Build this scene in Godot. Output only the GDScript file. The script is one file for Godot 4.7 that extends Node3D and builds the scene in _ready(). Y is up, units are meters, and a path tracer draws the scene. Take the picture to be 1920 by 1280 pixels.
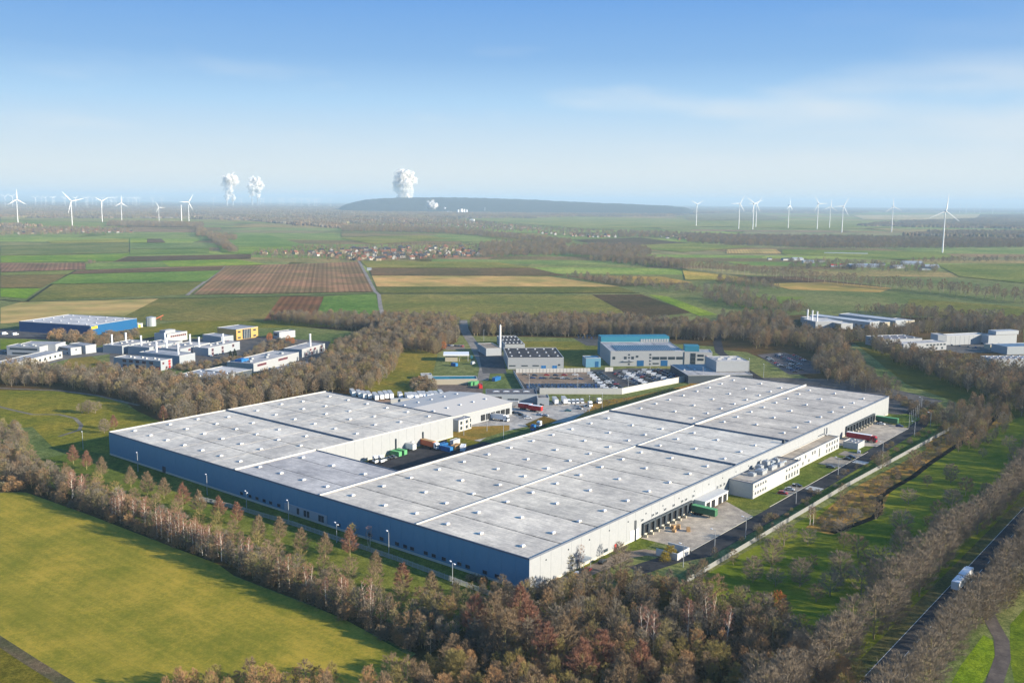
extends Node3D
# An industrial estate in winter seen from the air: a large flat-roofed warehouse, woods, fields, wind turbines.
# Metres. x runs along the long sunny wall of the warehouse, d (= -z) along its shaded end wall; the near corner is (0,0).

class MB:
	# collects flat-shaded geometry
	var v := PackedVector3Array()
	var n := PackedVector3Array()
	var c := PackedColorArray()
	var uv := PackedVector2Array()
	var uv2 := PackedVector2Array()
	var col := Color.WHITE
	var colored := false
	func tri(a: Vector3, b: Vector3, e: Vector3) -> void:
		var m := (e - a).cross(b - a).normalized()
		for p in [a, b, e]:
			v.append(p)
			n.append(m)
			if absf(m.y) > 0.6: uv.append(Vector2(p.x, p.z))
			elif absf(m.x) > absf(m.z): uv.append(Vector2(p.z, -p.y))
			else: uv.append(Vector2(p.x, -p.y))
			if colored: c.append(col)
	func quad(a: Vector3, b: Vector3, e: Vector3, f: Vector3) -> void:
		tri(a, b, e)
		tri(a, e, f)
	func box(lo: Vector3, hi: Vector3, bottom := false) -> void:
		var p := []
		for k in 8: p.append(Vector3(hi.x if k & 1 else lo.x, hi.y if k & 2 else lo.y, hi.z if k & 4 else lo.z))
		quad(p[4], p[6], p[7], p[5])
		quad(p[1], p[3], p[2], p[0])
		quad(p[5], p[7], p[3], p[1])
		quad(p[0], p[2], p[6], p[4])
		quad(p[6], p[2], p[3], p[7])
		if bottom: quad(p[0], p[4], p[5], p[1])
	func bar(a: Vector3, b: Vector3, r0: float, r1: float, sides := 6, cap := true) -> void:
		var ax := (b - a).normalized()
		var s := ax.cross(Vector3.RIGHT if absf(ax.x) < 0.8 else Vector3.UP).normalized()
		var t := ax.cross(s)
		var pa := []
		var pb := []
		for k in sides:
			var w := TAU * k / sides
			var o := s * cos(w) + t * sin(w)
			pa.append(a + o * r0)
			pb.append(b + o * r1)
		for k in sides:
			var j := (k + 1) % sides
			quad(pa[k], pa[j], pb[j], pb[k])
		if cap and r1 > 0.02:
			for k in range(1, sides - 1): tri(pb[0], pb[k], pb[k + 1])
	func ring(pts: Array, y0: float, y1: float) -> void:
		for k in pts.size():
			var a: Vector2 = pts[k]
			var b: Vector2 = pts[(k + 1) % pts.size()]
			quad(Vector3(a.x, y0, a.y), Vector3(a.x, y1, a.y), Vector3(b.x, y1, b.y), Vector3(b.x, y0, b.y))
	func mesh() -> ArrayMesh:
		var a := []
		a.resize(Mesh.ARRAY_MAX)
		a[Mesh.ARRAY_VERTEX] = v
		a[Mesh.ARRAY_NORMAL] = n
		a[Mesh.ARRAY_TEX_UV] = uv
		a[Mesh.ARRAY_TEX_UV2] = uv2 if uv2.size() else uv
		if colored: a[Mesh.ARRAY_COLOR] = c
		var m := ArrayMesh.new()
		if v.size(): m.add_surface_from_arrays(Mesh.PRIMITIVE_TRIANGLES, a)
		return m

var M := {}
var rng := RandomNumberGenerator.new()
var counts := {}
const EYE := Vector3(-244.2126,130.0,189.8812)
const VIEW := Vector3(0.76846,-0.14394,-0.62349)

func P(x: float, d: float, y := 0.0) -> Vector3: return Vector3(x, y, -d)

func nth(row: String) -> String:
	# first, second ... along a row
	var k: int = counts.get("row " + row, 0) + 1
	counts["row " + row] = k
	var words := ["", "first", "second", "third", "fourth", "fifth", "sixth", "seventh", "eighth", "ninth", "tenth", "eleventh", "twelfth"]
	return words[k] if k < 13 else "%d%s" % [k, "th" if k % 100 in [11,12,13] else ["th", "st", "nd", "rd", "th", "th", "th", "th", "th", "th"][k % 10]]

func numbered(called: String) -> String:
	var k: int = counts.get(called, 0)
	counts[called] = k + 1
	return called if k == 0 else "%s_%03d" % [called, k]

func thing(called: String, label: String, category: String, at: Vector3, turn := 0.0, group := "") -> Node3D:
	var o := Node3D.new()
	o.name = numbered(called)
	add_child(o)
	o.position = at
	o.rotation.y = turn
	tag(o, label, category, group)
	return o

func tag(o: Node, label: String, category := "", group := "") -> void:
	o.set_meta("label", label)
	if category: o.set_meta("category", category)
	if group: o.set_meta("group", group)

func put(called: String, m: Mesh, mat: Material, parent: Node = null) -> MeshInstance3D:
	var o := MeshInstance3D.new()
	o.name = called if parent else numbered(called)
	o.mesh = m
	o.material_override = mat
	(parent if parent else self).add_child(o, true)
	return o

func struct(called: String, m: Mesh, mat: Material, label := "") -> MeshInstance3D:
	var o := put(called, m, mat)
	o.set_meta("kind", "structure")
	if label: o.set_meta("label", label)
	return o

func dup(o: Node3D, called: String, at: Vector3, turn := 0.0, label := "", group := "", scale := Vector3.ONE) -> Node3D:
	var r := o.duplicate()
	r.name = numbered(called)
	add_child(r)
	r.transform = Transform3D(Basis(Vector3.UP, turn).scaled_local(scale), at)
	if label: r.set_meta("label", label)
	if group: r.set_meta("group", group)
	return r

# ---------------------------------------------------------------- materials
func lin(r: float, g: float, b: float) -> Color: return Color(r, g, b).linear_to_srgb()

func grain(size: int, freqs: Array, weights: Array, lo: Color, hi: Color, sd: int, stretch := Vector2.ONE) -> ImageTexture:
	# a seamless texture of summed noises between two colours
	var w := PackedFloat32Array()
	w.resize(size * size)
	for k in freqs.size():
		var f := FastNoiseLite.new()
		f.seed = sd + k * 17
		f.noise_type = FastNoiseLite.TYPE_SIMPLEX
		f.frequency = freqs[k]
		f.fractal_octaves = 3
		var im := f.get_seamless_image(maxi(8, int(size * stretch.x)), maxi(8, int(size * stretch.y)))
		im.resize(size, size, Image.INTERPOLATE_CUBIC)
		im.convert(Image.FORMAT_L8)
		var b := im.get_data()
		for i in size * size: w[i] += (b[i] / 255.0 - 0.5) * weights[k]
	var out := PackedByteArray()
	out.resize(size * size * 3)
	for i in size * size:
		var q := lo.lerp(hi, clampf(0.5 + w[i],0.0,1.0))
		out[i * 3] = int(q.r * 255)
		out[i * 3 + 1] = int(q.g * 255)
		out[i * 3 + 2] = int(q.b * 255)
	return ImageTexture.create_from_image(Image.create_from_data(size, size, false, Image.FORMAT_RGB8, out))

func furrows(size: int, n: int, lo: Color, hi: Color, sd: int) -> ImageTexture:
	# plough lines with uneven strength
	var f := FastNoiseLite.new()
	f.seed = sd
	f.frequency = 0.02
	var r := RandomNumberGenerator.new()
	r.seed = sd
	var line := []
	for i in size: line.append(0.5 + 0.22 * sin(TAU * i * n / size) + r.randf_range(-0.3,0.3) + 0.1 * sin(TAU * i * 3 / size))
	var im := f.get_seamless_image(size, size)
	im.convert(Image.FORMAT_L8)
	var b := im.get_data()
	var out := PackedByteArray()
	out.resize(size * size * 3)
	for y in size:
		for x in size:
			var q := lo.lerp(hi, clampf(line[x] * 0.9 + b[y * size + x] / 255.0 * 0.06,0,1))
			var i := (y * size + x) * 3
			out[i] = int(q.r * 255)
			out[i + 1] = int(q.g * 255)
			out[i + 2] = int(q.b * 255)
	return ImageTexture.create_from_image(Image.create_from_data(size, size, false, Image.FORMAT_RGB8, out))

func roof_texture(size: int, sd: int) -> ImageTexture:
	# weathered pale membrane: sheets of slightly different tone, dirty run-off streaks, puddle stains
	var base := FastNoiseLite.new()
	base.seed = sd
	base.frequency = 0.006
	base.fractal_octaves = 4
	var im := base.get_seamless_image(size, size)
	im.convert(Image.FORMAT_L8)
	var b := im.get_data()
	var fine := FastNoiseLite.new()
	fine.seed = sd + 5
	fine.frequency = 0.09
	var im2 := fine.get_seamless_image(size, size)
	im2.convert(Image.FORMAT_L8)
	var b2 := im2.get_data()
	var r := RandomNumberGenerator.new()
	r.seed = sd
	var w := PackedFloat32Array()
	w.resize(size * size)
	var sheet := []
	for k in 33: sheet.append(r.randf_range(-0.035,0.035))
	for y in size:
		for x in size:
			var i := y * size + x
			w[i] = 0.93 + (b[i] / 255.0 - 0.5) * 0.13 + (b2[i] / 255.0 - 0.5) * 0.1 + sheet[x * 32 / size]
			if x % (size / 32) < 1: w[i] -= 0.05
	# dirt gathers in broken lines along the joints at both sides of a bay, and runs off from them
	var joint := FastNoiseLite.new()
	joint.seed = sd + 9
	joint.frequency = 0.012
	for y in size:
		for s in 2:
			var dirt := clampf(joint.get_noise_2d(y, s * 300.0) * 2.2 + 0.45,0.0,1.0)
			for e in int(size / 34.0):
				var x := e if s == 0 else size - 1 - e
				w[y * size + x] -= dirt * 0.5 * exp(-e / (size * 0.008)) * (0.6 + b2[y * size + x] / 320.0)
	for k in 170:
		var y0 := r.randi() % size
		var length := r.randi_range(size / 14, size / 3)
		var deep := r.randf_range(0.05,0.22)
		for q in length:
			var x := q if k % 2 else size - 1 - q
			w[y0 * size + x] -= deep * (1.0 - float(q) / length)
			if k % 3 == 0: w[(y0 + 1) % size * size + x] -= deep * 0.7 * (1.0 - float(q) / length)
	for k in 260:
		# streaks, mostly along one way, a few across
		var x0 := r.randi() % size
		var y0 := r.randi() % size
		var along := r.randf() < 0.3
		var length := r.randi_range(size / 30, size / 4)
		var deep := r.randf_range(0.03,0.2)
		var thick := r.randi_range(1,2)
		for s in length:
			var fade := sin(PI * s / length) * deep
			for q in thick:
				var xx := (x0 + (q if along else s)) % size
				var yy := (y0 + (s if along else q)) % size
				w[yy * size + xx] -= fade
	for k in 70:
		var cx := r.randi() % size
		var cy := r.randi() % size
		var rad := r.randf_range(2, size / 45.0)
		for dy in range(-int(rad), int(rad) + 1):
			for dx in range(-int(rad), int(rad) + 1):
				var q := Vector2(dx, dy).length() / rad
				if q < 1.0:
					var i := posmod(cy + dy, size) * size + posmod(cx + dx, size)
					w[i] -= 0.1 * (1.0 - q) * b2[i] / 128.0
	var out := PackedByteArray()
	out.resize(size * size * 3)
	for i in size * size:
		var q := clampf(w[i],0.2,1.0)
		out[i * 3] = int(q * 255)
		out[i * 3 + 1] = int(q * 252)
		out[i * 3 + 2] = int((q * 0.97 + 0.01) * 255)
	return ImageTexture.create_from_image(Image.create_from_data(size, size, false, Image.FORMAT_RGB8, out))

func mat(called: String, color: Color, rough := 0.85, metal := 0.0) -> StandardMaterial3D:
	var m := StandardMaterial3D.new()
	m.resource_name = called
	m.albedo_color = color
	m.roughness = rough
	m.metallic = metal
	m.metallic_specular = 0.3
	M[called] = m
	return m

func ground_mat(called: String, tex: Texture2D, tile: float, over: Texture2D, tile2: float) -> StandardMaterial3D:
	var m := mat(called, Color.WHITE, 0.95)
	m.metallic_specular = 0.1
	m.vertex_color_use_as_albedo = true
	m.albedo_texture = tex
	m.uv1_scale = Vector3(1.0 / tile, 1.0 / tile, 1)
	if over:
		m.detail_enabled = true
		m.detail_albedo = over
		m.detail_blend_mode = BaseMaterial3D.BLEND_MODE_MUL
		m.detail_uv_layer = BaseMaterial3D.DETAIL_UV_2
		m.uv2_scale = Vector3(1.0 / tile2,1.0 / tile2,1)
	return m

func clad(called: String, color: Color, rough := 0.6, metal := 0.0) -> StandardMaterial3D:
	var m := mat(called, color, rough, metal)
	m.albedo_texture = M.clad_tex
	m.uv1_scale = Vector3(1.0 / 12.0,1.0 / 12.0,1)
	return m

func materials() -> void:
	var g1 := grain(512,[0.012,0.05,0.19],[0.6,0.7,0.9], Color(0.58,0.62,0.52), Color(1.0,0.98,0.9), 3)
	var g2 := grain(512,[0.006,0.02,0.06],[1.1,0.6,0.3], Color(0.74,0.82,0.7), Color(1.0,0.96,0.9), 11)
	var g3 := grain(512,[0.02,0.08,0.25],[0.6,0.8,0.8], Color(0.64,0.61,0.57), Color(1.0,0.97,0.92), 21)
	var g4 := grain(512,[0.01,0.06,0.25],[0.6,0.4,0.35], Color(0.72,0.72,0.73), Color(1,0.99,0.97), 31)
	var g5 := grain(512,[0.03,0.09,0.3],[0.5,0.6,0.8], Color(0.68,0.71,0.6), Color(1,0.98,0.92), 41, Vector2(1.0,0.4))
	var g6 := grain(512,[0.01,0.04],[0.5,0.35], Color(0.94,0.945,0.95), Color(1,1,1), 51)
	M.clad_tex = g6
	ground_mat("grass", g1,42.0, g2,310.0)
	ground_mat("mown", g5,36.0, g2,260.0)
	ground_mat("litter", g3,25.0, g2,120.0)
	ground_mat("crop", g1,90.0, g2,900.0)
	ground_mat("pasture", grain(1024,[0.005,0.018,0.1,0.36],[0.75,0.45,0.5,0.7], Color(0.66,0.74,0.6), Color(1.0,0.96,0.86), 61), 250.0, furrows(512,20, Color(0.9,0.91,0.87), Color(1,1,0.97), 8), 83.0)
	ground_mat("plough", furrows(512,24, Color(0.66,0.64,0.62), Color(1,0.98,0.95), 5), 190.0, g2,530.0)
	ground_mat("paving", g4,30.0, g4,170.0)
	var rt := roof_texture(1024,77)
	ground_mat("roof", rt, 46.0, g4,190.0).roughness = 0.7
	ground_mat("roof_bay", rt, 1.0, g4,210.0).roughness = 0.7
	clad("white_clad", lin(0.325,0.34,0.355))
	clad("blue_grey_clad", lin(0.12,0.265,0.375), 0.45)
	clad("pale_clad", lin(0.36,0.38,0.4))
	clad("shed_clad", lin(0.3,0.33,0.36))
	clad("blue_clad", lin(0.008,0.09,0.23))
	clad("cream", lin(0.42,0.38,0.29))
	clad("white_paint", lin(0.46,0.455,0.44))
	clad("yellow_clad", lin(0.5,0.31,0.1))
	clad("teal_clad", lin(0.03,0.19,0.27))
	clad("slate", lin(0.06,0.075,0.09))
	clad("grey_clad", lin(0.55,0.55,0.54))
	mat("trim", lin(0.13,0.15,0.19), 0.5)
	mat("coping", lin(0.42,0.42,0.41), 0.6)
	mat("felt", lin(0.5,0.47,0.43), 0.9)
	mat("plinth", lin(0.5,0.47,0.4), 0.9)
	mat("dark", lin(0.02,0.022,0.026), 0.9)
	mat("gutter", lin(0.1,0.1,0.1), 0.9)
	mat("glass", lin(0.03,0.045,0.06), 0.12).metallic_specular = 0.6
	mat("frame", lin(0.6,0.6,0.6), 0.5)
	mat("red", lin(0.42,0.02,0.02), 0.5)
	mat("dome", lin(0.6,0.62,0.65), 0.25)
	mat("mesh_grey", lin(0.21,0.215,0.21), 0.7)
	mat("steel", lin(0.45,0.46,0.47), 0.4,0.4)
	mat("galvanised", lin(0.36,0.38,0.4), 0.5,0.3)
	mat("turbine_white", lin(0.8,0.8,0.8), 0.5)
	mat("rubber", lin(0.02,0.02,0.02), 0.9)
	mat("silver", lin(0.38,0.42,0.44), 0.4,0.3)
	mat("orange", lin(0.45,0.12,0.05), 0.6)
	mat("crimson", lin(0.28,0.02,0.03), 0.5)
	mat("green_box", lin(0.045,0.13,0.065), 0.6)
	mat("pale_green", lin(0.1,0.32,0.14), 0.6)
	mat("tarp_blue", lin(0.02,0.14,0.36), 0.5)
	mat("lorry_white", lin(0.74,0.75,0.76), 0.45)
	mat("crate_wood", lin(0.4,0.25,0.12), 0.9)
	mat("tyres", lin(0.03,0.03,0.03), 0.95)
	mat("sign_yellow", lin(0.75,0.5,0.03), 0.6)
	mat("yellow_paint", lin(0.7,0.45,0.02), 0.5)
	mat("paint_line", lin(0.65,0.65,0.62), 0.8)
	mat("solar", lin(0.03,0.07,0.13), 0.2).metallic_specular = 0.6
	var vapour := mat("steam", lin(0.95,0.94,0.92), 1.0)
	vapour.transparency = BaseMaterial3D.TRANSPARENCY_ALPHA
	vapour.albedo_color.a = 0.17
	mat("water", lin(0.015,0.018,0.014), 0.15)
	mat("hill_wood", lin(0.05,0.055,0.045), 1.0)
	for k in [["car_white", 0.7,0.7,0.7],["car_black", 0.012,0.013,0.015],["car_silver", 0.38,0.4,0.42],["car_blue", 0.02,0.05,0.16],["car_red", 0.3,0.012,0.015],["car_grey", 0.1,0.105,0.11],["car_navy", 0.012,0.03,0.07],["car_teal", 0.02,0.12,0.16]]:
		var m := mat(k[0], lin(k[1], k[2], k[3]), 0.3)
		m.clearcoat_enabled = true
		m.clearcoat = 0.5
	# trees: bark and twig colours
	for k in [["bark_grey", 0.212,0.178,0.135],["bark_olive", 0.277,0.232,0.107],["bark_birch", 0.716,0.627,0.526],["bark_pale", 0.393,0.33,0.243],
			["twig_brown", 0.255,0.185,0.115],["twig_grey", 0.26,0.209,0.15],["twig_olive", 0.277,0.225,0.0856],["twig_red", 0.27,0.14,0.095],["twig_birch", 0.326,0.178,0.128],["twig_tan", 0.391,0.24,0.121],["leaf_orange", 0.488,0.186,0.057],["needle", 0.0231,0.0385,0.0202],["twig_yellow", 0.358,0.279,0.057]]:
		var m := mat(k[0], lin(k[1], k[2], k[3]), 1.0)
		m.metallic_specular = 0.05
	var w := mat("wood_twig", Color.WHITE, 1.0)
	w.vertex_color_use_as_albedo = true
	w.metallic_specular = 0.05
	var hm := mat("house_wall", Color.WHITE, 0.9)
	hm.vertex_color_use_as_albedo = true

# ---------------------------------------------------------------- sheets
func sheet(called: String, pts: Array, y: float, matname: String, color: Color, label := "", turn := 0.0) -> MeshInstance3D:
	var poly := PackedVector2Array()
	for p in pts: poly.append(Vector2(p[0], p[1]))
	var ids := Geometry2D.triangulate_polygon(poly)
	var m := MB.new()
	m.colored = true
	m.col = color
	for k in range(0, ids.size(), 3):
		var q := []
		for j in 3: q.append(P(poly[ids[k + j]].x, poly[ids[k + j]].y, y))
		if (q[2] - q[0]).cross(q[1] - q[0]).y > 0: m.tri(q[0], q[1], q[2])
		else: m.tri(q[0], q[2], q[1])
	var cs := cos(turn)
	var sn := sin(turn)
	for k in m.uv.size():
		var p := m.v[k]
		m.uv[k] = Vector2(p.x * cs - p.z * sn, p.x * sn + p.z * cs)
	return struct(called, m.mesh(), M[matname], label)

func strip(called: String, pts: Array, width: float, y: float, matname: String, color: Color, label := "") -> MeshInstance3D:
	# a ribbon along a line of points
	var l := []
	var r := []
	for k in pts.size():
		var a: Array = pts[maxi(k - 1,0)]
		var b: Array = pts[mini(k + 1, pts.size() - 1)]
		var t := Vector2(b[0] - a[0], b[1] - a[1]).normalized()
		l.append([pts[k][0] - t.y * width / 2, pts[k][1] + t.x * width / 2])
		r.append([pts[k][0] + t.y * width / 2, pts[k][1] - t.x * width / 2])
	r.reverse()
	return sheet(called, l + r, y, matname, color, label)

# ---------------------------------------------------------------- trees
func envelope(shape: String, t: float) -> float:
	match shape:
		"cone": return pow(clampf(1.0 - t, 0,1), 0.6) * smoothstep(-0.25,0.25, t) * 1.05
		"column": return 0.95 * smoothstep(-0.2,0.3, t) * pow(clampf(1.04 - t, 0,1), 0.4)
		"shrub": return sqrt(clampf(1.0 - t * t, 0,1))
	return sqrt(clampf(1.0 - pow(t * 1.75 - 0.75,2), 0,1))

func twig(m: MB, r: RandomNumberGenerator, p: Vector3, way: Vector3, stray: float, length: float, width: float) -> void:
	var td := (way + Vector3(r.randf_range(-1,1), r.randf_range(-0.8,1), r.randf_range(-1,1)) * stray).normalized()
	var side := td.cross(Vector3(r.randf_range(-1,1), r.randf_range(-1,1), r.randf_range(-1,1))).normalized() * width * 0.5
	var l := length * r.randf_range(0.5,1.3)
	m.tri(p - side, p + side, p + td * l)

func tree_meshes(sd: int, h: float, rad: float, base: float, shape: String, stems: int, limbs: int, subs: int, twigs: int, tw_len: float, tw_w: float, trunk_r: float) -> Array:
	# [trunk and limbs, crown of branches and twigs]
	var r := RandomNumberGenerator.new()
	r.seed = sd
	var tk := MB.new()
	var cr := MB.new()
	for s in stems:
		var off := Vector3.ZERO
		var lean := Vector3(r.randf_range(-1,1), 0, r.randf_range(-1,1)) * h * 0.02
		if stems > 1:
			var w := TAU * (s + r.randf() * 0.6) / stems
			off = Vector3(cos(w), 0, sin(w)) * trunk_r * 1.6
			lean = Vector3(cos(w), 0, sin(w)) * rad * r.randf_range(0.25,0.7)
		var path := [off]
		for k in range(1,5):
			path.append(off + lean * pow(k / 4.0,1.3) + Vector3(r.randf_range(-1,1) * 0.012 * h, h * 0.94 * k / 4.0, r.randf_range(-1,1) * 0.012 * h))
		var tr := trunk_r if stems == 1 else trunk_r * 0.6
		for k in 4: tk.bar(path[k], path[k + 1], tr * (1.0 - 0.23 * k), tr * (1.0 - 0.23 * (k + 1)) + 0.01,5, k == 3)
		for i in limbs:
			var t := (i + r.randf()) / limbs
			var y := h * lerpf(base, 1.0, t)
			var from_y := clampf((y - h * 0.1 * r.randf_range(0.4,1.7)) / (h * 0.94), 0.06,0.97)
			var q := from_y * 4.0
			var a: Vector3 = path[int(q)].lerp(path[mini(int(q) + 1,4)], q - int(q))
			var w := i * 2.39996 + r.randf_range(-0.5,0.5) + s * 1.3
			var reach := rad * envelope(shape, t) * r.randf_range(0.72,1.0)
			if stems > 1: reach *= 0.75
			var e := Vector3(a.x * 0.6 + cos(w) * reach, y + reach * 0.12, a.z * 0.6 + sin(w) * reach)
			tk.bar(a, e, maxf(tr * 0.34 * (1.1 - t), 0.03), 0.02,3, false)
			var dir := (e - a).normalized()
			# side branches fork off towards the light
			for j in subs:
				var f := r.randf_range(0.35,0.95)
				var b := a.lerp(e, f)
				var bd := (dir + Vector3(r.randf_range(-1,1), r.randf_range(-0.1,1.2), r.randf_range(-1,1)) * 0.6).normalized()
				var be := b + bd * maxf(reach, rad * 0.3) * r.randf_range(0.25,0.6)
				cr.bar(b, be, 0.04,0.012,3, false)
				for k in twigs: twig(cr, r, b.lerp(be, r.randf_range(0.15,1.05)), bd * 0.75 + Vector3(0,0.3,0), 0.85, tw_len, tw_w)
	# thinner growth in between, fanning outwards and upwards from the stem
	for k in limbs * subs * twigs * stems / 3:
		var t := r.randf()
		var w := r.randf() * TAU
		var reach := rad * envelope(shape, t) * pow(r.randf(), 0.4)
		if r.randf() > 0.25 + reach / rad * 1.3: continue
		var p := Vector3(cos(w) * reach, h * lerpf(base, 0.98, t), sin(w) * reach)
		var root := Vector3(0, h * lerpf(base, 1.0, t * 0.55) - h * 0.12,0)
		twig(cr, r, p, (p - root).normalized() + Vector3(0,0.3,0), 0.5, tw_len * 1.2, tw_w * 0.8)
	return [tk.mesh(), cr.mesh()]

func joined(a: Array, bark: Material, twig: Material) -> ArrayMesh:
	var m := ArrayMesh.new()
	for k in 2:
		m.add_surface_from_arrays(Mesh.PRIMITIVE_TRIANGLES, (a[k] as ArrayMesh).surface_get_arrays(0))
		m.surface_set_material(k, [bark, twig][k])
	return m

func tree_thing(called: String, label: String, category: String, shapes: Array, bark: String, twig: String, group: String) -> Node3D:
	var t := thing(called, label, category, Vector3.ZERO, 0, group)
	put("trunk", shapes[0], M[bark], t)
	put("crown", shapes[1], M[twig], t)
	return t

var protos := {}
func plant(kind: String, label: String, group: String, at: Vector3, h: float, fat := 1.0) -> Node3D:
	# a tree of a kind: the first of each variant is moved, the others are copies
	var set_: Array = species[kind]
	var k := rng.randi() % set_.size()
	var s: Dictionary = set_[k]
	var sc := h / float(s.h)
	label = label.replace("%T", str(s.twig).replace("twig_", "").replace("leaf_", ""))
	var key := kind + str(k)
	if not protos.has(key):
		protos[key] = tree_thing(s.name, label, s.cat, s.shapes, s.bark, s.twig, group)
		var o: Node3D = protos[key]
		o.transform = Transform3D(Basis(Vector3.UP, rng.randf() * TAU).scaled_local(Vector3(sc * fat, sc, sc * fat)), at)
		return o
	return dup(protos[key], s.name, at, rng.randf() * TAU, label, group, Vector3(sc * fat, sc, sc * fat))

var species := {}
func kind_of(kind: String, called: String, cat: String, h: float, shapes: Array, looks: Array) -> void:
	if not species.has(kind): species[kind] = []
	for l in looks: species[kind].append({"name": called, "cat": cat, "h": h, "shapes": shapes, "bark": l[0], "twig": l[1]})

func grow() -> void:
	# each kind: mesh pairs and their colours
	for s in 2:
		kind_of("linden", "linden_tree", "tree", 11.0, tree_meshes(100 + s, 11.0,4.1,0.18, "cone", 1,34,7,19,0.9,0.065,0.2), [["bark_olive", "twig_red"],["bark_olive", "twig_brown"]])
		kind_of("young", "linden_tree", "tree", 9.0, tree_meshes(120 + s, 9.0,2.8,0.2, "dome", 1,24,6,14,0.7,0.06,0.15), [["bark_olive", "twig_olive"],["bark_olive", "twig_brown"]])
		kind_of("birch", "birch_tree", "tree", 13.0, tree_meshes(140 + s, 13.0,2.4,0.3, "column", 1,20,5,12,0.9,0.045,0.2), [["bark_birch", "twig_birch"]])
		kind_of("birch", "birch_tree", "tree", 12.0, tree_meshes(150 + s, 12.0,2.6,0.25, "column", 2,13,4,8,0.9,0.045,0.26), [["bark_birch", "twig_birch"]])
	for s in 3:
		kind_of("oak", "oak_tree", "tree", 14.0, tree_meshes(160 + s, 14.0,5.6,0.14, "dome", 1,40,10,19,0.9,0.065,0.32), [["bark_grey", "twig_grey"],["bark_olive", "twig_grey"]])
		kind_of("wood", "wood_tree", "tree", 12.0, tree_meshes(180 + s, 12.0,3.4,0.18, "dome" if s else "column", 1 + s % 2,26 - 10 * (s % 2), 6,15,0.9,0.075,0.14), [["bark_grey", "twig_tan"],["bark_grey", "twig_brown"],["bark_olive", "twig_olive"]])
		kind_of("shrub", "bare_shrub", "shrub", 5.0, tree_meshes(200 + s, 5.0,2.9,0.05, "shrub", 4,8,5,12,0.75,0.065,0.12), [["bark_grey", "twig_brown"],["bark_olive", "twig_tan"]])
	kind_of("apple", "orchard_tree", "tree", 6.0, tree_meshes(230,6.0,3.4,0.2, "dome", 1,22,6,10,0.8,0.055,0.16), [["bark_grey", "twig_grey"]])
	kind_of("apple", "orchard_tree", "tree", 6.0, tree_meshes(231,6.0,3.2,0.2, "dome", 2,12,6,10,0.8,0.055,0.16), [["bark_grey", "twig_brown"]])
	kind_of("beech", "copper_beech_tree", "tree", 9.0, tree_meshes(240,9.0,3.2,0.12, "dome", 1,24,6,20,0.5,0.16,0.2), [["bark_grey", "leaf_orange"]])
	kind_of("fir", "fir_tree", "tree", 10.0, tree_meshes(250,10.0,2.6,0.05, "cone", 1,36,7,16,0.6,0.16,0.2), [["bark_grey", "needle"]])
	kind_of("golden", "yellow_twigged_shrub", "shrub", 4.0, tree_meshes(260,4.0,2.6,0.05, "shrub", 4,9,6,14,0.7,0.07,0.1), [["bark_olive", "twig_yellow"]])
	for s in 3:
		kind_of("avenue", "avenue_tree", "tree", 18.0, tree_meshes(270 + s, 18.0,5.2,0.3, "dome", 1,20,5,8,1.8,0.22,0.3), [["bark_grey", "twig_grey"],["bark_pale", "twig_brown"]])

func scatter(pts: Array, gap: float, sd: int) -> Array:
	# jittered grid inside a polygon, nearest to the camera first
	var r := RandomNumberGenerator.new()
	r.seed = sd
	var poly := PackedVector2Array()
	var lo := Vector2(1e9,1e9)
	var hi := -lo
	for p in pts:
		var q := Vector2(p[0], p[1])
		poly.append(q)
		lo = lo.min(q)
		hi = hi.max(q)
	var out := []
	var x := lo.x
	while x < hi.x:
		var y := lo.y
		while y < hi.y:
			var q := Vector2(x + r.randf() * gap, y + r.randf() * gap)
			if Geometry2D.is_point_in_polygon(q, poly): out.append(q)
			y += gap
		x += gap
	return out

func mass(called: String, label: String, category: String, mesh: Mesh, places: Array) -> void:
	# many copies as one: [transform, colour]
	if places.is_empty(): return
	var mm := MultiMesh.new()
	mm.transform_format = MultiMesh.TRANSFORM_3D
	mm.use_colors = true
	mm.mesh = mesh
	mm.instance_count = places.size()
	for k in places.size():
		mm.set_instance_transform(k, places[k][0])
		mm.set_instance_color(k, places[k][1])
	var o := MultiMeshInstance3D.new()
	o.name = numbered(called)
	o.multimesh = mm
	add_child(o)
	tag(o, label, category)
	o.set_meta("kind", "stuff")

# ---------------------------------------------------------------- buildings
var unit := {}
func unit_window(w: float, h: float, called := "glass") -> Array:
	# a frame round a recessed pane, facing +z; cached by size
	var key := "%.1f_%.1f" % [w, h]
	if not unit.has(key):
		var f := MB.new()
		var b := 0.09 if w < 3 else 0.14
		f.box(Vector3(-w / 2,0,-0.1), Vector3(-w / 2 + b, h, 0.07))
		f.box(Vector3(w / 2 - b, 0,-0.1), Vector3(w / 2, h, 0.07))
		f.box(Vector3(-w / 2 + b, h - b, -0.1), Vector3(w / 2 - b, h, 0.07), true)
		f.box(Vector3(-w / 2 + b, 0,-0.1), Vector3(w / 2 - b, b, 0.1))
		if w > 1.3: f.box(Vector3(-0.04, b, -0.1), Vector3(0.04, h - b, 0.05))
		var g := MB.new()
		g.quad(Vector3(-w / 2 + b, b, 0.02), Vector3(-w / 2 + b, h - b, 0.02), Vector3(w / 2 - b, h - b, 0.02), Vector3(w / 2 - b, b, 0.02))
		unit[key] = [f.mesh(), g.mesh()]
	return unit[key]

func window(b: Node3D, face: String, u: float, y: float, w: float, h: float, frame := "frame", pane := "glass", off := 0.0) -> Node3D:
	var m := unit_window(w, h)
	var o := put("window", m[0], M[frame], b)
	if face == "R": o.position = Vector3(u, y, off)
	else:
		o.position = Vector3(-off, y, -u)
		o.rotation.y = -PI / 2
	put("pane", m[1], M[pane], o)
	return o

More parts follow.
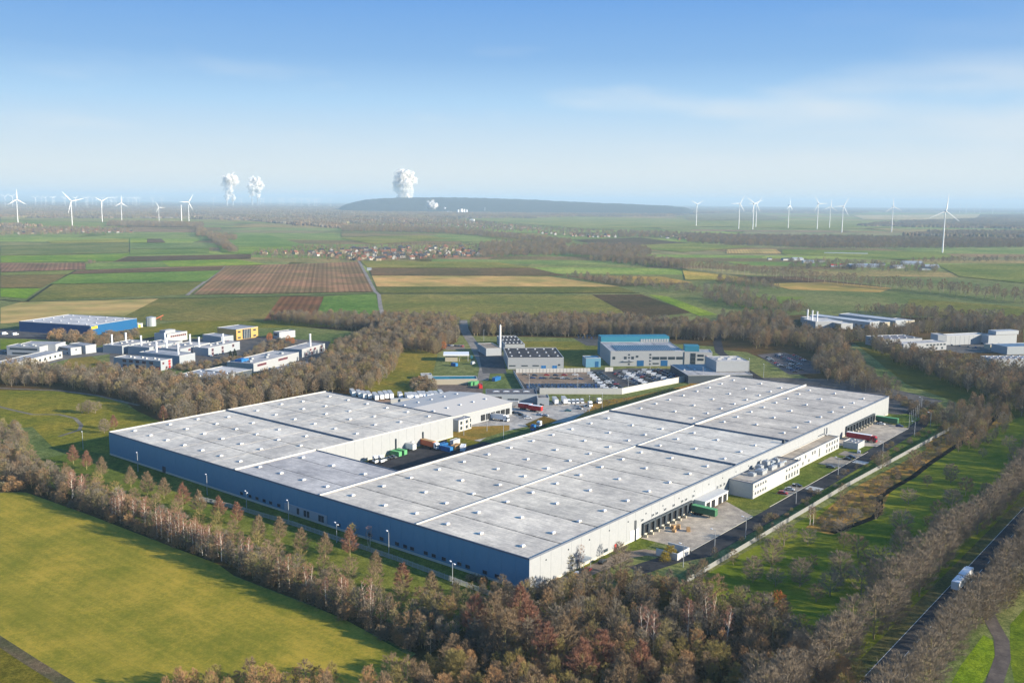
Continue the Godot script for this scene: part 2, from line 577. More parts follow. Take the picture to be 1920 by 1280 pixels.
func slab_box(lo: Vector3, hi: Vector3) -> ArrayMesh:
	var m := MB.new()
	m.box(lo, hi, true)
	return m.mesh()

func panel(b: Node3D, called: String, matname: String, face: String, u0: float, u1: float, y0: float, y1: float, out := 0.12, label := "") -> Node3D:
	# a proud plate on the right (z = 0) or left (x = 0) face
	var m := slab_box(Vector3(u0, y0,-0.05), Vector3(u1, y1, out)) if face == "R" else slab_box(Vector3(-out, y0,-u1), Vector3(0.05, y1,-u0))
	var o := put(called, m, M[matname], b)
	if label: o.set_meta("label", label)
	return o

func roof_mesh(la: float, lb: float, h: float, tone: Color) -> ArrayMesh:
	var m := MB.new()
	m.colored = true
	m.col = tone * 1.4
	m.box(Vector3(0.3, h - 0.6,-lb + 0.3), Vector3(la - 0.3, h - 0.35,-0.3))
	for k in m.uv.size(): m.uv[k] += Vector2(lb * 3.7, la * 1.9)
	return m.mesh()

func hall(called: String, label: String, x: float, d: float, turn: float, la: float, lb: float, h: float, wall := "pale_clad", tone := Color(0.5,0.5,0.5), lights := Vector2i(0,0), trim := "coping", floor_y := 0.0) -> Node3D:
	# a flat-roofed building: near corner at (x, d), long side la along its own x, depth lb behind
	var t := thing(called, label, "building", P(x, d, floor_y), turn)
	var w := MB.new()
	w.ring([Vector2(0,0), Vector2(0,-lb), Vector2(la, -lb), Vector2(la, 0)],0, h - 0.12)
	put("wall", w.mesh(), M[wall], t)
	put("roof", roof_mesh(la, lb, h, tone), M.roof, t)
	var p := MB.new()
	var o := [Vector2(-0.06,0.06), Vector2(-0.06,-lb - 0.06), Vector2(la + 0.06,-lb - 0.06), Vector2(la + 0.06,0.06)]
	var q := [Vector2(0.32,-0.32), Vector2(0.32,-lb + 0.32), Vector2(la - 0.32,-lb + 0.32), Vector2(la - 0.32,-0.32)]
	p.ring(o, h - 0.3, h)
	var qi := q.duplicate()
	qi.reverse()
	p.ring(qi, h - 0.5, h)
	for k in 4:
		var a: Vector2 = o[k]
		var b: Vector2 = o[(k + 1) % 4]
		var e: Vector2 = q[(k + 1) % 4]
		var f: Vector2 = q[k]
		p.quad(Vector3(a.x, h, a.y), Vector3(f.x, h, f.y), Vector3(e.x, h, e.y), Vector3(b.x, h, b.y))
	put("parapet", p.mesh(), M[trim], t)
	if lights.x > 0:
		for i in lights.x:
			for j in lights.y:
				skylight(t, Vector3(la * (i + 0.5) / lights.x, h - 0.35,-lb * (j + 0.5) / lights.y))
	return t

func skylight(t: Node3D, at: Vector3, turn := 0.0, big := 0.72) -> void:
	if not unit.has("skylight"):
		var c := MB.new()
		c.box(Vector3(-0.85,0,-1.3), Vector3(0.85,0.45,1.3))
		c.box(Vector3(-0.92,0.45,-1.37), Vector3(0.92,0.55,1.37), true)
		var g := MB.new()
		var pts := []
		for k in 4:
			var y: float = [0.55,0.82,1.0,1.06][k]
			var s: float = [1.0,0.86,0.6,0.25][k]
			pts.append([Vector3(-0.85 * s, y, -1.3 * s), Vector3(0.85 * s, y, -1.3 * s), Vector3(0.85 * s, y, 1.3 * s), Vector3(-0.85 * s, y, 1.3 * s)])
		for k in 3:
			for j in 4: g.quad(pts[k][j], pts[k + 1][j], pts[k + 1][(j + 1) % 4], pts[k][(j + 1) % 4])
		g.quad(pts[3][0], pts[3][3], pts[3][2], pts[3][1])
		unit.skylight = [c.mesh(), g.mesh()]
	var o := put("skylight", unit.skylight[0], M.coping, t)
	o.position = at
	o.rotation.y = turn
	o.scale = Vector3.ONE * big
	put("dome", unit.skylight[1], M.dome, o)

func chimney(t: Node3D, x: float, d: float, y0: float, y1: float, r: float, called := "chimney", matname := "lorry_white") -> void:
	var m := MB.new()
	m.bar(Vector3(x, y0,-d), Vector3(x, y1,-d), r, r, 10)
	m.bar(Vector3(x, y1 - 0.5,-d), Vector3(x, y1 + 0.1,-d), r * 1.18, r * 1.18,10)
	put(called, m.mesh(), M[matname], t)

func rooftop_unit(t: Node3D, x: float, d: float, y: float, w: float, l: float, h: float, matname := "galvanised") -> void:
	var m := MB.new()
	m.box(Vector3(x, y, -d - l), Vector3(x + w, y + h, -d))
	m.box(Vector3(x + w * 0.2, y + h, -d - l * 0.8), Vector3(x + w * 0.8, y + h + 0.25,-d - l * 0.2))
	put("rooftop_unit", m.mesh(), M[matname], t)

func gable_house_mesh(w: float, l: float, h: float, rise: float) -> Array:
	var a := MB.new()
	a.ring([Vector2(-l / 2, w / 2), Vector2(-l / 2,-w / 2), Vector2(l / 2,-w / 2), Vector2(l / 2, w / 2)],0, h)
	for s in [-1,1]:
		var x: float = s * l / 2
		if s < 0: a.tri(Vector3(x, h, -w / 2), Vector3(x, h + rise, 0), Vector3(x, h, w / 2))
		else: a.tri(Vector3(x, h, w / 2), Vector3(x, h + rise, 0), Vector3(x, h, -w / 2))
	var b := MB.new()
	var o := 0.4
	var drop := rise * o / (w / 2)
	for s in [-1,1]:
		var e := Vector3(0,0, s * (w / 2 + o))
		var y := h - drop
		var p0 := Vector3(-l / 2 - o, y, e.z)
		var p1 := Vector3(l / 2 + o, y, e.z)
		var p2 := Vector3(l / 2 + o, h + rise, 0)
		var p3 := Vector3(-l / 2 - o, h + rise, 0)
		var up := Vector3(0,0.22,0)
		b.quad(p0 + up, p3 + up, p2 + up, p1 + up)
		b.quad(p0, p0 + up, p1 + up, p1)
		b.quad(p1, p1 + up, p2 + up, p2)
		b.quad(p3, p3 + up, p0 + up, p0)
		b.quad(p1, p2, p3, p0)
	return [a.mesh(), b.mesh()]

# ---------------------------------------------------------------- the warehouse
func warehouse() -> void:
	var H := 11.8
	var t := thing("warehouse", "huge L-shaped pale grey flat-roofed warehouse with white long side and blue end wall", "warehouse", Vector3.ZERO)
	# core walls just behind the cladding, closed all round
	var core := MB.new()
	core.ring([Vector2(0.1,-0.1), Vector2(0.1,-271.9), Vector2(141.9,-271.9), Vector2(141.9,-165.1), Vector2(46,-165.1), Vector2(46,-107.9), Vector2(361.9,-107.9), Vector2(361.9,-0.1)],0, H - 0.5)
	put("wall", core.mesh(), M.dark, t)
	# a dark bed under the roof bays, seen only in the joints
	var bed := MB.new()
	for q in [[0.2,361.8,0.2,107.8],[0.2,45.9,107.8,165.3],[0.2,141.8,165.3,271.8]]:
		bed.box(Vector3(q[0], H - 0.8,-q[3]), Vector3(q[1], H - 0.52,-q[2]))
	put("roof", bed.mesh(), M.gutter, t)
	# wall panels
	var cache := {}
	var clad_run := func(from: Vector3, dir: Vector3, out: Vector3, length: float, count: int, matname: String) -> void:
		var w := length / count
		for k in count:
			var key := "%.3f%s%d" % [w, str(out), k % 3]
			if not cache.has(key):
				var m := MB.new()
				var a := dir * 0.03
				var b := dir * (w - 0.03)
				var depth := out * (0.1 + 0.006 * (k % 3))
				var lo := Vector3(0,0.9,0)
				var hi := Vector3(0, H + 0.1,0)
				m.box((a + lo).min(b + lo + depth).min(a + lo + depth).min(b + lo), (a + hi).max(b + hi + depth).max(a + hi + depth).max(b + hi), true)
				cache[key] = m.mesh()
			var o := put("wall_panel", cache[key], M[matname], t)
			o.position = from + dir * w * k
	clad_run.call(Vector3(0,0,-0.1), Vector3(1,0,0), Vector3(0,0,1), 362.0,60, "white_clad")
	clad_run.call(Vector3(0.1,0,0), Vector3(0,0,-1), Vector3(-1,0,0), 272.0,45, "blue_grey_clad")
	clad_run.call(Vector3(46,0,-165.1), Vector3(1,0,0), Vector3(0,0,1), 96.0,16, "white_clad")
	clad_run.call(Vector3(141.9,0,-165), Vector3(0,0,-1), Vector3(1,0,0), 107.0,18, "white_clad")
	clad_run.call(Vector3(0,0,-271.9), Vector3(1,0,0), Vector3(0,0,-1), 142.0,24, "white_clad")
	clad_run.call(Vector3(361.9,0,0), Vector3(0,0,-1), Vector3(1,0,0), 108.0,18, "white_clad")
	clad_run.call(Vector3(46,0,-107.9), Vector3(1,0,0), Vector3(0,0,-1), 316.0,52, "white_clad")
	clad_run.call(Vector3(45.9,0,-108), Vector3(0,0,-1), Vector3(1,0,0), 57.0,9, "white_clad")
	var pl := MB.new()
	pl.box(Vector3(0.02,0,-0.2), Vector3(362,0.88,0.06))
	pl.box(Vector3(-0.08,0,-272), Vector3(0.1,0.88,-0.22))
	pl.box(Vector3(46.1,0,-165.2), Vector3(142,0.88,-164.94))
	put("plinth", pl.mesh(), M.plinth, t)
	# roof bays with open joints between
	var bay := func(x0: float, x1: float, d0: float, d1: float, tone: Color) -> void:
		var m := MB.new()
		m.colored = true
		var v := rng.randf_range(0.94,1.04)
		m.col = Color(tone.r * v, tone.g * v, tone.b * v)
		m.box(Vector3(x0, H - 0.5,-d1), Vector3(x1, H - 0.22,-d0))
		var shift := rng.randf()
		m.uv2 = m.uv.duplicate()
		for k in m.uv.size(): m.uv[k] = Vector2((m.v[k].x - x0) / (x1 - x0), (-m.v[k].z - d0) / 53.0 + shift)
		put("roof_bay", m.mesh(), M.roof_bay, t)
	var near := Color(0.96,0.9,0.78)
	var far := Color(0.87,0.81,0.71)
	var pale := Color(0.97,0.925,0.82)
	var cuts := [0.3,19.0,41.8,64.8,88.4,110.5,131.5,152.6,172.5,192.0,211.4,233.0,254.5,276.0,297.5,319.0,340.5,361.7]
	for i in cuts.size() - 1:
		var tone := far if i >= 10 else pale if i >= 7 else near
		for q in [[0.3,53.15],[53.65,107.4]]:
			bay.call(cuts[i] + 0.16, cuts[i + 1] - 0.16, q[0], q[1], tone)
	for k in 3: bay.call([0.3,15.6,31.0][k],[15.4,30.8,45.7][k],108.5,164.7, Color(0.78,0.76,0.74))
	var left := Color(0.94,0.89,0.785)
	var dl := [165.6,184.5,200.0,218.0,236.0,254.0,271.7]
	var xl := [0.3,22.5,46.0,69.6,94.0,118.0,141.7]
	for i in 6:
		for j in 6: bay.call(xl[i] + 0.1, xl[i + 1] - 0.1, dl[j] + 0.1, dl[j + 1] - 0.1, left)
	# parapets and fire walls
	var cop := func(called: String, x0: float, x1: float, d0: float, d1: float, y0: float, y1: float, matname: String) -> void:
		put(called, slab_box(Vector3(x0, y0,-d1), Vector3(x1, y1,-d0)), M[matname], t)
	cop.call("parapet", 0.3,361.7,-0.04,0.3, H - 0.5, H + 0.14, "trim")  # shadow line along this roof edge is painted in by the dark colour
	cop.call("parapet", -0.04,0.3,-0.04,272.04, H - 0.5, H + 0.14, "trim")
	cop.call("parapet", 0.3,141.7,271.7,272.04, H - 0.5, H + 0.4, "coping")
	cop.call("parapet", 141.7,142.04,165.0,272.04, H - 0.5, H + 0.2, "trim")
	cop.call("parapet", 46.0,141.7,164.96,165.3, H - 0.5, H + 0.14, "coping")
	cop.call("parapet", 361.7,362.04,-0.04,108.04, H - 0.5, H + 0.14, "trim")
	cop.call("parapet", 45.7,361.7,107.6,108.04, H - 0.5, H + 0.5, "coping")
	cop.call("parapet", 45.7,46.04,108.04,164.8, H - 0.5, H + 0.14, "trim")
	cop.call("fire_wall", 0.3,211.2,53.2,53.6, H - 0.6, H + 0.35, "coping")
	cop.call("fire_wall", 211.6,361.7,53.15,53.65, H - 0.6, H + 0.85, "coping")
	cop.call("fire_wall", 0.3,45.7,107.6,108.1, H - 0.6, H + 0.5, "coping")
	cop.call("fire_wall", 0.3,45.7,164.9,165.35, H - 0.6, H + 0.6, "coping")
	for q in [[211.2,0.3,107.5],[152.4,0.3,53.1]]: cop.call("fire_wall", q[0], q[0] + 0.4, q[1], q[2], H - 0.6, H + 0.6, "trim")  # shaded faces painted in as dark trim; fire walls facing the sun are pale
	cop.call("fire_wall", 69.5,69.9,165.4,271.7, H - 0.6, H + 0.55, "trim")  # dark colour paints in the shade on the side away from the sun
	# skylights, row by row
	for side in 2:
		for row in [[9.5,8.8,16.7],[28.8,8.6,22.6],[45.0,8.7,16.9]]:
			var d: float = row[0] + side * 52.7 - (3.0 if side and row[0] > 28 and row[0] < 30 else 0.0)
			var x: float = row[1]
			while x < 358.0:
				if absf(x - 152.6) > 2.5 and absf(x - 211.4) > 2.5: skylight(t, Vector3(x + rng.randf_range(-0.6,0.6), H - 0.22,-d), PI / 2)
				x += row[2]
	for row in [[10.2,115.0,15.2],[33.0,117.0,21.0]]:
		var d: float = row[1]
		while d < 162.0:
			skylight(t, Vector3(row[0], H - 0.22,-d), PI / 2)
			d += row[2]
	for row in [[10.2,175.0,15.0],[29.6,186.0,15.6],[46.2,177.0,17.4],[60.0,190.0,22.0],[80.4,175.0,16.6],[99.9,182.4,19.8],[113.2,177.0,20.4],[133.1,175.1,16.6]]:
		var d: float = row[1]
		while d < 268.0:
			skylight(t, Vector3(row[0], H - 0.22,-d), PI / 2)
			d += row[2]
	# windows low on the shaded end wall
	for d in [14.0,19.5,27.5,31.5,39.0,44.0,48.0,55.0,58.7,63.0,71.4,78.0,96.0,108.5,124.0,129.0,134.0,139.5,144.0,149.0,154.0,160.0]:
		window(t, "L", d, 1.6,1.9,1.25, "slate", "glass", 0.12)
	put("entrance_panel", slab_box(Vector3(-0.3,0.9,-130), Vector3(0.0,4.4,-103)), M.pale_clad, t)
	for d in [105.5,107.3,114.5,116.5,121.0]: window(t, "L", d, 1.2,1.5,2.6, "slate", "glass", 0.31)
	put("door", slab_box(Vector3(-0.16,0.05,-223), Vector3(0.0,3.0,-220.4)), M.slate, t)
	# windows and doors of the sunny side
	for x in [71.5,79.5,82.5,89.0,96.0,103.0,106.3,112.5]: window(t, "R", x, 6.3,1.8,1.25, "frame", "glass", 0.12)
	for x in [134.5,137.5,141.0]:
		for y in [1.6,5.0]: window(t, "R", x, y, 1.5,1.5, "frame", "glass", 0.12)
	for k in 14: put("wall_vent", slab_box(Vector3(9 + k * 13.0,8.6,0.0), Vector3(9.5 + k * 13.0,9.1,0.16)), M.slate, t)
	window(t, "R", 46.0,1.2,2.6,1.1, "slate", "glass", 0.12)
	put("door", slab_box(Vector3(52.0,0.05,0.0), Vector3(53.2,2.4,0.17)), M.red, t)
	put("gate_panel", slab_box(Vector3(63.0,0.1,0.0), Vector3(69.0,4.4,0.17)), M.lorry_white, t)
	var pipe := MB.new()
	pipe.bar(Vector3(66.2,0,0.5), Vector3(66.2,8.2,0.5), 0.25,0.25,8)
	put("exhaust_pipe", pipe.mesh(), M.slate, t)
	# loading docks: dark bay, seal around it, bumpers
	var dock := func(x: float, label: String) -> void:
		var f := MB.new()
		f.box(Vector3(x - 2.1,0.9,0.0), Vector3(x - 1.55,4.9,0.95))
		f.box(Vector3(x + 1.55,0.9,0.0), Vector3(x + 2.1,4.9,0.95))
		f.box(Vector3(x - 2.1,4.9,0.0), Vector3(x + 2.1,5.5,1.0), true)
		var o := put("dock_shelter", f.mesh(), M.slate, t)
		put("dock_door", slab_box(Vector3(x - 1.55,1.0,0.0), Vector3(x + 1.55,4.85,0.16)), M.dark, o)
		put("dock_ramp", slab_box(Vector3(x - 1.7,0.02,0.2), Vector3(x - 0.9,1.0,2.3)), M.cream, o)
	for k in 9: dock.call(73.5 + k * 4.4, "")
	for k in 10: dock.call(291.0 + k * 4.7, "")
	for q in [[113.5,124.0],[124.3,134.5]]:
		var s := MB.new()
		s.box(Vector3(q[0],1.0,0.1), Vector3(q[1],4.9,5.2))
		s.box(Vector3(q[0] - 0.15,4.9,0.1), Vector3(q[1] + 0.15,5.2,5.4), true)
		var o := put("dock_house", s.mesh(), M.grey_clad, t)
		for k in 2: put("dock_door", slab_box(Vector3(q[0] + 1.2 + k * 4.6,1.0,5.0), Vector3(q[0] + 4.4 + k * 4.6,4.2,5.3)), M.dark, o)
	# glass porch by the near corner
	var po := MB.new()
	for q in [[28.0,0.15],[28.0,2.6],[32.5,0.15],[32.5,2.6]]: po.bar(Vector3(q[0],0, q[1]), Vector3(q[0],3.2, q[1]), 0.12,0.12)
	po.box(Vector3(27.6,3.2,0.12), Vector3(33,3.5,3.0), true)
	put("porch", po.mesh(), M.silver, t)
	# pipes on the court wall
	for x in [98.0,118.0]:
		var m := MB.new()
		m.bar(Vector3(x, 0,-164.5), Vector3(x, 7.5,-164.5), 0.3,0.3,8)
		put("exhaust_pipe", m.mesh(), M.slate, t)
	rooftop_unit(t, 206.0,0.6, H - 0.2,1.2,1.2,1.6, "slate")
	offices()

func offices() -> void:
	var a := hall("office_annex", "white two-storey office block with machinery on its flat roof, against the sunny warehouse wall", 145.4,-11.8,0,51.5,11.6,7.2, "white_paint", Color(0.46,0.43,0.38), Vector2i(0,0), "trim")
	for k in 5:
		for y in [1.3,4.5]: window(a, "R", 2.6 + k * 2.6, y, 1.5,1.5, "frame", "glass", 0.03)
	for k in 5: window(a, "R", 36.0 + k * 3.2,4.6,1.6,1.4, "frame", "glass", 0.03)
	for k in 5: window(a, "R", 36.0 + k * 3.2,0.9,1.6,2.3, "frame", "glass", 0.03)
	for q in [[16,3,5,4,1.8],[11,5,3,3,1.2],[26,3,6,2,1.6],[22,6.5,3,3,2.2],[34,2.5,5,2,1.5],[30,7,3,3,2.6],[36,7,3,2.5,1.4],[39.5,6,2,3,2.0]]:
		rooftop_unit(a, q[0], q[1],6.85, q[2], q[3], q[4])
	for q in [[20,5],[29,5.5],[33,7.0],[39,4.0]]:
		var m := MB.new()
		m.bar(Vector3(q[0],7.6,-q[1]), Vector3(q[0] + 5,7.6,-q[1]), 0.45,0.45,8)
		m.bar(Vector3(q[0] + 5,7.6,-q[1]), Vector3(q[0] + 5,6.8,-q[1]), 0.45,0.45,8)
		put("air_duct", m.mesh(), M.silver, a)
	var b := hall("office_annex", "long white two-storey office wing with tan roof beside the far loading yard", 197.0,-7.6,0,62.5,7.4,6.6, "white_paint", Color(0.44,0.39,0.32), Vector2i(0,0), "coping")
	for x in [7.0,10.0,17.0,26.0,29.0]: window(b, "R", x, 3.7,1.6,2.0, "frame", "glass", 0.03)
	window(b, "R", 35.0,1.0,1.4,4.6, "frame", "glass", 0.03)
	for x in [3.0,14.0,21.5]: window(b, "R", x, 0.9,1.5,1.8, "frame", "glass", 0.03)
	for k in 5:
		for y in [0.9,3.9]: window(b, "R", 45.0 + k * 3.6, y, 1.7,2.0, "frame", "glass", 0.03)
	var pp := MB.new()
	pp.bar(Vector3(61.0,6.2,-6.4), Vector3(61.0,10.5,-6.4), 0.5,0.5,8)
	pp.bar(Vector3(53.0,8.5,-4.0), Vector3(61.0,8.5,-4.0), 0.25,0.25,6)
	put("exhaust_pipe", pp.mesh(), M.steel, b)

# ---------------------------------------------------------------- vehicles
func profile(m: MB, pts: Array, half: float, inset := 0.0) -> void:
	# a side outline (x, y) swept across the width; the ends of the top may be drawn in
	var c := pts.size()
	for k in c:
		var a: Vector2 = pts[k]
		var b: Vector2 = pts[(k + 1) % c]
		var ha := half - inset * clampf(a.y, 0,1)
		var hb := half - inset * clampf(b.y, 0,1)
		m.quad(Vector3(a.x, a.y, ha), Vector3(a.x, a.y, -ha), Vector3(b.x, b.y, -hb), Vector3(b.x, b.y, hb))
	var poly := PackedVector2Array(pts)
	var ids := Geometry2D.triangulate_polygon(poly)
	for s in [-1.0,1.0]:
		for k in range(0, ids.size(), 3):
			var q := []
			for j in 3:
				var p := poly[ids[k + j]]
				q.append(Vector3(p.x, p.y, s * (half - inset * clampf(p.y, 0,1))))
			if s > 0: m.tri(q[0], q[2], q[1])
			else: m.tri(q[0], q[1], q[2])

func wheels(t: Node, xs: Array, half: float, r: float, w := 0.22) -> void:
	for x in xs:
		for s in [-1.0,1.0]:
			var m := MB.new()
			m.bar(Vector3(x, r, s * (half - w)), Vector3(x, r, s * half), r, r, 10)
			m.bar(Vector3(x, r, s * half), Vector3(x, r, s * (half - w)), r, r, 10)
			put("wheel", m.mesh(), M.rubber, t)

var car_kinds := {}
func car(paint: String, kind: String, label: String, at: Vector3, turn: float, group: String) -> Node3D:
	var key := paint + kind
	if car_kinds.has(key): return dup(car_kinds[key], "parked_van" if kind == "van" else "parked_car", at, turn, label, group)
	var t := thing("parked_van" if kind == "van" else "parked_car", label, "van" if kind == "van" else "car", at, turn, group)
	car_kinds[key] = t
	var b := MB.new()
	var g := MB.new()
	if kind == "van":
		profile(b, [Vector2(-2.7,0.3), Vector2(2.75,0.3), Vector2(2.8,0.9), Vector2(2.2,1.25), Vector2(1.45,2.25), Vector2(1.2,2.4), Vector2(-2.65,2.4)],0.98,0.06)
		profile(g, [Vector2(2.18,1.3), Vector2(1.5,2.2), Vector2(0.75,2.1), Vector2(0.75,1.3)],0.95,0.0)
		put("body", b.mesh(), M[paint], t)
		put("window", g.mesh(), M.glass, t)
		wheels(t, [-1.7,1.75],1.0,0.36)
		return t
	var e := 0.35 if kind == "estate" else 0.0
	profile(b, [Vector2(-2.15,0.28), Vector2(2.15,0.28), Vector2(2.2,0.6), Vector2(2.0,0.82), Vector2(1.1,0.95), Vector2(-1.7 - e * 0.6,0.98), Vector2(-2.18,0.85)],0.88)
	profile(g, [Vector2(1.12,0.93), Vector2(0.35,1.4), Vector2(-1.1 - e * 1.6,1.4), Vector2(-1.75 - e, 0.95)],0.86,0.14)
	var r := MB.new()
	profile(r, [Vector2(0.34,1.39), Vector2(0.2,1.47), Vector2(-1.0 - e * 1.5,1.47), Vector2(-1.12 - e * 1.6,1.39)],0.74,0.02)
	put("body", b.mesh(), M[paint], t)
	put("window", g.mesh(), M.glass, t)
	put("car_roof", r.mesh(), M[paint], t)
	wheels(t, [-1.35,1.35],0.9,0.32)
	return t

func trailer(called: String, label: String, at: Vector3, turn: float, length: float, boxmat: String, topmat: String, group := "", category := "trailer") -> Node3D:
	# box trailer: front at +x
	var t := thing(called, label, category, at, turn, group)
	var b := MB.new()
	b.box(Vector3(-length / 2,1.1,-1.25), Vector3(length / 2,3.85,1.25), true)
	put("cargo_box", b.mesh(), M[boxmat], t)
	put("box_roof", slab_box(Vector3(-length / 2 - 0.03,3.85,-1.28), Vector3(length / 2 + 0.03,3.97,1.28)), M[topmat], t)
	var c := MB.new()
	c.box(Vector3(-length / 2 + 0.3,0.8,-0.5), Vector3(length / 2 - 0.2,1.1,0.5), true)
	c.box(Vector3(length * 0.25,0.0,-0.9), Vector3(length * 0.25 + 0.15,1.0,-0.7))
	c.box(Vector3(length * 0.25,0.0,0.7), Vector3(length * 0.25 + 0.15,1.0,0.9))
	put("chassis", c.mesh(), M.slate, t)
	wheels(t, [-length / 2 + 1.6,-length / 2 + 2.9,-length / 2 + 4.2],1.22,0.48,0.5)
	return t

func cab_parts(t: Node3D, x: float, paint: String) -> void:
	# tractor cab whose front is at x + 2.2
	var b := MB.new()
	profile(b, [Vector2(x, 0.9), Vector2(x + 2.15,0.5), Vector2(x + 2.2,1.6), Vector2(x + 2.0,3.0), Vector2(x + 1.4,3.7), Vector2(x, 3.75)],1.22,0.02)
	put("cab", b.mesh(), M[paint], t)
	var g := MB.new()
	profile(g, [Vector2(x + 2.21,1.75), Vector2(x + 2.06,2.75), Vector2(x + 1.0,2.7), Vector2(x + 1.0,1.75)],1.235)
	put("window", g.mesh(), M.glass, t)
	var c := MB.new()
	c.box(Vector3(x - 3.4,0.6,-0.5), Vector3(x + 1.8,0.98,0.5), true)
	put("chassis", c.mesh(), M.slate, t)
	wheels(t, [x + 1.1, x - 2.4],1.24,0.5,0.4)

func tractor(label: String, at: Vector3, turn: float, paint: String, group := "") -> Node3D:
	var t := thing("lorry_tractor", label, "truck", at, turn, group)
	cab_parts(t, 0.5, paint)
	return t

func lorry(label: String, at: Vector3, turn: float, boxmat: String, topmat: String, cabmat: String, length := 13.6, group := "") -> Node3D:
	var t := trailer("articulated_lorry", label, at, turn, length, boxmat, topmat, group, "truck")
	cab_parts(t, length / 2 + 0.7, cabmat)
	return t

func container(label: String, at: Vector3, turn: float, length: float, paint: String, group := "") -> Node3D:
	# corrugated steel box with end doors
	var t := thing("steel_container", label, "container", at, turn, group)
	var b := MB.new()
	var k := -length / 2
	while k < length / 2 - 0.05:
		b.box(Vector3(k, 0.15,-1.15), Vector3(k + 0.16,2.5,1.22))
		b.box(Vector3(k + 0.16,0.15,-1.12), Vector3(k + 0.3,2.47,1.17))
		k += 0.3
	put("cargo_box", b.mesh(), M[paint], t)
	var f := MB.new()
	for s in [-1.0,1.0]:
		f.box(Vector3(-length / 2,0, s * 1.22 - 0.06), Vector3(length / 2,0.15, s * 1.22 + 0.06), true)
		f.box(Vector3(-length / 2,2.5, s * 1.22 - 0.06), Vector3(length / 2,2.62, s * 1.22 + 0.06), true)
	put("edge_frame", f.mesh(), M[paint], t)
	put("door", slab_box(Vector3(length / 2 - 0.02,0.2,-1.12), Vector3(length / 2 + 0.06,2.45,1.12)), M[paint], t)
	return t

# ---------------------------------------------------------------- street furniture
func lamp_post(label: String, at: Vector3, turn: float, h: float, heads: int, group: String) -> Node3D:
	var key := "lamp%d" % heads
	var s := h / 9.0
	if protos.has(key): return dup(protos[key], "street_lamp", at, turn, label, group, Vector3(1, s, 1))
	var t := thing("street_lamp", label, "street lamp", at, turn, group)
	t.scale.y = s
	protos[key] = t
	var p := MB.new()
	p.bar(Vector3.ZERO, Vector3(0,9,0), 0.16,0.11,8)
	put("pole", p.mesh(), M.galvanised, t)
	for k in heads:
		var a := MB.new()
		var q := 1.0 if k == 0 else -1.0
		a.bar(Vector3(0,8.9,0), Vector3(q * 1.3,9.1,0), 0.07,0.06,5)
		put("arm", a.mesh(), M.galvanised, t)
		var l := MB.new()
		l.box(Vector3(minf(q * 1.1, q * 2.0), 9.02,-0.26), Vector3(maxf(q * 1.1, q * 2.0), 9.24,0.26), true)
		put("lamp_head", l.mesh(), M.lorry_white, t)
	return t

func fence(label: String, pts: Array, h: float, step: float, solid: bool, matname: String) -> void:
	# posts and panels along a line
	var t := thing("palisade_fence" if not solid else "mesh_fence", label, "fence", Vector3.ZERO)
	var pm := slab_box(Vector3(-0.06,0,-0.06), Vector3(0.06, h + 0.1,0.06))
	for k in pts.size() - 1:
		var a := P(pts[k][0], pts[k][1])
		var b := P(pts[k + 1][0], pts[k + 1][1])
		var l := a.distance_to(b)
		var count := maxi(1, int(l / step))
		var w := l / count
		var m := MB.new()
		if solid:
			m.box(Vector3(0.06,0.08,-0.02), Vector3(w - 0.06, h, 0.02), true)
			for y in [0.3, h * 0.6]: m.box(Vector3(0.06, y, 0.02), Vector3(w - 0.06, y + 0.08,0.05), true)
		else:
			var u := 0.12
			while u < w - 0.1:
				m.box(Vector3(u, 0.1,-0.02), Vector3(u + 0.1, h, 0.02))
				u += 0.27
			for y in [0.35, h - 0.4]: m.box(Vector3(0, y, 0.02), Vector3(w, y + 0.08,0.06), true)
		var pmesh := m.mesh()
		var turn := atan2(-(b - a).z, (b - a).x)
		for i in count:
			var post := put("post", pm, M.galvanised, t)
			post.position = a.lerp(b, float(i) / count)
			post.rotation.y = turn
			var o := put("fence_panel", pmesh, M[matname], t)
			o.position = post.position
			o.rotation.y = turn

func white_wall(label: String, pts: Array, h: float, step: float, joint := 0.06) -> void:
	# a white yard wall of upright slabs
	var t := thing("yard_wall", label, "wall", Vector3.ZERO)
	for k in pts.size() - 1:
		var a := P(pts[k][0], pts[k][1])
		var b := P(pts[k + 1][0], pts[k + 1][1])
		var count := maxi(1, int(a.distance_to(b) / step))
		var w := a.distance_to(b) / count
		var m := slab_box(Vector3(joint, 0,-0.12), Vector3(w - joint, h, 0.12))
		var turn := atan2(-(b - a).z, (b - a).x)
		for i in count:
			var o := put("wall_panel", m, M.white_paint, t)
			o.position = a.lerp(b, float(i) / count)
			o.rotation.y = turn

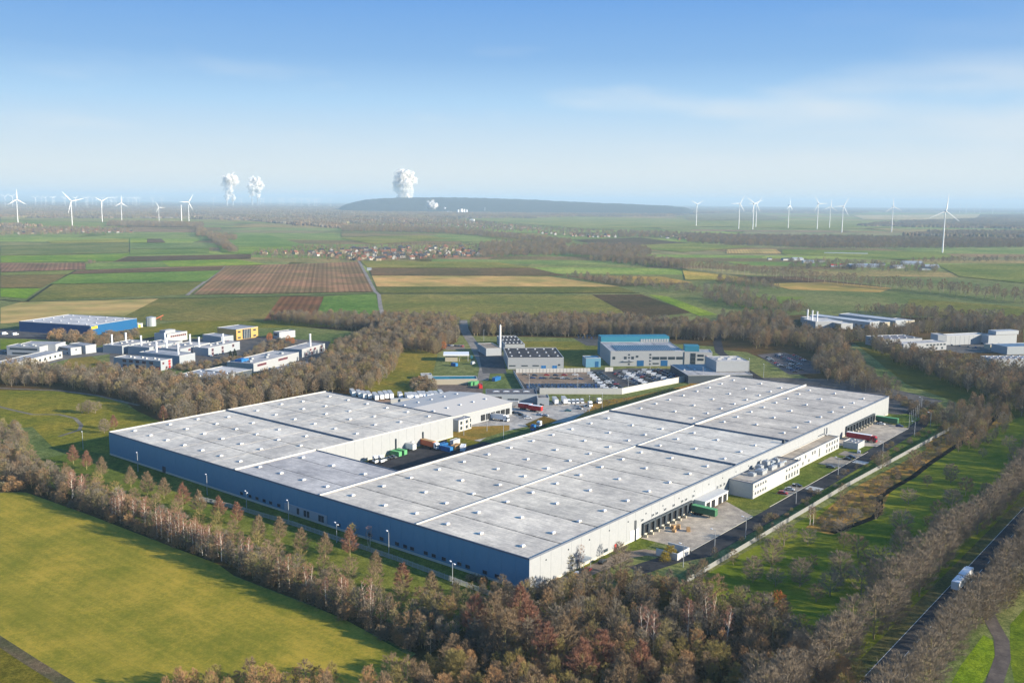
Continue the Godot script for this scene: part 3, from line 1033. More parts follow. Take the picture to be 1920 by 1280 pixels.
func turbine(label: String, at: Vector3, hub: float, blade: float, face: float, phase: float, group := "", simple := false) -> Node3D:
	var t := thing("wind_turbine", label, "wind turbine", at, face, group)
	var m := MB.new()
	m.bar(Vector3.ZERO, Vector3(0, hub, 0), hub * 0.018, hub * 0.01,12)
	put("tower", m.mesh(), M.turbine_white, t)
	var s := hub / 100.0
	var nn := MB.new()
	nn.bar(Vector3(0, hub + s, -4.5 * s), Vector3(0, hub + s, 4 * s), 2.0 * s, 2.2 * s, 8)
	put("nacelle", nn.mesh(), M.turbine_white, t)
	var hb := MB.new()
	hb.bar(Vector3(0, hub + s, 4 * s), Vector3(0, hub + s, 6.5 * s), 1.9 * s, 0.6 * s, 8)
	put("hub", hb.mesh(), M.turbine_white, t)
	for k in 3:
		var w := phase + TAU * k / 3.0
		var dir := Vector3(sin(w), cos(w), 0)
		var side := Vector3(cos(w), -sin(w), 0)
		var c := Vector3(0, hub + s, 5 * s)
		var bl := MB.new()
		var ring_at := func(f: float, chord: float, thick: float) -> Array:
			var p := c + dir * blade * f
			return [p - side * chord * 0.35, p + Vector3(0,0, thick), p + side * chord * 0.65, p - Vector3(0,0, thick)]
		var rows := [ring_at.call(0.0,2.0 * s, 1.0 * s), ring_at.call(0.18,3.4 * s, 0.6 * s), ring_at.call(0.6,2.0 * s, 0.3 * s), ring_at.call(1.0,0.7 * s, 0.1 * s)]
		for j in 3:
			for i in 4: bl.quad(rows[j][i], rows[j + 1][i], rows[j + 1][(i + 1) % 4], rows[j][(i + 1) % 4])
		put("blade", bl.mesh(), M.turbine_white, t)
	return t

func steam(label: String, at: Vector3, puffs: Array, sd: int) -> void:
	# billows of thin overlapping veils of vapour: [x, y, z, radius]
	var r := RandomNumberGenerator.new()
	r.seed = sd
	var f := FastNoiseLite.new()
	f.seed = sd
	f.frequency = 0.02
	var st := SurfaceTool.new()
	st.begin(Mesh.PRIMITIVE_TRIANGLES)
	for p in puffs:
		for k in 9:
			var s := SphereMesh.new()
			s.radius = float(p[3]) * (1.0 if k == 0 else r.randf_range(0.35,0.75))
			s.height = s.radius * 2
			s.radial_segments = 16
			s.rings = 8
			var off := Vector3(r.randf_range(-1,1), r.randf_range(-1,1), r.randf_range(-1,1)).normalized() * float(p[3]) * (0.0 if k == 0 else r.randf_range(0.6,1.35))
			st.append_from(s, 0, Transform3D(Basis(), Vector3(p[0], p[1], p[2]) + off))
	var ar := st.commit().surface_get_arrays(0)
	var v: PackedVector3Array = ar[Mesh.ARRAY_VERTEX]
	var nn: PackedVector3Array = ar[Mesh.ARRAY_NORMAL]
	for k in v.size(): v[k] += nn[k] * f.get_noise_3dv(v[k]) * 62.0
	ar[Mesh.ARRAY_VERTEX] = v
	var st2 := SurfaceTool.new()
	st2.create_from_arrays(ar)
	st2.generate_normals()
	var o := put("steam_cloud", st2.commit(), M.steam)
	o.position = at
	tag(o, label, "steam plume")

# ---------------------------------------------------------------- far things
func far_block(called: String, label: String, category: String, at: Vector3, w: float, h: float, matname: String, round_: bool) -> void:
	var m := MB.new()
	if round_:
		m.bar(Vector3.ZERO, Vector3(0, h, 0), w * 0.55, w * 0.47,14)
	else:
		m.box(Vector3(-w / 2,0,-w / 2), Vector3(w / 2, h, w / 2))
		m.box(Vector3(-w / 5, h, -w / 5), Vector3(w / 5, h * 1.08, w / 5))
	var o := put(called, m.mesh(), M[matname])
	o.position = at
	o.rotation.y = 0.5
	tag(o, label, category)

func barn(label: String, at: Vector3, turn: float, l: float, w: float, roof: String, wall: String) -> void:
	var t := thing("barn", label, "barn", at, turn)
	var g := gable_house_mesh(w, l, 3.8, w * 0.2)
	put("wall", g[0], M[wall], t)
	put("roof", g[1], M[roof], t)

var house_kinds := {}
func houses(rows: Array, label: String, group: String) -> void:
	var walls := [["white", 0.5,0.48,0.45],["cream", 0.36,0.29,0.2],["brick", 0.24,0.12,0.08]]
	var roofs := [["red", 0.2,0.085,0.055],["dark grey", 0.05,0.052,0.06]]
	for q in rows:
		var wl: Array = walls[[0,2,0,1,2,1][int(q[3])]]
		var rf: Array = roofs[0 if int(q[3]) in [2,3] else 1]
		var words := label % [wl[0], rf[0]]
		var key := str(wl[0]) + str(rf[0])
		var s := Vector3(rng.randf_range(0.8,1.2), rng.randf_range(0.85,1.15), rng.randf_range(0.85,1.1))
		if not house_kinds.has(key):
			var t := thing("village_house", words, "house", P(q[0], q[1]), q[2], wl[0] + " " + rf[0] + " " + group)
			var g := gable_house_mesh(8.5,11.0,5.0,3.6)
			put("wall", g[0], mat("house_" + key, lin(wl[1], wl[2], wl[3])), t)
			put("roof", g[1], mat("tiles_" + key, lin(rf[1], rf[2], rf[3])), t)
			var m := MB.new()
			m.box(Vector3(2.0,6.8,-1.4), Vector3(2.8,9.4,-0.7))
			put("chimney", m.mesh(), M.slate, t)
			t.scale = s
			house_kinds[key] = t
		else: dup(house_kinds[key], "village_house", P(q[0], q[1]), q[2], words, wl[0] + " " + rf[0] + " " + group, s)

# ---------------------------------------------------------------- woods
var plots := [[208,690,0.35,64,86],[45,539,0.51,98,16],[122,607,0.52,15,30],[141,593,0.10,10,20],[135,607,0.59,16,31],[153,592,0.15,10,22],[172,568,0.37,34,19],[183,544,0.32,41,22],[194,517,0.37,41,22],[213,505,0.31,42,16],[175,487,0.24,17,43],[150,473,0.32,13,45],[232,598,0.22,24,16],[258,554,0.06,13,27],[284,567,0.12,26,26],[315,544,0.01,19,9],[191,414,0.32,61,24],[260,442,0.35,37,18],[139,388,0.34,31,34],[161,396,0.20,19,29],[196,391,0.09,39,10],[270,713,0.04,6,6],[246,280,-0.78,32,13],[255,300,-0.70,8,8],[369,336,-0.61,13,31],[395,336,-0.74,17,55],[331,281,-0.81,44,53],[379,240,-0.73,12,12],[396,228,-0.81,59,50],[433,263,-0.78,59,14],[437,185,-0.96,22,16],[372,145,-0.78,48,47],[223,211,-0.85,33,16],[239,181,-0.85,8,12],[153,171,0.04,11,12],[739,198,-0.68,31,28],[747,174,-0.53,15,66],[774,153,-0.26,17,76],[807,138,-0.30,19,73],[796,147,-0.42,47,24],[644,96,-0.62,41,26],[634,76,-0.56,48,16],[702,58,-0.56,48,12],[695,64,-0.83,8,14],[731,29,-0.60,32,14],[680,1,-0.67,38,20],[597,-7,-0.77,58,18],[702,20,-0.62,16,8]]
func clear_of_buildings(q: Vector2) -> bool:
	for b in plots:
		var v := (q - Vector2(b[0], b[1])).rotated(-b[2])
		if v.x > -2.5 and v.x < b[3] + 2.5 and v.y > -2.5 and v.y < b[4] + 2.5: return false
	if q.x > -3 and q.x < 366 and q.y > -2 and q.y < 112: return false
	if q.x > -3 and q.x < 212 and q.y > -2 and q.y < 276: return false
	return true

func seen(at: Vector3) -> float:
	# distance from the camera, or 1e9 outside its view
	var v := at - EYE
	var z := v.dot(VIEW)
	if z < 1.0: return 1e9
	var side := v.dot(Vector3(0.63095,0.00817,0.77578)) / z
	var up := v.dot(Vector3(0.10657,0.98955,-0.0971)) / z
	return z if absf(side) < 0.55 and up > -0.40 else 1e9

const TINTS := [[0.273,0.2,0.132],[0.241,0.2,0.148],[0.289,0.24,0.117],[0.322,0.216,0.124],[0.209,0.176,0.132],[0.257,0.224,0.171]]
func place(q: Vector2, h: float, model: float, fat := 1.0) -> Transform3D:
	var s := h / model
	return Transform3D(Basis(Vector3.UP, rng.randf() * TAU).scaled_local(Vector3(s * fat, s, s * fat)), P(q.x, q.y))

func tint() -> Color:
	var t: Array = TINTS[rng.randi() % TINTS.size()]
	var v := rng.randf_range(0.66,1.06)
	return Color(t[0] * v, t[1] * v, t[2] * v)

func zone(q: Vector2) -> String:
	# where a tree stands along the warehouse's shaded end wall, its near corner or its sunny side
	if q.x < -70: return "pasture side, %s" % ["far left", "left", "middle", "right", "bottom"][clampi(int((200 - q.y) / 60.0), 0,4)]
	if q.x < -20: return "end wall side, %s" % ["far left", "left", "middle", "right", "bottom"][clampi(int((240 - q.y) / 60.0), 0,4)]
	return "%s the near corner" % ("below" if q.x < 25 else "right of" if q.x < 70 else "far right of")

func woods(spots: Array) -> void:
	var list := []
	for s in spots:
		if clear_of_buildings(s[0]): list.append([seen(P(s[0].x, s[0].y)), s])
	list.sort_custom(func(a, b): return a[0] < b[0])
	var meshes := []
	for k in 6: meshes.append(joined(tree_meshes(300 + k, 12.0,[3.5,3.4,3.7,3.2,4.0,2.8][k],0.18, "column" if k % 5 == 0 else "dome", 1 if k < 2 or k > 3 else 2,[22,24,13,13,26,18][k],5,13,1.0,0.1,0.15), M.bark_pale if k == 0 else M.bark_olive, M.wood_twig))
	var rest := [[],[],[],[],[],[]]
	for k in list.size():
		var s: Array = list[k][1]
		if k < 290 and list[k][0] < 1e8:
			var cell := "%s, %s" % [s[2], zone(s[0])]
			plant("wood", "%s%%T tree in the %s" % ["low " if s[1] < 8.0 else "tall " if s[1] > 9.6 else "", cell], "trees of the %s" % cell, P(s[0].x, s[0].y), s[1])
		else: rest[rng.randi() % 6].append([place(s[0], s[1],12.0, rng.randf_range(0.85,1.2)), tint()])
	for k in 6: mass("woodland_trees", "bare brown deciduous trees of the woods round the estate", "woodland", meshes[k], rest[k])

func shrubs(spots: Array) -> void:
	var list := []
	for s in spots:
		if clear_of_buildings(s[0]): list.append([seen(P(s[0].x, s[0].y)) / s[1], s])
	list.sort_custom(func(a, b): return a[0] < b[0])
	var rest := [[],[]]
	var meshes := []
	for k in 2: meshes.append(joined(tree_meshes(400 + k, 4.0,2.6,0.05, "shrub", 4,6,4,10,0.8,0.09,0.1), M.bark_olive, M.wood_twig))
	for k in list.size():
		var s: Array = list[k][1]
		if k < 150 and list[k][0] < 1e7: plant("shrub", "%s bare %%T shrub, %s in the %s" % ["low" if s[1] < 2.6 else "high", nth(s[2]), s[2]], "shrubs in the %s" % s[2], P(s[0].x, s[0].y), s[1])
		else: rest[rng.randi() % 2].append([place(s[0], s[1],4.0, rng.randf_range(0.9,1.4)), tint()])
	for k in 2: mass("undergrowth", "brown winter scrub and tall dead weeds", "undergrowth", meshes[k], rest[k])

func far_trees(spots: Array) -> void:
	var rest := [[],[]]
	var meshes := []
	for k in 2: meshes.append(joined(tree_meshes(500 + k, 14.0,4.8,0.15, "dome", 1,14,4,7,2.0,0.34,0.3), M.bark_grey, M.wood_twig))
	for s in spots:
		if clear_of_buildings(s[0]): rest[rng.randi() % 2].append([place(s[0], s[1],14.0), tint()])
	for k in 2: mass("distant_trees", "bare trees of the far hedges, villages and wood bands", "woodland", meshes[k], rest[k])

func far_woods(spots: Array) -> void:
	# clumps of crowns, each about forty metres wide
	var r := RandomNumberGenerator.new()
	r.seed = 9
	var m := MB.new()
	for k in 16:
		var c := Vector3(r.randf_range(-0.6,0.6), 0, r.randf_range(-0.45,0.45)) * 40.0
		var h := r.randf_range(9,15)
		for j in 10:
			var w := TAU * j / 10
			var a := c + Vector3(cos(w) * 5, h * 0.3, sin(w) * 5)
			var b := c + Vector3(cos(w + 0.6) * 5, h * 0.3, sin(w + 0.6) * 5)
			m.tri(a, b, c + Vector3(r.randf_range(-2,2), h * r.randf_range(0.8,1.0), r.randf_range(-2,2)))
			m.tri(a + Vector3(0,-h * 0.3,0), b + Vector3(0,-h * 0.3,0), c + Vector3(r.randf_range(-3,3), h * 0.6, r.randf_range(-3,3)))
	var mesh := m.mesh()
	mesh.surface_set_material(0, M.wood_twig)
	var places := []
	for s in spots:
		var g := float(s[1]) / 55.0
		places.append([Transform3D(Basis(Vector3.UP, rng.randf() * TAU).scaled_local(Vector3(g * 1.3, rng.randf_range(0.9,1.4), g * 1.3)), P(s[0].x, s[0].y)), tint()])
	mass("distant_woods", "hazy woods in bands along the horizon", "woodland", mesh, places)


func land() -> void:
	# the plain, in rings of growing squares
	var m := MB.new()
	m.colored = true
	m.col = Color(0.33,0.34,0.18)
	var e := [-32000.0,-14000.0,-6000.0,-2500.0,-1000.0,-400.0,0.0,400.0,1000.0,2500.0,6000.0,14000.0,32000.0]
	for i in 12:
		for j in 12: m.quad(P(e[i], e[j],0), P(e[i], e[j + 1],0), P(e[i + 1], e[j + 1],0), P(e[i + 1], e[j],0))
	struct("ground", m.mesh(), M.crop, "flat farmland plain")
	# patchwork of distant fields
	var away := Vector2(VIEW.x, -VIEW.z).normalized()
	var side := Vector2(away.y, -away.x)
	var eye := Vector2(EYE.x, -EYE.z)
	var tones := [Color(0.44,0.50,0.21), Color(0.42,0.42,0.20), Color(0.51,0.48,0.24), Color(0.55,0.36,0.26), Color(0.40,0.50,0.17), Color(0.65,0.46,0.27), Color(0.46,0.31,0.22), Color(0.55,0.62,0.21), Color(0.47,0.42,0.24)]
	var r := 1750.0
	while r < 14000.0:
		var deep := r * rng.randf_range(0.05,0.11)
		var s := -r * 0.68 + rng.randf_range(0,200)
		while s < r * 0.68:
			var w := rng.randf_range(0.1,0.34) * minf(r, 5000.0)
			var sk := rng.randf_range(-0.12,0.12) * w
			var q := []
			for c in [[s, r],[s + w, r + sk * 0.2],[s + w + sk, r + deep],[s + sk, r + deep - sk * 0.1]]:
				var p: Vector2 = eye + side * c[0] + away * c[1]
				q.append([p.x, p.y])
			sheet("field", q, 0.12 + 0.00004 * r, "plough" if rng.randf() < 0.3 else "crop", tones[rng.randi() % tones.size()], "", rng.randf() * PI)
			s += w
		r += deep
	sheet("field", [[256.4,992.8],[302.6,1040.6],[441,958.3],[310.3,811],[292.1,837.9],[242.9,834.2],[191.9,842.9]],0.225082, "plough", Color(0.761,0.577,0.267), "", 1.03)
	sheet("field", [[441,958.3],[569.1,871.1],[386.9,665.6],[291.4,775.2],[294.8,792.1]],0.232978, "crop", Color(0.355,0.299,0.114), "", 0.00)
	sheet("field", [[569.1,871.1],[603.7,824.6],[462.7,670.4],[386.9,665.6]],0.232105, "plough", Color(0.319,0.15,0.084), "", -0.74)
	sheet("field", [[603.7,824.6],[687.8,813.9],[512.3,617.3],[463.9,669.1]],0.23039, "crop", Color(0.294,0.422,0.12), "", 0.00)
	sheet("field", [[676.9,791.5],[875.2,574.9],[730.5,431.9],[664.7,380.6],[481,578.2]],0.236302, "crop", Color(0.396,0.341,0.126), "", 0.00)
	sheet("field", [[878.4,577.1],[930.8,528.4],[778.4,364.7],[664.7,380.6],[739.3,439]],0.230201, "crop", Color(0.158,0.106,0.075), "", 0.00)
	sheet("field", [[937.2,521.7],[929.6,485.5],[779.1,332.2],[754.4,343.2]],0.236527, "crop", Color(0.409,0.514,0.084), "", 0.00)
	sheet("field", [[751.1,881.9],[1009.6,617.7],[950.8,547.8],[688.7,807.2]],0.255669, "crop", Color(0.318,0.279,0.093), "", 0.00)
	sheet("field", [[894,1045],[1101,823],[1014.8,619.1],[755.2,884]],0.301103, "plough", Color(0.912,0.607,0.263), "", -0.40)
	sheet("field", [[1015,1184],[1242,964],[1133,808],[898,1049]],0.79582, "crop", Color(0.341,0.21,0.14), "", 0.00)
	sheet("field", [[1156,1365],[1326,1129],[1253,973],[1018,1191]],0.856468, "crop", Color(0.499,0.422,0.138), "", 0.00)
	sheet("field", [[850,1405],[1128,1341],[693.8,824.8],[497,967.2]],0.814649, "plough", Color(0.491,0.292,0.188), "", -0.70)
	sheet("field", [[552,1418],[782,1323],[630,1140],[444,1259]],0.780484, "crop", Color(0.294,0.435,0.104), "", 0.00)
	sheet("field", [[442,1255],[627,1136],[500.2,974.7],[311.9,1049.6]],0.292126, "crop", Color(0.343,0.309,0.104), "", 0.00)
	sheet("field", [[601,1491],[848,1407],[786,1329],[559,1428]],0.810355, "crop", Color(0.319,0.186,0.14), "", 0.00)
	sheet("field", [[702,1654],[850,1629],[765,1467],[622,1499]],0.859102, "crop", Color(0.369,0.46,0.164), "", 0.00)
	sheet("field", [[854,1637],[996,1578],[939,1394],[766,1465]],0.875857, "crop", Color(0.453,0.556,0.093), "", 0.00)
	sheet("field", [[588,1763],[716,1686],[628,1511],[494,1544]],0.881593, "plough", Color(0.425,0.244,0.173), "", -0.47)
	sheet("field", [[463,1473],[546,1415],[406,1210],[367,1250]],0.78936, "crop", Color(0.352,0.253,0.121), "", 0.00)
	sheet("field", [[365,1245],[402,1202],[323.8,1075.7],[313.8,1126.2]],0.287568, "crop", Color(0.355,0.528,0.044), "", 0.00)
	sheet("field", [[491,1538],[606,1505],[550,1420],[466,1479]],0.8042, "crop", Color(0.369,0.386,0.138), "", 0.00)
	sheet("field", [[701,2026],[890,1909],[958,1937],[783,1692],[602,1795]],0.965123, "crop", Color(0.396,0.514,0.084), "", 0.00)
	sheet("field", [[897,2480],[1238,2444],[959,1951],[705,2036]],1.1151, "crop", Color(0.343,0.352,0.158), "", 0.00)
	sheet("field", [[1115,2688],[1393,2718],[1246,2459],[1055,2531]],1.1989, "crop", Color(0.581,0.514,0.151), "", 0.00)
	sheet("field", [[1375,2678],[1436,2682],[1268,2396],[1224,2410]],1.23101, "crop", Color(0.483,0.571,0.114), "", 0.00)
	sheet("field", [[1415,2645],[1448,2618],[1316,2378],[1268,2396]],1.21998, "crop", Color(0.258,0.171,0.14), "", 0.00)
	sheet("field", [[1215,2395],[1407,2301],[1217,2009],[1056,2115]],1.12777, "crop", Color(0.355,0.422,0.201), "", 0.00)
	sheet("field", [[1049,2103],[1209,1998],[1089,1818],[928,1889]],1.02906, "crop", Color(0.355,0.435,0.151), "", 0.00)
	sheet("field", [[773,1678],[888,1825],[1133,1716],[1029,1573],[858,1646]],0.880243, "crop", Color(0.268,0.163,0.127), "", 0.00)
	sheet("field", [[1425,2286],[1686,2596],[1930,2721],[1482,1932],[1283,2065]],1.13615, "crop", Color(0.343,0.46,0.151), "", 0.00)
	sheet("field", [[1275,2053],[1472,1920],[1413,1762],[1133,1716],[1123,1818]],1.04497, "crop", Color(0.396,0.5,0.114), "", 0.00)
	sheet("field", [[1914,2297],[2359,2389],[2173,2029],[1703,1913]],1.21887, "crop", Color(0.483,0.435,0.151), "", 0.00)
	sheet("field", [[2356,2805],[2456,2386],[2383,2302],[1974,2366]],1.42284, "crop", Color(0.464,0.344,0.228), "", 0.00)
	sheet("field", [[2782,2368],[2832,2174],[2258,1584],[2260,1845],[2389,2098]],1.42184, "crop", Color(0.515,0.422,0.179), "", 0.00)
	sheet("field", [[1009.1,435.9],[1058,341],[856.2,314.8],[894.9,380.6]],0.247849, "crop", Color(0.283,0.363,0.093), "", 0.00)
	sheet("field", [[1139.4,224],[1127.6,79.5],[937.5,4.3],[951.5,43.6],[934.8,112.3],[930.4,170.6]],0.252237, "crop", Color(0.382,0.319,0.114), "", 0.00)
	sheet("field", [[1229,477],[1330,419],[1291,297],[1208,288],[1155.5,403.8]],0.285668, "plough", Color(0.779,0.533,0.195), "", -0.31)
	sheet("field", [[1335,573],[1417,509],[1300,295],[1336,421],[1239,481]],0.314595, "crop", Color(0.24,0.15,0.116), "", 0.00)
	sheet("field", [[1948,415],[2255,221],[1543,101],[1551,166],[1624,285]],0.923488, "crop", Color(0.343,0.363,0.114), "", 0.00)
	sheet("field", [[2220,1046],[2342,957],[2125,843],[2015,943]],1.06408, "plough", Color(0.835,0.577,0.263), "", -1.09)
	sheet("field", [[2341,938],[2566,584],[2274,453],[2103,527],[2113,837]],1.07664, "crop", Color(0.382,0.422,0.126), "", 0.00)
	sheet("field", [[2209,766],[2354,686],[2327,480],[2162,557]],1.02338, "crop", Color(0.278,0.171,0.14), "", 0.00)
	sheet("field", [[1415,734],[1340,585],[1256,524],[1202,609]],0.802198, "crop", Color(0.816,0.577,0.203), "", 0.00)
	sheet("field", [[1133,808],[1209,649],[1138,569],[1017.6,622.9]],0.3043, "crop", Color(0.308,0.201,0.14), "", 0.00)
	sheet("field", [[1183,758],[1237,671],[1163,573],[1077,631]],0.309047, "crop", Color(0.726,0.452,0.18), "", 0.00)
	sheet("field", [[2108,1346],[2542,1345],[2438,1058],[1998,1060]],1.07028, "crop", Color(0.438,0.435,0.151), "", 0.00)
	sheet("field", [[2415,1718],[2771,1666],[2506,1325],[2123,1375]],1.21111, "crop", Color(0.24,0.171,0.14), "", 0.00)
	sheet("field", [[5484,5011],[6646,5047],[6085,3347],[4745,2199],[3480,2392],[4435,3876]],2.55271, "crop", Color(0.515,0.487,0.209), "", 0.00)
	sheet("field", [[10597,5873],[13138,6228],[6929,2893],[5766,3128]],3.96068, "crop", Color(0.451,0.367,0.263), "", 0.00)
	sheet("field", [[5766,3128],[7453,2179],[5816,1490],[4444,1604],[4472,2380]],2.29601, "crop", Color(0.483,0.46,0.179), "", 0.00)
	sheet("field", [[10165,3570],[13386,3074],[8041,1637],[7574,2547]],3.55218, "crop", Color(0.994,0.72,0.566), "", 0.00)
	sheet("field", [[2712,6698],[3136,6074],[4323,5537],[3865,4541],[3118,4028],[2408,4727],[2175,5450]],2.48975, "crop", Color(0.598,0.5,0.225), "", 0.00)
	sheet("field", [[2148,5387],[2380,4675],[2524,4258],[1862,3718],[1529,3949]],2.06384, "crop", Color(0.453,0.473,0.151), "", 0.00)
	sheet("meadow", [[-170.6,363.5],[-74,256.8],[-57.1,239.6],[-54.5,189.9],[-53.4,139.6],[-52,101.4],[-55.1,86.6],[-53.9,46.4],[-53.6,31.8],[-57.7,0.2],[-64.2,-10.5],[-111.2,-44],[-182.5,-46],[-229.1,97.4]],0.02, "pasture", Color(0.456,0.352,0.074), "big green pasture beside the tree belt", 0.00)
	sheet("meadow", [[-159,133.7],[-128.5,98.7],[-128.8,57.6],[-132,6.5],[-173.6,-19.4],[-199.9,62.4]],0.03, "grass", Color(0.33,0.249,0.052), "rough verge below the farm track", 0.00)
	sheet("meadow", [[-27.9,577.8],[61.2,454.5],[72.6,409.1],[57.5,320.4],[59.8,307.3],[0.3,275.4],[-12.2,306.4],[2.7,362.6],[-79.9,401.5]],0.02, "grass", Color(0.39,0.332,0.066), "sloping meadow with a footpath behind the warehouse", 0.30)
	sheet("meadow", [[30.3,-35.1],[43.3,-37.6],[187.3,-41.4],[303.6,-43.9],[414.4,-65.7],[347.3,-125.4],[201.9,-111],[85.2,-106.9],[23.6,-106.7],[29.5,-78.7]],0.015, "mown", Color(0.318,0.332,0.045), "mown green with orchard trees beside the road", 0.40)
	sheet("rough_grass", [[122.3,-56.4],[158.2,-63.2],[203.1,-53.5],[260.7,-54.2],[315.5,-54],[402.7,-63.7],[469.7,-41.3],[348.4,-33.6],[284.6,-44.6],[188,-39.7],[123.4,-45]],0.03, "litter", Color(0.535,0.345,0.111), "strip of withered brown grass along the brook", 0.00)
	sheet("meadow", [[668.8,132.9],[689.8,109.9],[479.5,-52.5],[415.2,-89],[382.1,-72.3],[476.3,24.2]],0.012, "mown", Color(0.2,0.18,0.04), "long mown strip between the woods", 0.00)
	sheet("rough_grass", [[483.3,82.3],[460.5,41.9],[430.6,3.1],[436.3,24.5],[445.8,84],[461.4,142.8],[419.1,114],[428,84.8]],0.02, "litter", Color(0.508,0.325,0.101), "withered grass behind the warehouse", 0.00)
	sheet("grass", [[470,351.1],[544.6,219.3],[450,155.6],[438.2,206.8],[503.7,314.1]],0.012, "grass", Color(0.39,0.303,0.07), "lawn behind the big white hall", 0.00)
	sheet("grass", [[429.8,395.3],[507.1,310.3],[382.3,231.2],[365.2,250.4],[446.6,327.3],[399.9,369.3]],0.014, "grass", Color(0.376,0.315,0.087), "pale lawn between the two halls", 0.00)
	sheet("rough_grass", [[161.7,618.5],[133.1,517],[128,480.7],[137.6,453.2],[97.8,463],[75.3,519.9],[105.2,540.9]],0.02, "grass", Color(0.376,0.287,0.096), "brown stubble patch before the red-windowed offices", 0.00)
	sheet("grass", [[222.6,374.6],[376.6,453.6],[346.2,370.5],[279,311.3],[210.3,266.3],[196,277.1]],0.01, "grass", Color(0.429,0.332,0.082), "grassy slope beside the thicket", 0.00)
	sheet("grass", [[235,395.9],[337,497],[384.2,498],[276.5,386.9]],0.016, "grass", Color(0.307,0.352,0.045), "bright lawn behind the end hall", 0.00)
	sheet("grass", [[267.2,711.7],[316.2,728.4],[404,682],[439,582.7],[414.1,571],[347.7,624.3],[233,611.2],[184.6,616.1]],0.02, "grass", Color(0.365,0.312,0.07), "grass margin behind the estate", 0.00)
	sheet("grass", [[143.2,729.9],[172.2,698.2],[141.6,663.5],[116.7,668.2]],0.016, "grass", Color(0.286,0.352,0.052), "green strip before the blue hall", 0.00)
	sheet("grass", [[22.8,-127.1],[37.7,-126],[64.5,-125.9],[62.3,-129],[49.7,-132.7],[30,-133.4]],0.03, "grass", Color(0.286,0.406,0.034), "bright green wedge beside the footpath", 0.00)
	sheet("grass", [[78.1,-130.4],[118.7,-132.5],[43.5,-151.7],[34.5,-141.1],[54.1,-135.3]],0.02, "grass", Color(0.226,0.303,0.034), "green bank right of the footpath", 0.00)
	sheet("wood_floor", [[65.9,550.3],[137.1,431.2],[237.7,392.8],[442.2,553.2],[492.3,486.3],[415.7,410.6],[344.7,372.2],[204,260],[172.5,314.6],[111.9,302.5],[46.6,302.3],[75,393.4],[58.3,452.2],[11.9,504.7],[40.3,579]],0.008, "litter", Color(0.171,0.114,0.059), "leaf litter of the woods", 0.00)
	sheet("wood_floor", [[-49,345.4],[-36.3,278],[-39,219.7],[-40.6,161.1],[-39.5,119.7],[-41.6,86.8],[-40.4,53.3],[-39.3,28.6],[-16.8,7.1],[-9.1,4.6],[42,-38.3],[30.6,-79.9],[21.3,-101.5],[-30.4,-115.1],[-132,6.5],[-77.5,-7.6],[-55.8,-2.1],[-53.4,45.9],[-54.8,87],[-53,141],[-55.7,193.4],[-57.8,241.6],[-80.1,263.9]],0.009, "litter", Color(0.171,0.114,0.059), "leaf litter of the woods", 0.00)
	sheet("wood_floor", [[374.8,652],[473.1,586.6],[492.3,486.3],[612.8,401.9],[605.2,245.4],[549.6,213.9],[514.6,333.7],[400.4,508.1]],0.01, "litter", Color(0.171,0.114,0.059), "leaf litter of the woods", 0.00)
	sheet("wood_floor", [[533.3,208.1],[732.2,308.1],[846.6,260.2],[973.9,48.2],[479.5,-52.5],[628.3,71.2],[651.2,126.6],[595.9,116],[432.8,14.3],[442.1,78.5],[538.3,179.7]],0.011, "litter", Color(0.171,0.114,0.059), "leaf litter of the woods", 0.00)
	sheet("grass", [[-9.5,-14],[120,-3],[145,-36],[362,-37],[372,0],[372,112],[142,112],[142,290],[-12,290],[-46,290],[-46,10],[-30,-10]],0.018, "grass", Color(0.27,0.29,0.08), "lawn round the warehouse")
	sheet("asphalt", [[44,104],[364,104],[364,121],[150,121],[140,172],[130,163],[44,163]],0.04, "paving", Color(0.09,0.09,0.095), "dark asphalt lorry court between the two wings")
	sheet("concrete_yard", [[70,-0.5],[70.5,-22.3],[123.5,-22.3],[135,-4],[138,-0.5]],0.05, "paving", Color(0.78,0.68,0.55), "pale concrete yard before the near loading docks")
	sheet("concrete_yard", [[262,-0.5],[277,-21.8],[332,-21.4],[339,-5],[352,-0.5]],0.05, "paving", Color(0.78,0.69,0.57), "pale concrete yard before the far loading docks")
	strip("road", [[40,-17],[58,-21],[70,-26.6],[120,-27],[200,-26.2],[300,-24.6],[345,-24],[365,-20],[376,-8],[380,20],[384,125]],8.2,0.045, "paving", Color(0.085,0.088,0.095), "dark asphalt service road along the warehouse")
	strip("road", [[5,-3],[30,-4.5],[50,-6],[58,-10],[62,-20]],6.5,0.042, "paving", Color(0.42,0.34,0.26), "earthy parking strip by the near wall")
	sheet("asphalt", [[366,-8],[430,-14],[470,60],[420,130],[366,112]],0.036, "paving", Color(0.2,0.19,0.18), "car park behind the far corner")
	sheet("grass", [[356,-1],[361,-1],[372,-8],[368,-20],[340,-19],[341,-6]],0.056, "grass", Color(0.28,0.33,0.08), "lawn with flagpoles")
	for q in [[160.0,-16.0,178.0,-22.2],[222.0,-11.0,240.0,-22.2],[246.0,-12.0,256.0,-22.0]]: sheet("parking_bay", [[q[0], q[1]],[q[2], q[1]],[q[2], q[3]],[q[0], q[3]]],0.052, "paving", Color(0.5,0.45,0.38), "")
	for x in [176.0,236.0]:
		for k in 6: struct("road_marking", slab_box(Vector3(x + k * 1.0,0.05,23.2), Vector3(x + k * 1.0 + 0.5,0.062,30.0)), M.paint_line)
	# kerbs of the service road and yards
	for q in [[70.0,123.0,22.5],[276.0,332.0,21.6],[140.0,262.0,22.3]]: struct("kerb", slab_box(Vector3(q[0],0, q[2] - 0.1), Vector3(q[1],0.13, q[2] + 0.1)), M.plinth)
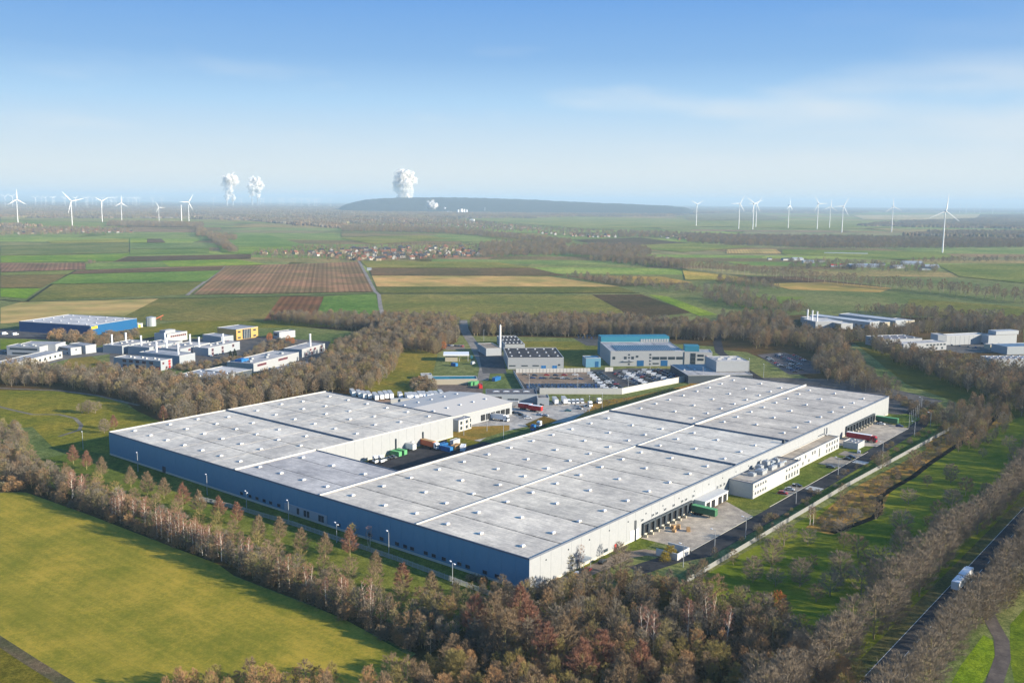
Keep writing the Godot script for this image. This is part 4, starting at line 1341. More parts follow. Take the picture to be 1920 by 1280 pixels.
	strip("road", [[-180,-111.6],[60,-111.9],[300,-112.4],[420,-113],[700,-110]],9.6,0.05, "paving", Color(0.13,0.125,0.12), "country road under the roadside trees")
	strip("verge", [[-180,-104.6],[60,-104.9],[300,-105.4],[420,-106],[700,-103]],4.4,0.04, "litter", Color(0.26,0.24,0.12), "worn verge of the country road")
	for k in 60: struct("road_marking", slab_box(Vector3(-170 + k * 12.0,0.06,111.7), Vector3(-166 + k * 12.0,0.068,111.85)), M.paint_line)
	for s in [107.1,116.1]: struct("road_marking", slab_box(Vector3(-180,0.06, s), Vector3(700,0.068, s + 0.14)), M.paint_line)
	strip("footpath", [[90.4,-119.7],[76.4,-125.4],[64.1,-131.1],[51.8,-134.1],[32.3,-136.1],[16.8,-137.2]],4.2,0.05, "paving", Color(0.2,0.17,0.15), "grey footpath curving past the road trees")
	strip("farm_track", [[-129.4,118.6],[-129.3,96.9],[-129.3,76.7],[-129,57.8],[-129.5,35.3]],3.6,0.05, "litter", Color(0.24,0.2,0.15), "rutted farm track at the pasture edge")
	strip("footpath", [[13.2,458.4],[15.1,417.5],[17.4,394.4],[27.8,382.5],[29.1,365.6],[22.8,345.6],[16.2,335.2],[1.7,329.1]],2.2,0.05, "paving", Color(0.34,0.31,0.26), "footpath over the sloping meadow")
	strip("footpath", [[32.9,506.4],[47,481.8],[63.2,455],[71.5,420.8],[73,370.6]],2.6,0.05, "paving", Color(0.34,0.31,0.26), "path along the upper edge of the meadow")
	strip("field_lane", [[1214,1441],[1131,1339],[698.2,826.1],[674.9,793.6],[569.7,678.4],[513.9,615.6]],5.0,0.34, "paving", Color(0.5,0.45,0.4), "pale field lane leading to the village")
	strip("field_lane", [[848,1407],[786,1329],[684,1206],[536.3,1028],[487.1,966.9]],5.0,0.34, "paving", Color(0.5,0.45,0.39), "pale lane beside the ploughed field")
	strip("ditch", [[296.2,1085.1],[304.8,1038.3],[441.2,956.1],[561.2,868.8],[683.8,801],[946.5,540.7]],6.0,0.33, "litter", Color(0.06,0.065,0.04), "dark ditch between the fields")
	strip("ditch", [[309.9,1042.3],[425,1227],[606,1505]],4.0,0.33, "litter", Color(0.07,0.075,0.045), "dark ditch beside the left fields")
	strip("brook", [[124.8,-55.5],[139.3,-58.7],[155.3,-61.9],[165.3,-60.6],[185.4,-54],[204.6,-53.9],[228.8,-55.2],[258.1,-54.2],[303.5,-54.4],[367.3,-55.3],[422.6,-51.7]],2.8,0.04, "paving", Color(0.02,0.022,0.016), "dark brook winding past the withered grass")
	strip("road", [[539.4,515.3],[487.2,466.9],[454,432.8],[413.1,388.5],[364,338.1],[323.3,297.2],[284,266],[266.1,273.5]],9.0,0.04, "paving", Color(0.42,0.39,0.35), "concrete road past the petrol canopy")
	strip("road", [[689.7,285.5],[580.5,229.8],[522.4,197.3],[455.4,142.2],[415.7,108.2],[400.7,85.2]],8.0,0.04, "paving", Color(0.09,0.09,0.095), "road behind the white hall")
	strip("road", [[136.3,758.3],[175.4,704.9],[189.5,634.4],[220.2,625.3],[268.8,651.6]],8.0,0.04, "paving", Color(0.07,0.07,0.075), "estate road before the blue hall")
	sheet("asphalt", [[98.8,688],[137.6,645.1],[184.6,616.1],[165,575.6],[132.5,578.7],[91.9,555.8],[33,523.9]],0.03, "paving", Color(0.288,0.279,0.27), "forecourt of the left white offices")
	sheet("asphalt", [[165,575.6],[213.7,632.3],[309.2,580],[337,497],[292.5,451.7],[235,395.9],[196.1,404.3],[164.3,474.9],[130.7,512.5]],0.0315, "paving", Color(0.216,0.207,0.198), "yards of the shed estate")
	sheet("asphalt", [[160,816],[187.7,785.9],[260.8,700.6],[237.6,674.5],[191.3,656.9],[136.3,758.3]],0.033, "paving", Color(0.18,0.18,0.189), "apron round the blue hall")
	sheet("asphalt", [[331.6,277],[359.3,246.1],[384.3,218],[398.9,212.6],[425.7,175.4],[391.9,157.6],[295.1,181.4],[271.8,205],[268.7,214.1]],0.0345, "paving", Color(0.162,0.158,0.158), "asphalt of the car yard")
	sheet("asphalt", [[321.4,267.2],[360.6,226.8],[328.2,197.3],[291.7,232.3]],0.036, "paving", Color(0.486,0.36,0.261), "sandy part of the car yard")
	sheet("asphalt", [[267.2,284.9],[277.6,260.5],[242.4,230],[229.6,250],[242,282.2]],0.0375, "paving", Color(0.288,0.234,0.198), "scrap yard")
	sheet("asphalt", [[220.1,210.8],[241.7,186.2],[274.9,171.6],[256,150.2],[216.5,138.4],[187.9,150.2],[159.9,152.9],[141.4,146.6],[160.5,181.7],[183.3,198.2],[205.4,195.9]],0.039, "paving", Color(0.72,0.684,0.63), "concrete lorry yard behind the warehouse")
	sheet("asphalt", [[184.3,295.8],[193.4,266.8],[220.4,241.5],[233.7,234.4],[220.9,227.7],[187,228.8],[181.5,242.3],[174.8,264.7]],0.0405, "paving", Color(0.468,0.342,0.27), "brown trailer park")
	sheet("asphalt", [[398.3,371.1],[412.7,355.3],[316.1,269.7],[304,283.3]],0.042, "paving", Color(0.18,0.18,0.18), "yard beside the dark-roofed hall")
	sheet("asphalt", [[530.6,166.1],[560.6,155],[523.9,111.3],[477.7,88.5],[456.6,105.3]],0.0435, "paving", Color(0.216,0.198,0.198), "tree-ringed car park")
	sheet("asphalt", [[505.9,343.2],[551.4,261.8],[525.7,249.8],[474.7,306]],0.045, "paving", Color(0.162,0.162,0.162), "car park behind the white hall")
	sheet("asphalt", [[728.5,67.4],[740.9,28],[699.8,1],[660.5,35.4],[672.4,49.8]],0.0465, "paving", Color(0.234,0.225,0.216), "forecourt at the right edge")
	sheet("asphalt", [[392.4,406.4],[404.7,392.8],[384.1,372.9],[370.5,383.3]],0.048, "paving", Color(0.432,0.36,0.288), "sales yard behind the canopy")
	sheet("rough_grass", [[244,183.6],[273.9,162.4],[300.6,150.5],[366,142.4],[387.3,149.8],[399.2,136.4],[256.5,142.4],[208.8,136.7],[251.5,155.3]],0.028, "litter", Color(0.535,0.335,0.106), "brown embankment below the white yard wall", 0.00)
	sheet("rough_grass", [[148,172.3],[166.6,174.7],[185,159.8],[175.7,152.2],[150.5,150.6],[133.1,152.6]],0.07, "litter", Color(0.482,0.335,0.096), "withered verge by the lorry yard", 0.00)
	sheet("rough_grass", [[193.3,154.5],[217.5,159.1],[213.6,146.1],[195.1,142.1],[184.8,143.8]],0.07, "litter", Color(0.266,0.182,0.046), "weedy island in the lorry yard", 0.00)
	sheet("grass", [[146.6,173.9],[143.5,166.1],[143.3,144.4],[129.9,145.9],[130.6,159]],0.075, "grass", Color(0.303,0.269,0.052), "grass by the small office", 0.00)

func estate_left() -> void:
	var blue_hall = hall("industrial_hall", "long blue hall with white roof and yellow sign behind the left trees", 208.3,690.2,0.349,64.0,86.0,10, "blue_clad", Color(0.6,0.6,0.6), Vector2i(5,4), "coping", 0)
	panel(blue_hall, "sign", "sign_yellow", "R", 1.5,9.5,6.4,8.8)
	panel(blue_hall, "sign", "shed_clad", "L", 110,128,6.5,8.5)
	var low_white = hall("office_building", "long white single-storey building with square windows at the left edge", 44.7,538.6,0.508,97.9,16.0,5.4, "white_paint", Color(0.36,0.38,0.41), Vector2i(0,0), "coping", 0)
	for u in [50.9,57.2,63.5,69.8,76.1,82.4,88.6,94.9]: window(low_white, "R", u, 1.6,2.2,2, "slate", "glass", 0.03)
	for u in [9.8,19.1,28.4,37.7,47.0]: window(low_white, "R", u, 1.6,2,1.8, "slate", "glass", 0.03)
	var office_a = hall("office_building", "blue-shaded two-storey office with window bands, leftmost of the white office group", 121.8,607.3,0.519,14.6,30.0,7.8, "pale_clad", Color(0.36,0.38,0.41), Vector2i(0,0), "coping", 0)
	panel(office_a, "window_band", "glass", "L", 2,27.0,4.8,6.3)
	panel(office_a, "window_band", "glass", "L", 4,25.0,1.2,2.6)
	rooftop_unit(office_a, 2.9,6.0,7.4,2.5,2.0,1.0)
	rooftop_unit(office_a, 7.3,11.4,7.4,2.5,2.0,1.0)
	rooftop_unit(office_a, 2.9,16.8,7.4,2.5,2.0,1.0)
	rooftop_unit(office_a, 7.3,22.2,7.4,2.5,2.0,1.0)
	var office_b = hall("office_building", "two-storey office with bright cream end facing the brown stubble patch", 140.8,593.3,0.095,9.6,20.3,6.2, "pale_clad", Color(0.36,0.38,0.41), Vector2i(0,0), "coping", 0)
	for u in [5.0,6.5,8.1,9.6,11.2,12.7,14.3]: window(office_b, "L", u, 3.9,2,1.4, "slate", "glass", 0.03)
	for u in [5.0,12.5,20.0]: window(office_b, "L", u, 1,2,1.4, "slate", "glass", 0.03)
	for u in [4.8]: window(office_b, "R", u, 3.7,1.2,1.2, "slate", "glass", 0.03)
	var office_c = hall("office_building", "flat white-edged office at the back of the white office group", 135.0,607.1,0.594,15.5,30.5,8.5, "pale_clad", Color(0.36,0.38,0.41), Vector2i(0,0), "coping", 0)
	var office_d = hall("office_building", "small office with white gable end, rightmost of the white office group", 152.9,592.0,0.147,10.2,21.8,7, "pale_clad", Color(0.36,0.38,0.41), Vector2i(0,0), "coping", 0)
	var shed_a = hall("production_shed", "grey production shed with red vents and white chimneys, farthest left of the stepped row", 172.3,568.4,0.370,33.7,19.5,7, "shed_clad", Color(0.47,0.47,0.47), Vector2i(0,0), "coping", 0)
	chimney(shed_a, 5.8,15.0,6.6,15,0.75)
	chimney(shed_a, 19.3,12.0,6.6,15,0.75)
	for u in [10.1,27.0]: window(shed_a, "R", u, 4.2,3,1.4, "red", "glass", 0.03)
	rooftop_unit(shed_a, 10.1,9.7,6.65,2.5,1.8,0.9, "coping")
	rooftop_unit(shed_a, 16.9,9.7,6.65,2.5,1.8,0.9, "coping")
	rooftop_unit(shed_a, 23.6,9.7,6.65,2.5,1.8,0.9, "coping")
	var shed_b = hall("production_shed", "second grey production shed of the stepped row with white chimneys", 182.5,543.8,0.323,41.4,22.4,7, "shed_clad", Color(0.47,0.47,0.47), Vector2i(0,0), "coping", 0)
	chimney(shed_b, 8.3,15.5,6.6,15,0.75)
	chimney(shed_b, 29.6,8.6,6.6,15,0.75)
	for u in [12.4,33.1]: window(shed_b, "R", u, 4.2,3,1.4, "red", "glass", 0.03)
	rooftop_unit(shed_b, 12.4,11.2,6.65,2.5,1.8,0.9, "coping")
	rooftop_unit(shed_b, 20.7,11.2,6.65,2.5,1.8,0.9, "coping")
	rooftop_unit(shed_b, 29.0,11.2,6.65,2.5,1.8,0.9, "coping")
	var shed_c = hall("production_shed", "third grey production shed of the stepped row, below the red-windowed office", 194.1,516.7,0.369,40.7,21.5,7, "shed_clad", Color(0.47,0.47,0.47), Vector2i(0,0), "coping", 0)
	chimney(shed_c, 4.7,16.6,6.6,15,0.75)
	chimney(shed_c, 29.1,11.6,6.6,15,0.75)
	for u in [12.2,32.6]: window(shed_c, "R", u, 4.2,3,1.4, "red", "glass", 0.03)
	rooftop_unit(shed_c, 12.2,10.8,6.65,2.5,1.8,0.9, "coping")
	rooftop_unit(shed_c, 20.3,10.8,6.65,2.5,1.8,0.9, "coping")
	rooftop_unit(shed_c, 28.5,10.8,6.65,2.5,1.8,0.9, "coping")
	var shed_d = hall("production_shed", "near grey production shed with red framed windows facing the evergreens", 212.9,505.1,0.312,42.0,15.8,7, "shed_clad", Color(0.47,0.47,0.47), Vector2i(0,0), "coping", 0)
	chimney(shed_d, 3.6,12.2,6.6,15,0.75)
	chimney(shed_d, 28.8,7.3,6.6,15,0.75)
	for u in [5.5,18.5,32.8]: window(shed_d, "R", u, 3.6,2.6,2.2, "red", "glass", 0.03)
	for u in [5.5,18.5]: window(shed_d, "R", u, 0.4,2.6,2.4, "red", "glass", 0.03)
	rooftop_unit(shed_d, 12.6,7.9,6.65,2.5,1.8,0.9, "coping")
	rooftop_unit(shed_d, 21.0,7.9,6.65,2.5,1.8,0.9, "coping")
	rooftop_unit(shed_d, 29.4,7.9,6.65,2.5,1.8,0.9, "coping")
	var shed_e = hall("production_shed", "blue-sided shed with blank pale end wall behind the red-windowed offices", 174.9,487.1,0.243,17.1,42.7,7, "shed_clad", Color(0.36,0.38,0.41), Vector2i(0,0), "coping", 0)
	chimney(shed_e, 6.8,7.7,6.6,15,0.75)
	chimney(shed_e, 6.8,30.8,6.6,15,0.75)
	var red_office = hall("office_building", "two-storey office with rows of red framed windows and cars parked in front", 150.1,472.9,0.317,12.8,45.1,7.6, "shed_clad", Color(0.47,0.47,0.47), Vector2i(0,0), "coping", 0)
	for u in [9.0,15.8,22.1,28.4,34.7]: window(red_office, "L", u, 4.5,3.4,1.9, "red", "glass", 0.03)
	for u in [2.7,9.0,15.8,22.1,28.4,34.7]: window(red_office, "L", u, 0.9,3.4,1.9, "red", "glass", 0.03)
	for y in [0.8,3.0,5.2]: window(red_office, "R", 9.6, y, 2.2,1.8, "red", "red", 0.16)
	window(red_office, "R", 2.8,4.6,1.8,1.6, "red", "glass", 0.16)
	window(red_office, "R", 6.2,1.0,1.8,1.6, "red", "glass", 0.16)
	rooftop_unit(red_office, 3.9,5.4,7.25,1.6,1.6,0.9, "coping")
	rooftop_unit(red_office, 6.4,11.3,7.25,1.6,1.6,0.9, "coping")
	rooftop_unit(red_office, 3.9,17.1,7.25,1.6,1.6,0.9, "coping")
	rooftop_unit(red_office, 6.4,23.0,7.25,1.6,1.6,0.9, "coping")
	rooftop_unit(red_office, 3.9,28.9,7.25,1.6,1.6,0.9, "coping")
	rooftop_unit(red_office, 6.4,34.7,7.25,1.6,1.6,0.9, "coping")
	var row_office = hall("office_building", "white office with one row of small dark red windows near the grain silo", 232.0,597.7,0.216,24.2,16.1,8, "white_paint", Color(0.36,0.38,0.41), Vector2i(0,0), "coping", 0)
	for u in [4.8,7.3,9.7,12.1,14.5,16.9,19.3,21.8]: window(row_office, "R", u, 4.6,2,1.6, "red", "glass", 0.03)
	rooftop_unit(row_office, 2.4,4.8,7.6,12.1,7,3, "white_clad")
	var shed_h = hall("production_shed", "pale shed beside the yellow office, behind the near stepped shed", 258.5,553.7,0.055,13.4,26.8,7, "shed_clad", Color(0.36,0.38,0.41), Vector2i(0,0), "coping", 0)
	for u in [6.7]: window(shed_h, "R", u, 0.5,3,2.6, "red", "glass", 0.03)
	var yellow_office = hall("office_building", "three-storey yellow office with glass stair hall in the middle", 283.9,567.0,0.117,26.5,26.0,10, "yellow_clad", Color(0.36,0.38,0.41), Vector2i(0,0), "coping", 0)
	panel(yellow_office, "glass_front", "glass", "R", 7.4,17.5,0.3,9.2,0.2)
	window(yellow_office, "R", 3.4,1.2,3.4,1.6, "slate", "glass", 0.03)
	window(yellow_office, "R", 3.4,6.6,3.4,1.6, "slate", "glass", 0.03)
	window(yellow_office, "R", 22.2,1.2,3.4,1.6, "slate", "glass", 0.03)
	window(yellow_office, "R", 22.2,6.6,3.4,1.6, "slate", "glass", 0.03)
	panel(yellow_office, "mullion", "coping", "R", 9.4,9.7,0.3,9.3,0.3)
	panel(yellow_office, "mullion", "coping", "R", 11.4,11.7,0.3,9.3,0.3)
	panel(yellow_office, "mullion", "coping", "R", 13.4,13.7,0.3,9.3,0.3)
	panel(yellow_office, "mullion", "coping", "R", 15.5,15.7,0.3,9.3,0.3)
	var hall_i = hall("office_building", "low white building with blue-grey roof right of the yellow office", 314.8,543.9,0.008,18.7,8.9,6.5, "pale_clad", Color(0.36,0.38,0.41), Vector2i(0,0), "coping", 0)
	for u in [4.0,5.0,6.1,7.1]: window(hall_i, "L", u, 3,2.6,1.6, "slate", "glass", 0.03)
	var hall_j = hall("production_hall", "long white hall with strips of dark red windows high on its wall", 191.1,413.7,0.322,61.3,24.1,7, "white_clad", Color(0.47,0.47,0.47), Vector2i(0,0), "coping", 0)
	for u in [6.1,8.0,9.8,11.6,13.5,15.3]: window(hall_j, "R", u, 4,2.4,1.6, "red", "glass", 0.03)
	for u in [33.7,35.8,37.9,39.9,42.0,44.1]: window(hall_j, "R", u, 4,2.4,1.6, "red", "glass", 0.03)
	rooftop_unit(hall_j, 6.1,7.2,6.65,3,2.5,1.3)
	rooftop_unit(hall_j, 16.5,13.3,6.65,3,2.5,1.3)
	rooftop_unit(hall_j, 27.0,7.2,6.65,3,2.5,1.3)
	rooftop_unit(hall_j, 37.4,13.3,6.65,3,2.5,1.3)
	rooftop_unit(hall_j, 47.8,7.2,6.65,3,2.5,1.3)
	rooftop_unit(hall_j, 3.7,13.3,6.65,9,6,1.8, "tarp_blue")
	var hall_k = hall("production_hall", "blue-and-white hall with red framed windows and one white chimney by the bright lawn", 259.9,442.4,0.350,37.4,17.5,7, "white_clad", Color(0.47,0.47,0.47), Vector2i(0,0), "coping", 0)
	for u in [13.5,20.6,31.4]: window(hall_k, "R", u, 4,3,1.6, "red", "glass", 0.03)
	for u in [6.7,15.7,31.4]: window(hall_k, "R", u, 0.8,2.4,2.4, "red", "glass", 0.03)
	chimney(hall_k, 20.6,4.4,6.6,17,0.8)
	var hall_l = hall("production_hall", "low grey flat hall with skylights just behind the tree band", 138.9,388.4,0.338,30.8,34.0,5.5, "shed_clad", Color(0.36,0.38,0.41), Vector2i(2,3), "coping", 0)
	var hall_m = hall("carport", "white flat canopy roof joining the low grey hall", 161.3,396.5,0.204,19.2,28.9,5.8, "slate", Color(0.6,0.6,0.59), Vector2i(0,0), "coping", 0)
	var hall_n = hall("production_hall", "low grey hall half hidden by pale birch stems", 196.0,391.1,0.089,39.2,9.7,5, "pale_clad", Color(0.36,0.38,0.41), Vector2i(0,0), "coping", 0)
	var silo := thing("storage_tank", "round pale metal storage tank beside the blue hall", "tank", P(286.0,715.9))
	var sm := MB.new()
	sm.bar(Vector3.ZERO, Vector3(0,9.0,0), 4.9,4.9,24)
	put("tank_wall", sm.mesh(), M.silver, silo)
	var st := MB.new()
	st.bar(Vector3(0,9.0,0), Vector3(0,9.9,0), 5.05,1.2,24)
	put("tank_roof", st.mesh(), M.galvanised, silo)
	var sl := MB.new()
	sl.bar(Vector3(-5.2,0,2.0), Vector3(-5.2,9.6,2.0), 0.25,0.25,6)
	put("pipe", sl.mesh(), M.galvanised, silo)
	var pump_shed = hall("shed", "small white and yellow shed between blue hall and storage tank", 269.8,713.4,0.037,5.6,6.0,4.2, "white_paint", Color(0.47,0.47,0.47), Vector2i(0,0), "coping", 0)
	panel(pump_shed, "door", "yellow_paint", "R", 0.6,3.2,0.1,3.0)
	var boom := thing("conveyor", "small rusty red conveyor beside the storage tank", "conveyor", P(318.9,752.4))
	var bm := MB.new()
	bm.bar(Vector3(-6,2,0), Vector3(3,5,0), 0.5,0.5,6)
	put("belt", bm.mesh(), M.orange, boom)
	var bl := MB.new()
	bl.bar(Vector3(0,0,-0.8), Vector3(0,4,0), 0.2,0.2,5)
	bl.bar(Vector3(0,0,0.8), Vector3(0,4,0), 0.2,0.2,5)
	put("leg", bl.mesh(), M.orange, boom)

func estate_centre() -> void:
	var teal_shed = hall("shed", "long low shed with teal roof and cream front beside the scrap yard", 245.7,279.9,-0.779,31.8,13.0,4, "cream", Color(0.03,0.2,0.28), Vector2i(0,0), "coping", 0)
	var lean_to = hall("shed", "grey lean-to at the left end of the teal-roofed shed", 254.9,300.0,-0.702,7.8,8.0,3.4, "shed_clad", Color(0.36,0.38,0.41), Vector2i(0,0), "coping", 0)
	var canopy := thing("filling_station_canopy", "white flat canopy on posts over a small white kiosk", "canopy", P(322.7,341.7), -0.837)
	put("canopy_roof", slab_box(Vector3(0,5.0,-16.0), Vector3(20.9,6.0,0)), M.lorry_white, canopy)
	put("kiosk", slab_box(Vector3(1.5,0,-14.0), Vector3(11.5,5.0,-2.0)), M.cream, canopy)
	for k in 3: put("post", slab_box(Vector3(19.9 - k * 7.0,0,-3.3), Vector3(19.9 - k * 7.0 + 0.4,5.0,-2.9)), M.coping, canopy)
	var blue_side = hall("industrial_hall", "low grey hall with blue-shaded front left of the tall white chimney", 368.9,335.6,-0.608,13.3,30.5,6.5, "pale_clad", Color(0.3,0.25,0.2), Vector2i(0,0), "coping", 0)
	var dark_roof_b = hall("industrial_hall", "smaller hall with black roof and crowded white domes behind the big dark-roofed one", 394.8,336.2,-0.742,17.3,54.8,7, "white_clad", Color(0.075,0.075,0.08), Vector2i(5,3), "coping", 0)
	var dark_roof = hall("industrial_hall", "white hall with black roof and scattered domes before a white slab fence", 331.3,281.0,-0.814,43.7,52.7,9, "white_clad", Color(0.075,0.075,0.08), Vector2i(6,3), "coping", 0)
	for u in [3.5,13.1,21.8]: window(dark_roof, "R", u, 2.2,5,0.9, "slate", "glass", 0.03)
	for u in [28.0,36.7]: window(dark_roof, "R", u, 0.3,4,2.6, "steel", "tarp_blue", 0.03)
	for u in [40.2]: window(dark_roof, "R", u, 2.6,1.8,1.2, "slate", "glass", 0.03)
	var stack := thing("factory_chimney", "tall slim white steel chimney beside the dark-roofed halls", "chimney", P(386.3,334.8))
	var ck := MB.new()
	ck.bar(Vector3.ZERO, Vector3(0,24.5,0), 0.95,0.85,12)
	put("shaft", ck.mesh(), M.lorry_white, stack)
	var cl := MB.new()
	cl.bar(Vector3(0,24.5,0), Vector3(0,25.3,0), 0.6,0.6,10)
	put("flue", cl.mesh(), M.steel, stack)
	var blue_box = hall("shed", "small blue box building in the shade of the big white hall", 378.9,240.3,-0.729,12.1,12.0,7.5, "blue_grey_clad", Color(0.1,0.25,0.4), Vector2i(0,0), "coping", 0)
	panel(blue_box, "door", "blue_clad", "R", 7.5,10.3,0.1,4.6)
	var solar_hall = hall("industrial_hall", "big white hall with rows of solar panels on its sloping dark roof", 396.1,228.5,-0.812,59.4,50.4,12.2, "white_clad", Color(0.36,0.38,0.41), Vector2i(0,0), "coping", 0)
	for k in 26:
		var o := put("solar_panel", slab_box(Vector3(5.9 + k * 1.83,12.15,-31.2), Vector3(7.1 + k * 1.83,12.3,-2.0)), M.solar, solar_hall)
	for u in [2.7,11.9,17.8]: window(solar_hall, "R", u, 5.6,2.2,2.2, "slate", "glass", 0.03)
	for u in [21.4]: window(solar_hall, "R", u, 7,2,1.6, "slate", "glass", 0.03)
	window(solar_hall, "R", 14.9,1,1.5,1.3, "slate", "glass", 0.03)
	window(solar_hall, "R", 14.9,3.6,1.5,1.3, "slate", "glass", 0.03)
	window(solar_hall, "R", 14.9,6.2,1.5,1.3, "slate", "glass", 0.03)
	window(solar_hall, "R", 14.9,8.6,1.5,1.3, "slate", "glass", 0.03)
	window(solar_hall, "R", 32.1,1,1.5,1.3, "slate", "glass", 0.03)
	window(solar_hall, "R", 32.1,3.6,1.5,1.3, "slate", "glass", 0.03)
	window(solar_hall, "R", 32.1,6.2,1.5,1.3, "slate", "glass", 0.03)
	window(solar_hall, "R", 32.1,8.6,1.5,1.3, "slate", "glass", 0.03)
	for u in [36.6,42.8,49.3,55.9]: window(solar_hall, "R", u, 5.2,5.6,2.3, "slate", "glass", 0.03)
	for u in [36.6]: window(solar_hall, "R", u, 1.4,5,1.2, "slate", "glass", 0.03)
	panel(solar_hall, "roller_door", "blue_clad", "R", 21.4,26.9,0.1,4.6)
	panel(solar_hall, "roller_door", "blue_clad", "R", 40.7,46.2,0.1,4.6)
	put("gangway", slab_box(Vector3(10.1,4.0,0.02), Vector3(19.6,4.3,1.6)), M.galvanised, solar_hall)
	var teal_tower = hall("industrial_hall", "teal-clad tall wing with vertical pale fins behind the solar roof", 432.9,262.5,-0.779,59.1,14.0,12, "teal_clad", Color(0.36,0.38,0.41), Vector2i(0,0), "coping", 0)
	put("penthouse", slab_box(Vector3(0,12.0,-13.5), Vector3(59.1,16.6,-0.05)), M.teal_clad, teal_tower)
	for k in 11: put("fin", slab_box(Vector3(34.3 + k * 2.25,12.3,-0.05), Vector3(35.9 + k * 2.25,14.4,0.4)), M.pale_clad, teal_tower)
	var white_office = hall("office_building", "white three-storey office with glass strip joining the solar-roofed hall", 436.8,184.8,-0.962,21.9,16.0,11.5, "white_paint", Color(0.36,0.38,0.41), Vector2i(0,0), "coping", 0)
	panel(white_office, "glass_strip", "slate", "R", 4.8,8.8,0.3,10.6)
	panel(white_office, "pane", "glass", "R", 5.0,8.5,1.4,3.6,0.2)
	panel(white_office, "pane", "glass", "R", 5.0,8.5,4.8,7,0.2)
	panel(white_office, "pane", "glass", "R", 5.0,8.5,8,10.2,0.2)
	window(white_office, "R", 12.7,4.6,5.0,1.8, "slate", "glass", 0.03)
	window(white_office, "R", 12.7,7.8,5.0,1.8, "slate", "glass", 0.03)
	panel(white_office, "pillar", "orange", "R", 16.9,17.5,0.2,9.0,0.25)
	put("penthouse", slab_box(Vector3(0.4,11.2,-15.0), Vector3(12.0,15.6,-5.0)), M.teal_clad, white_office)
	var low_grey = hall("industrial_hall", "low dark grey building with wide pale roof before the white cube", 371.9,145.5,-0.775,48.3,47.1,6, "slate", Color(0.42,0.42,0.42), Vector2i(6,1), "coping", 0)
	var white_cube = hall("industrial_hall", "blank white cube standing on the low dark grey building", 399.0,137.3,-0.762,25.0,24.3,7.8, "white_clad", Color(0.5,0.5,0.5), Vector2i(0,0), "coping", 6)
	rooftop_unit(white_cube, 3.7,8.5,7.4,3,2,1.2, "coping")
	rooftop_unit(white_cube, 7.5,14.6,7.4,3,2,1.2, "coping")
	rooftop_unit(white_cube, 11.2,8.5,7.4,3,2,1.2, "coping")
	rooftop_unit(white_cube, 15.0,14.6,7.4,3,2,1.2, "coping")
	rooftop_unit(white_cube, 18.7,8.5,7.4,3,2,1.2, "coping")
	var grey_hall = hall("workshop", "grey workshop with two dark gates and rooflight strips by the lorry yard", 223.2,210.6,-0.847,33.1,16.1,6.2, "shed_clad", Color(0.16,0.16,0.17), Vector2i(0,0), "trim", 0)
	for u in [2.0,7.3]: window(grey_hall, "R", u, 0.2,6,4.2, "steel", "dark", 0.03)
	for u in [15.2,17.2,19.8]: window(grey_hall, "R", u, 1.4,2.4,1.5, "slate", "glass", 0.03)
	for k in 4: panel(grey_hall, "roof_light", "dome", "R", 0,0.1,0,0.1) if false else rooftop_unit(grey_hall, 4.6 + k * 6.6,8.1,5.8,4.3,1.6,0.3, "dome")
	var grey_annex = hall("workshop", "small annex with open gate at the right end of the grey workshop", 239.1,180.8,-0.848,7.5,12.0,5, "shed_clad", Color(0.2,0.2,0.2), Vector2i(0,0), "coping", 0)
	var gm := gable_house_mesh(52.0,66.0,7.4,2.4)
	var dock_hall := thing("dock_hall", "low gabled hall with loading docks built against the warehouse's far wing", "building", P(175.5,203.0))
	put("wall", gm[0], M.white_clad, dock_hall)
	put("roof", gm[1], M.felt, dock_hall)
	for k in 5:
		for s in [-1.0,1.0]:
			skylight(dock_hall, Vector3(-22.0 + k * 11.5,8.85, s * 12.0), 0.0)
	for k in 6: put("dock_door", slab_box(Vector3(4.0 + k * 4.6,0.9,25.9), Vector3(7.2 + k * 4.6,4.4,26.5)), M.dark, dock_hall)
	var small_office = hall("office_building", "small white two-storey office cube at the far corner of the court", 152.8,170.6,0.038,11.4,11.6,6.8, "white_paint", Color(0.36,0.38,0.41), Vector2i(0,0), "coping", 0)
	window(small_office, "R", 2.3,1,1.8,1.8, "slate", "glass", 0.03)
	window(small_office, "R", 2.3,4,1.8,1.8, "slate", "glass", 0.03)
	window(small_office, "R", 7.1,1,1.8,1.8, "slate", "glass", 0.03)
	window(small_office, "R", 7.1,4,1.8,1.8, "slate", "glass", 0.03)
	window(small_office, "R", 10.5,1,1.0,2.2, "slate", "glass", 0.03)
	window(small_office, "R", 10.5,4,1.0,2.2, "slate", "glass", 0.03)

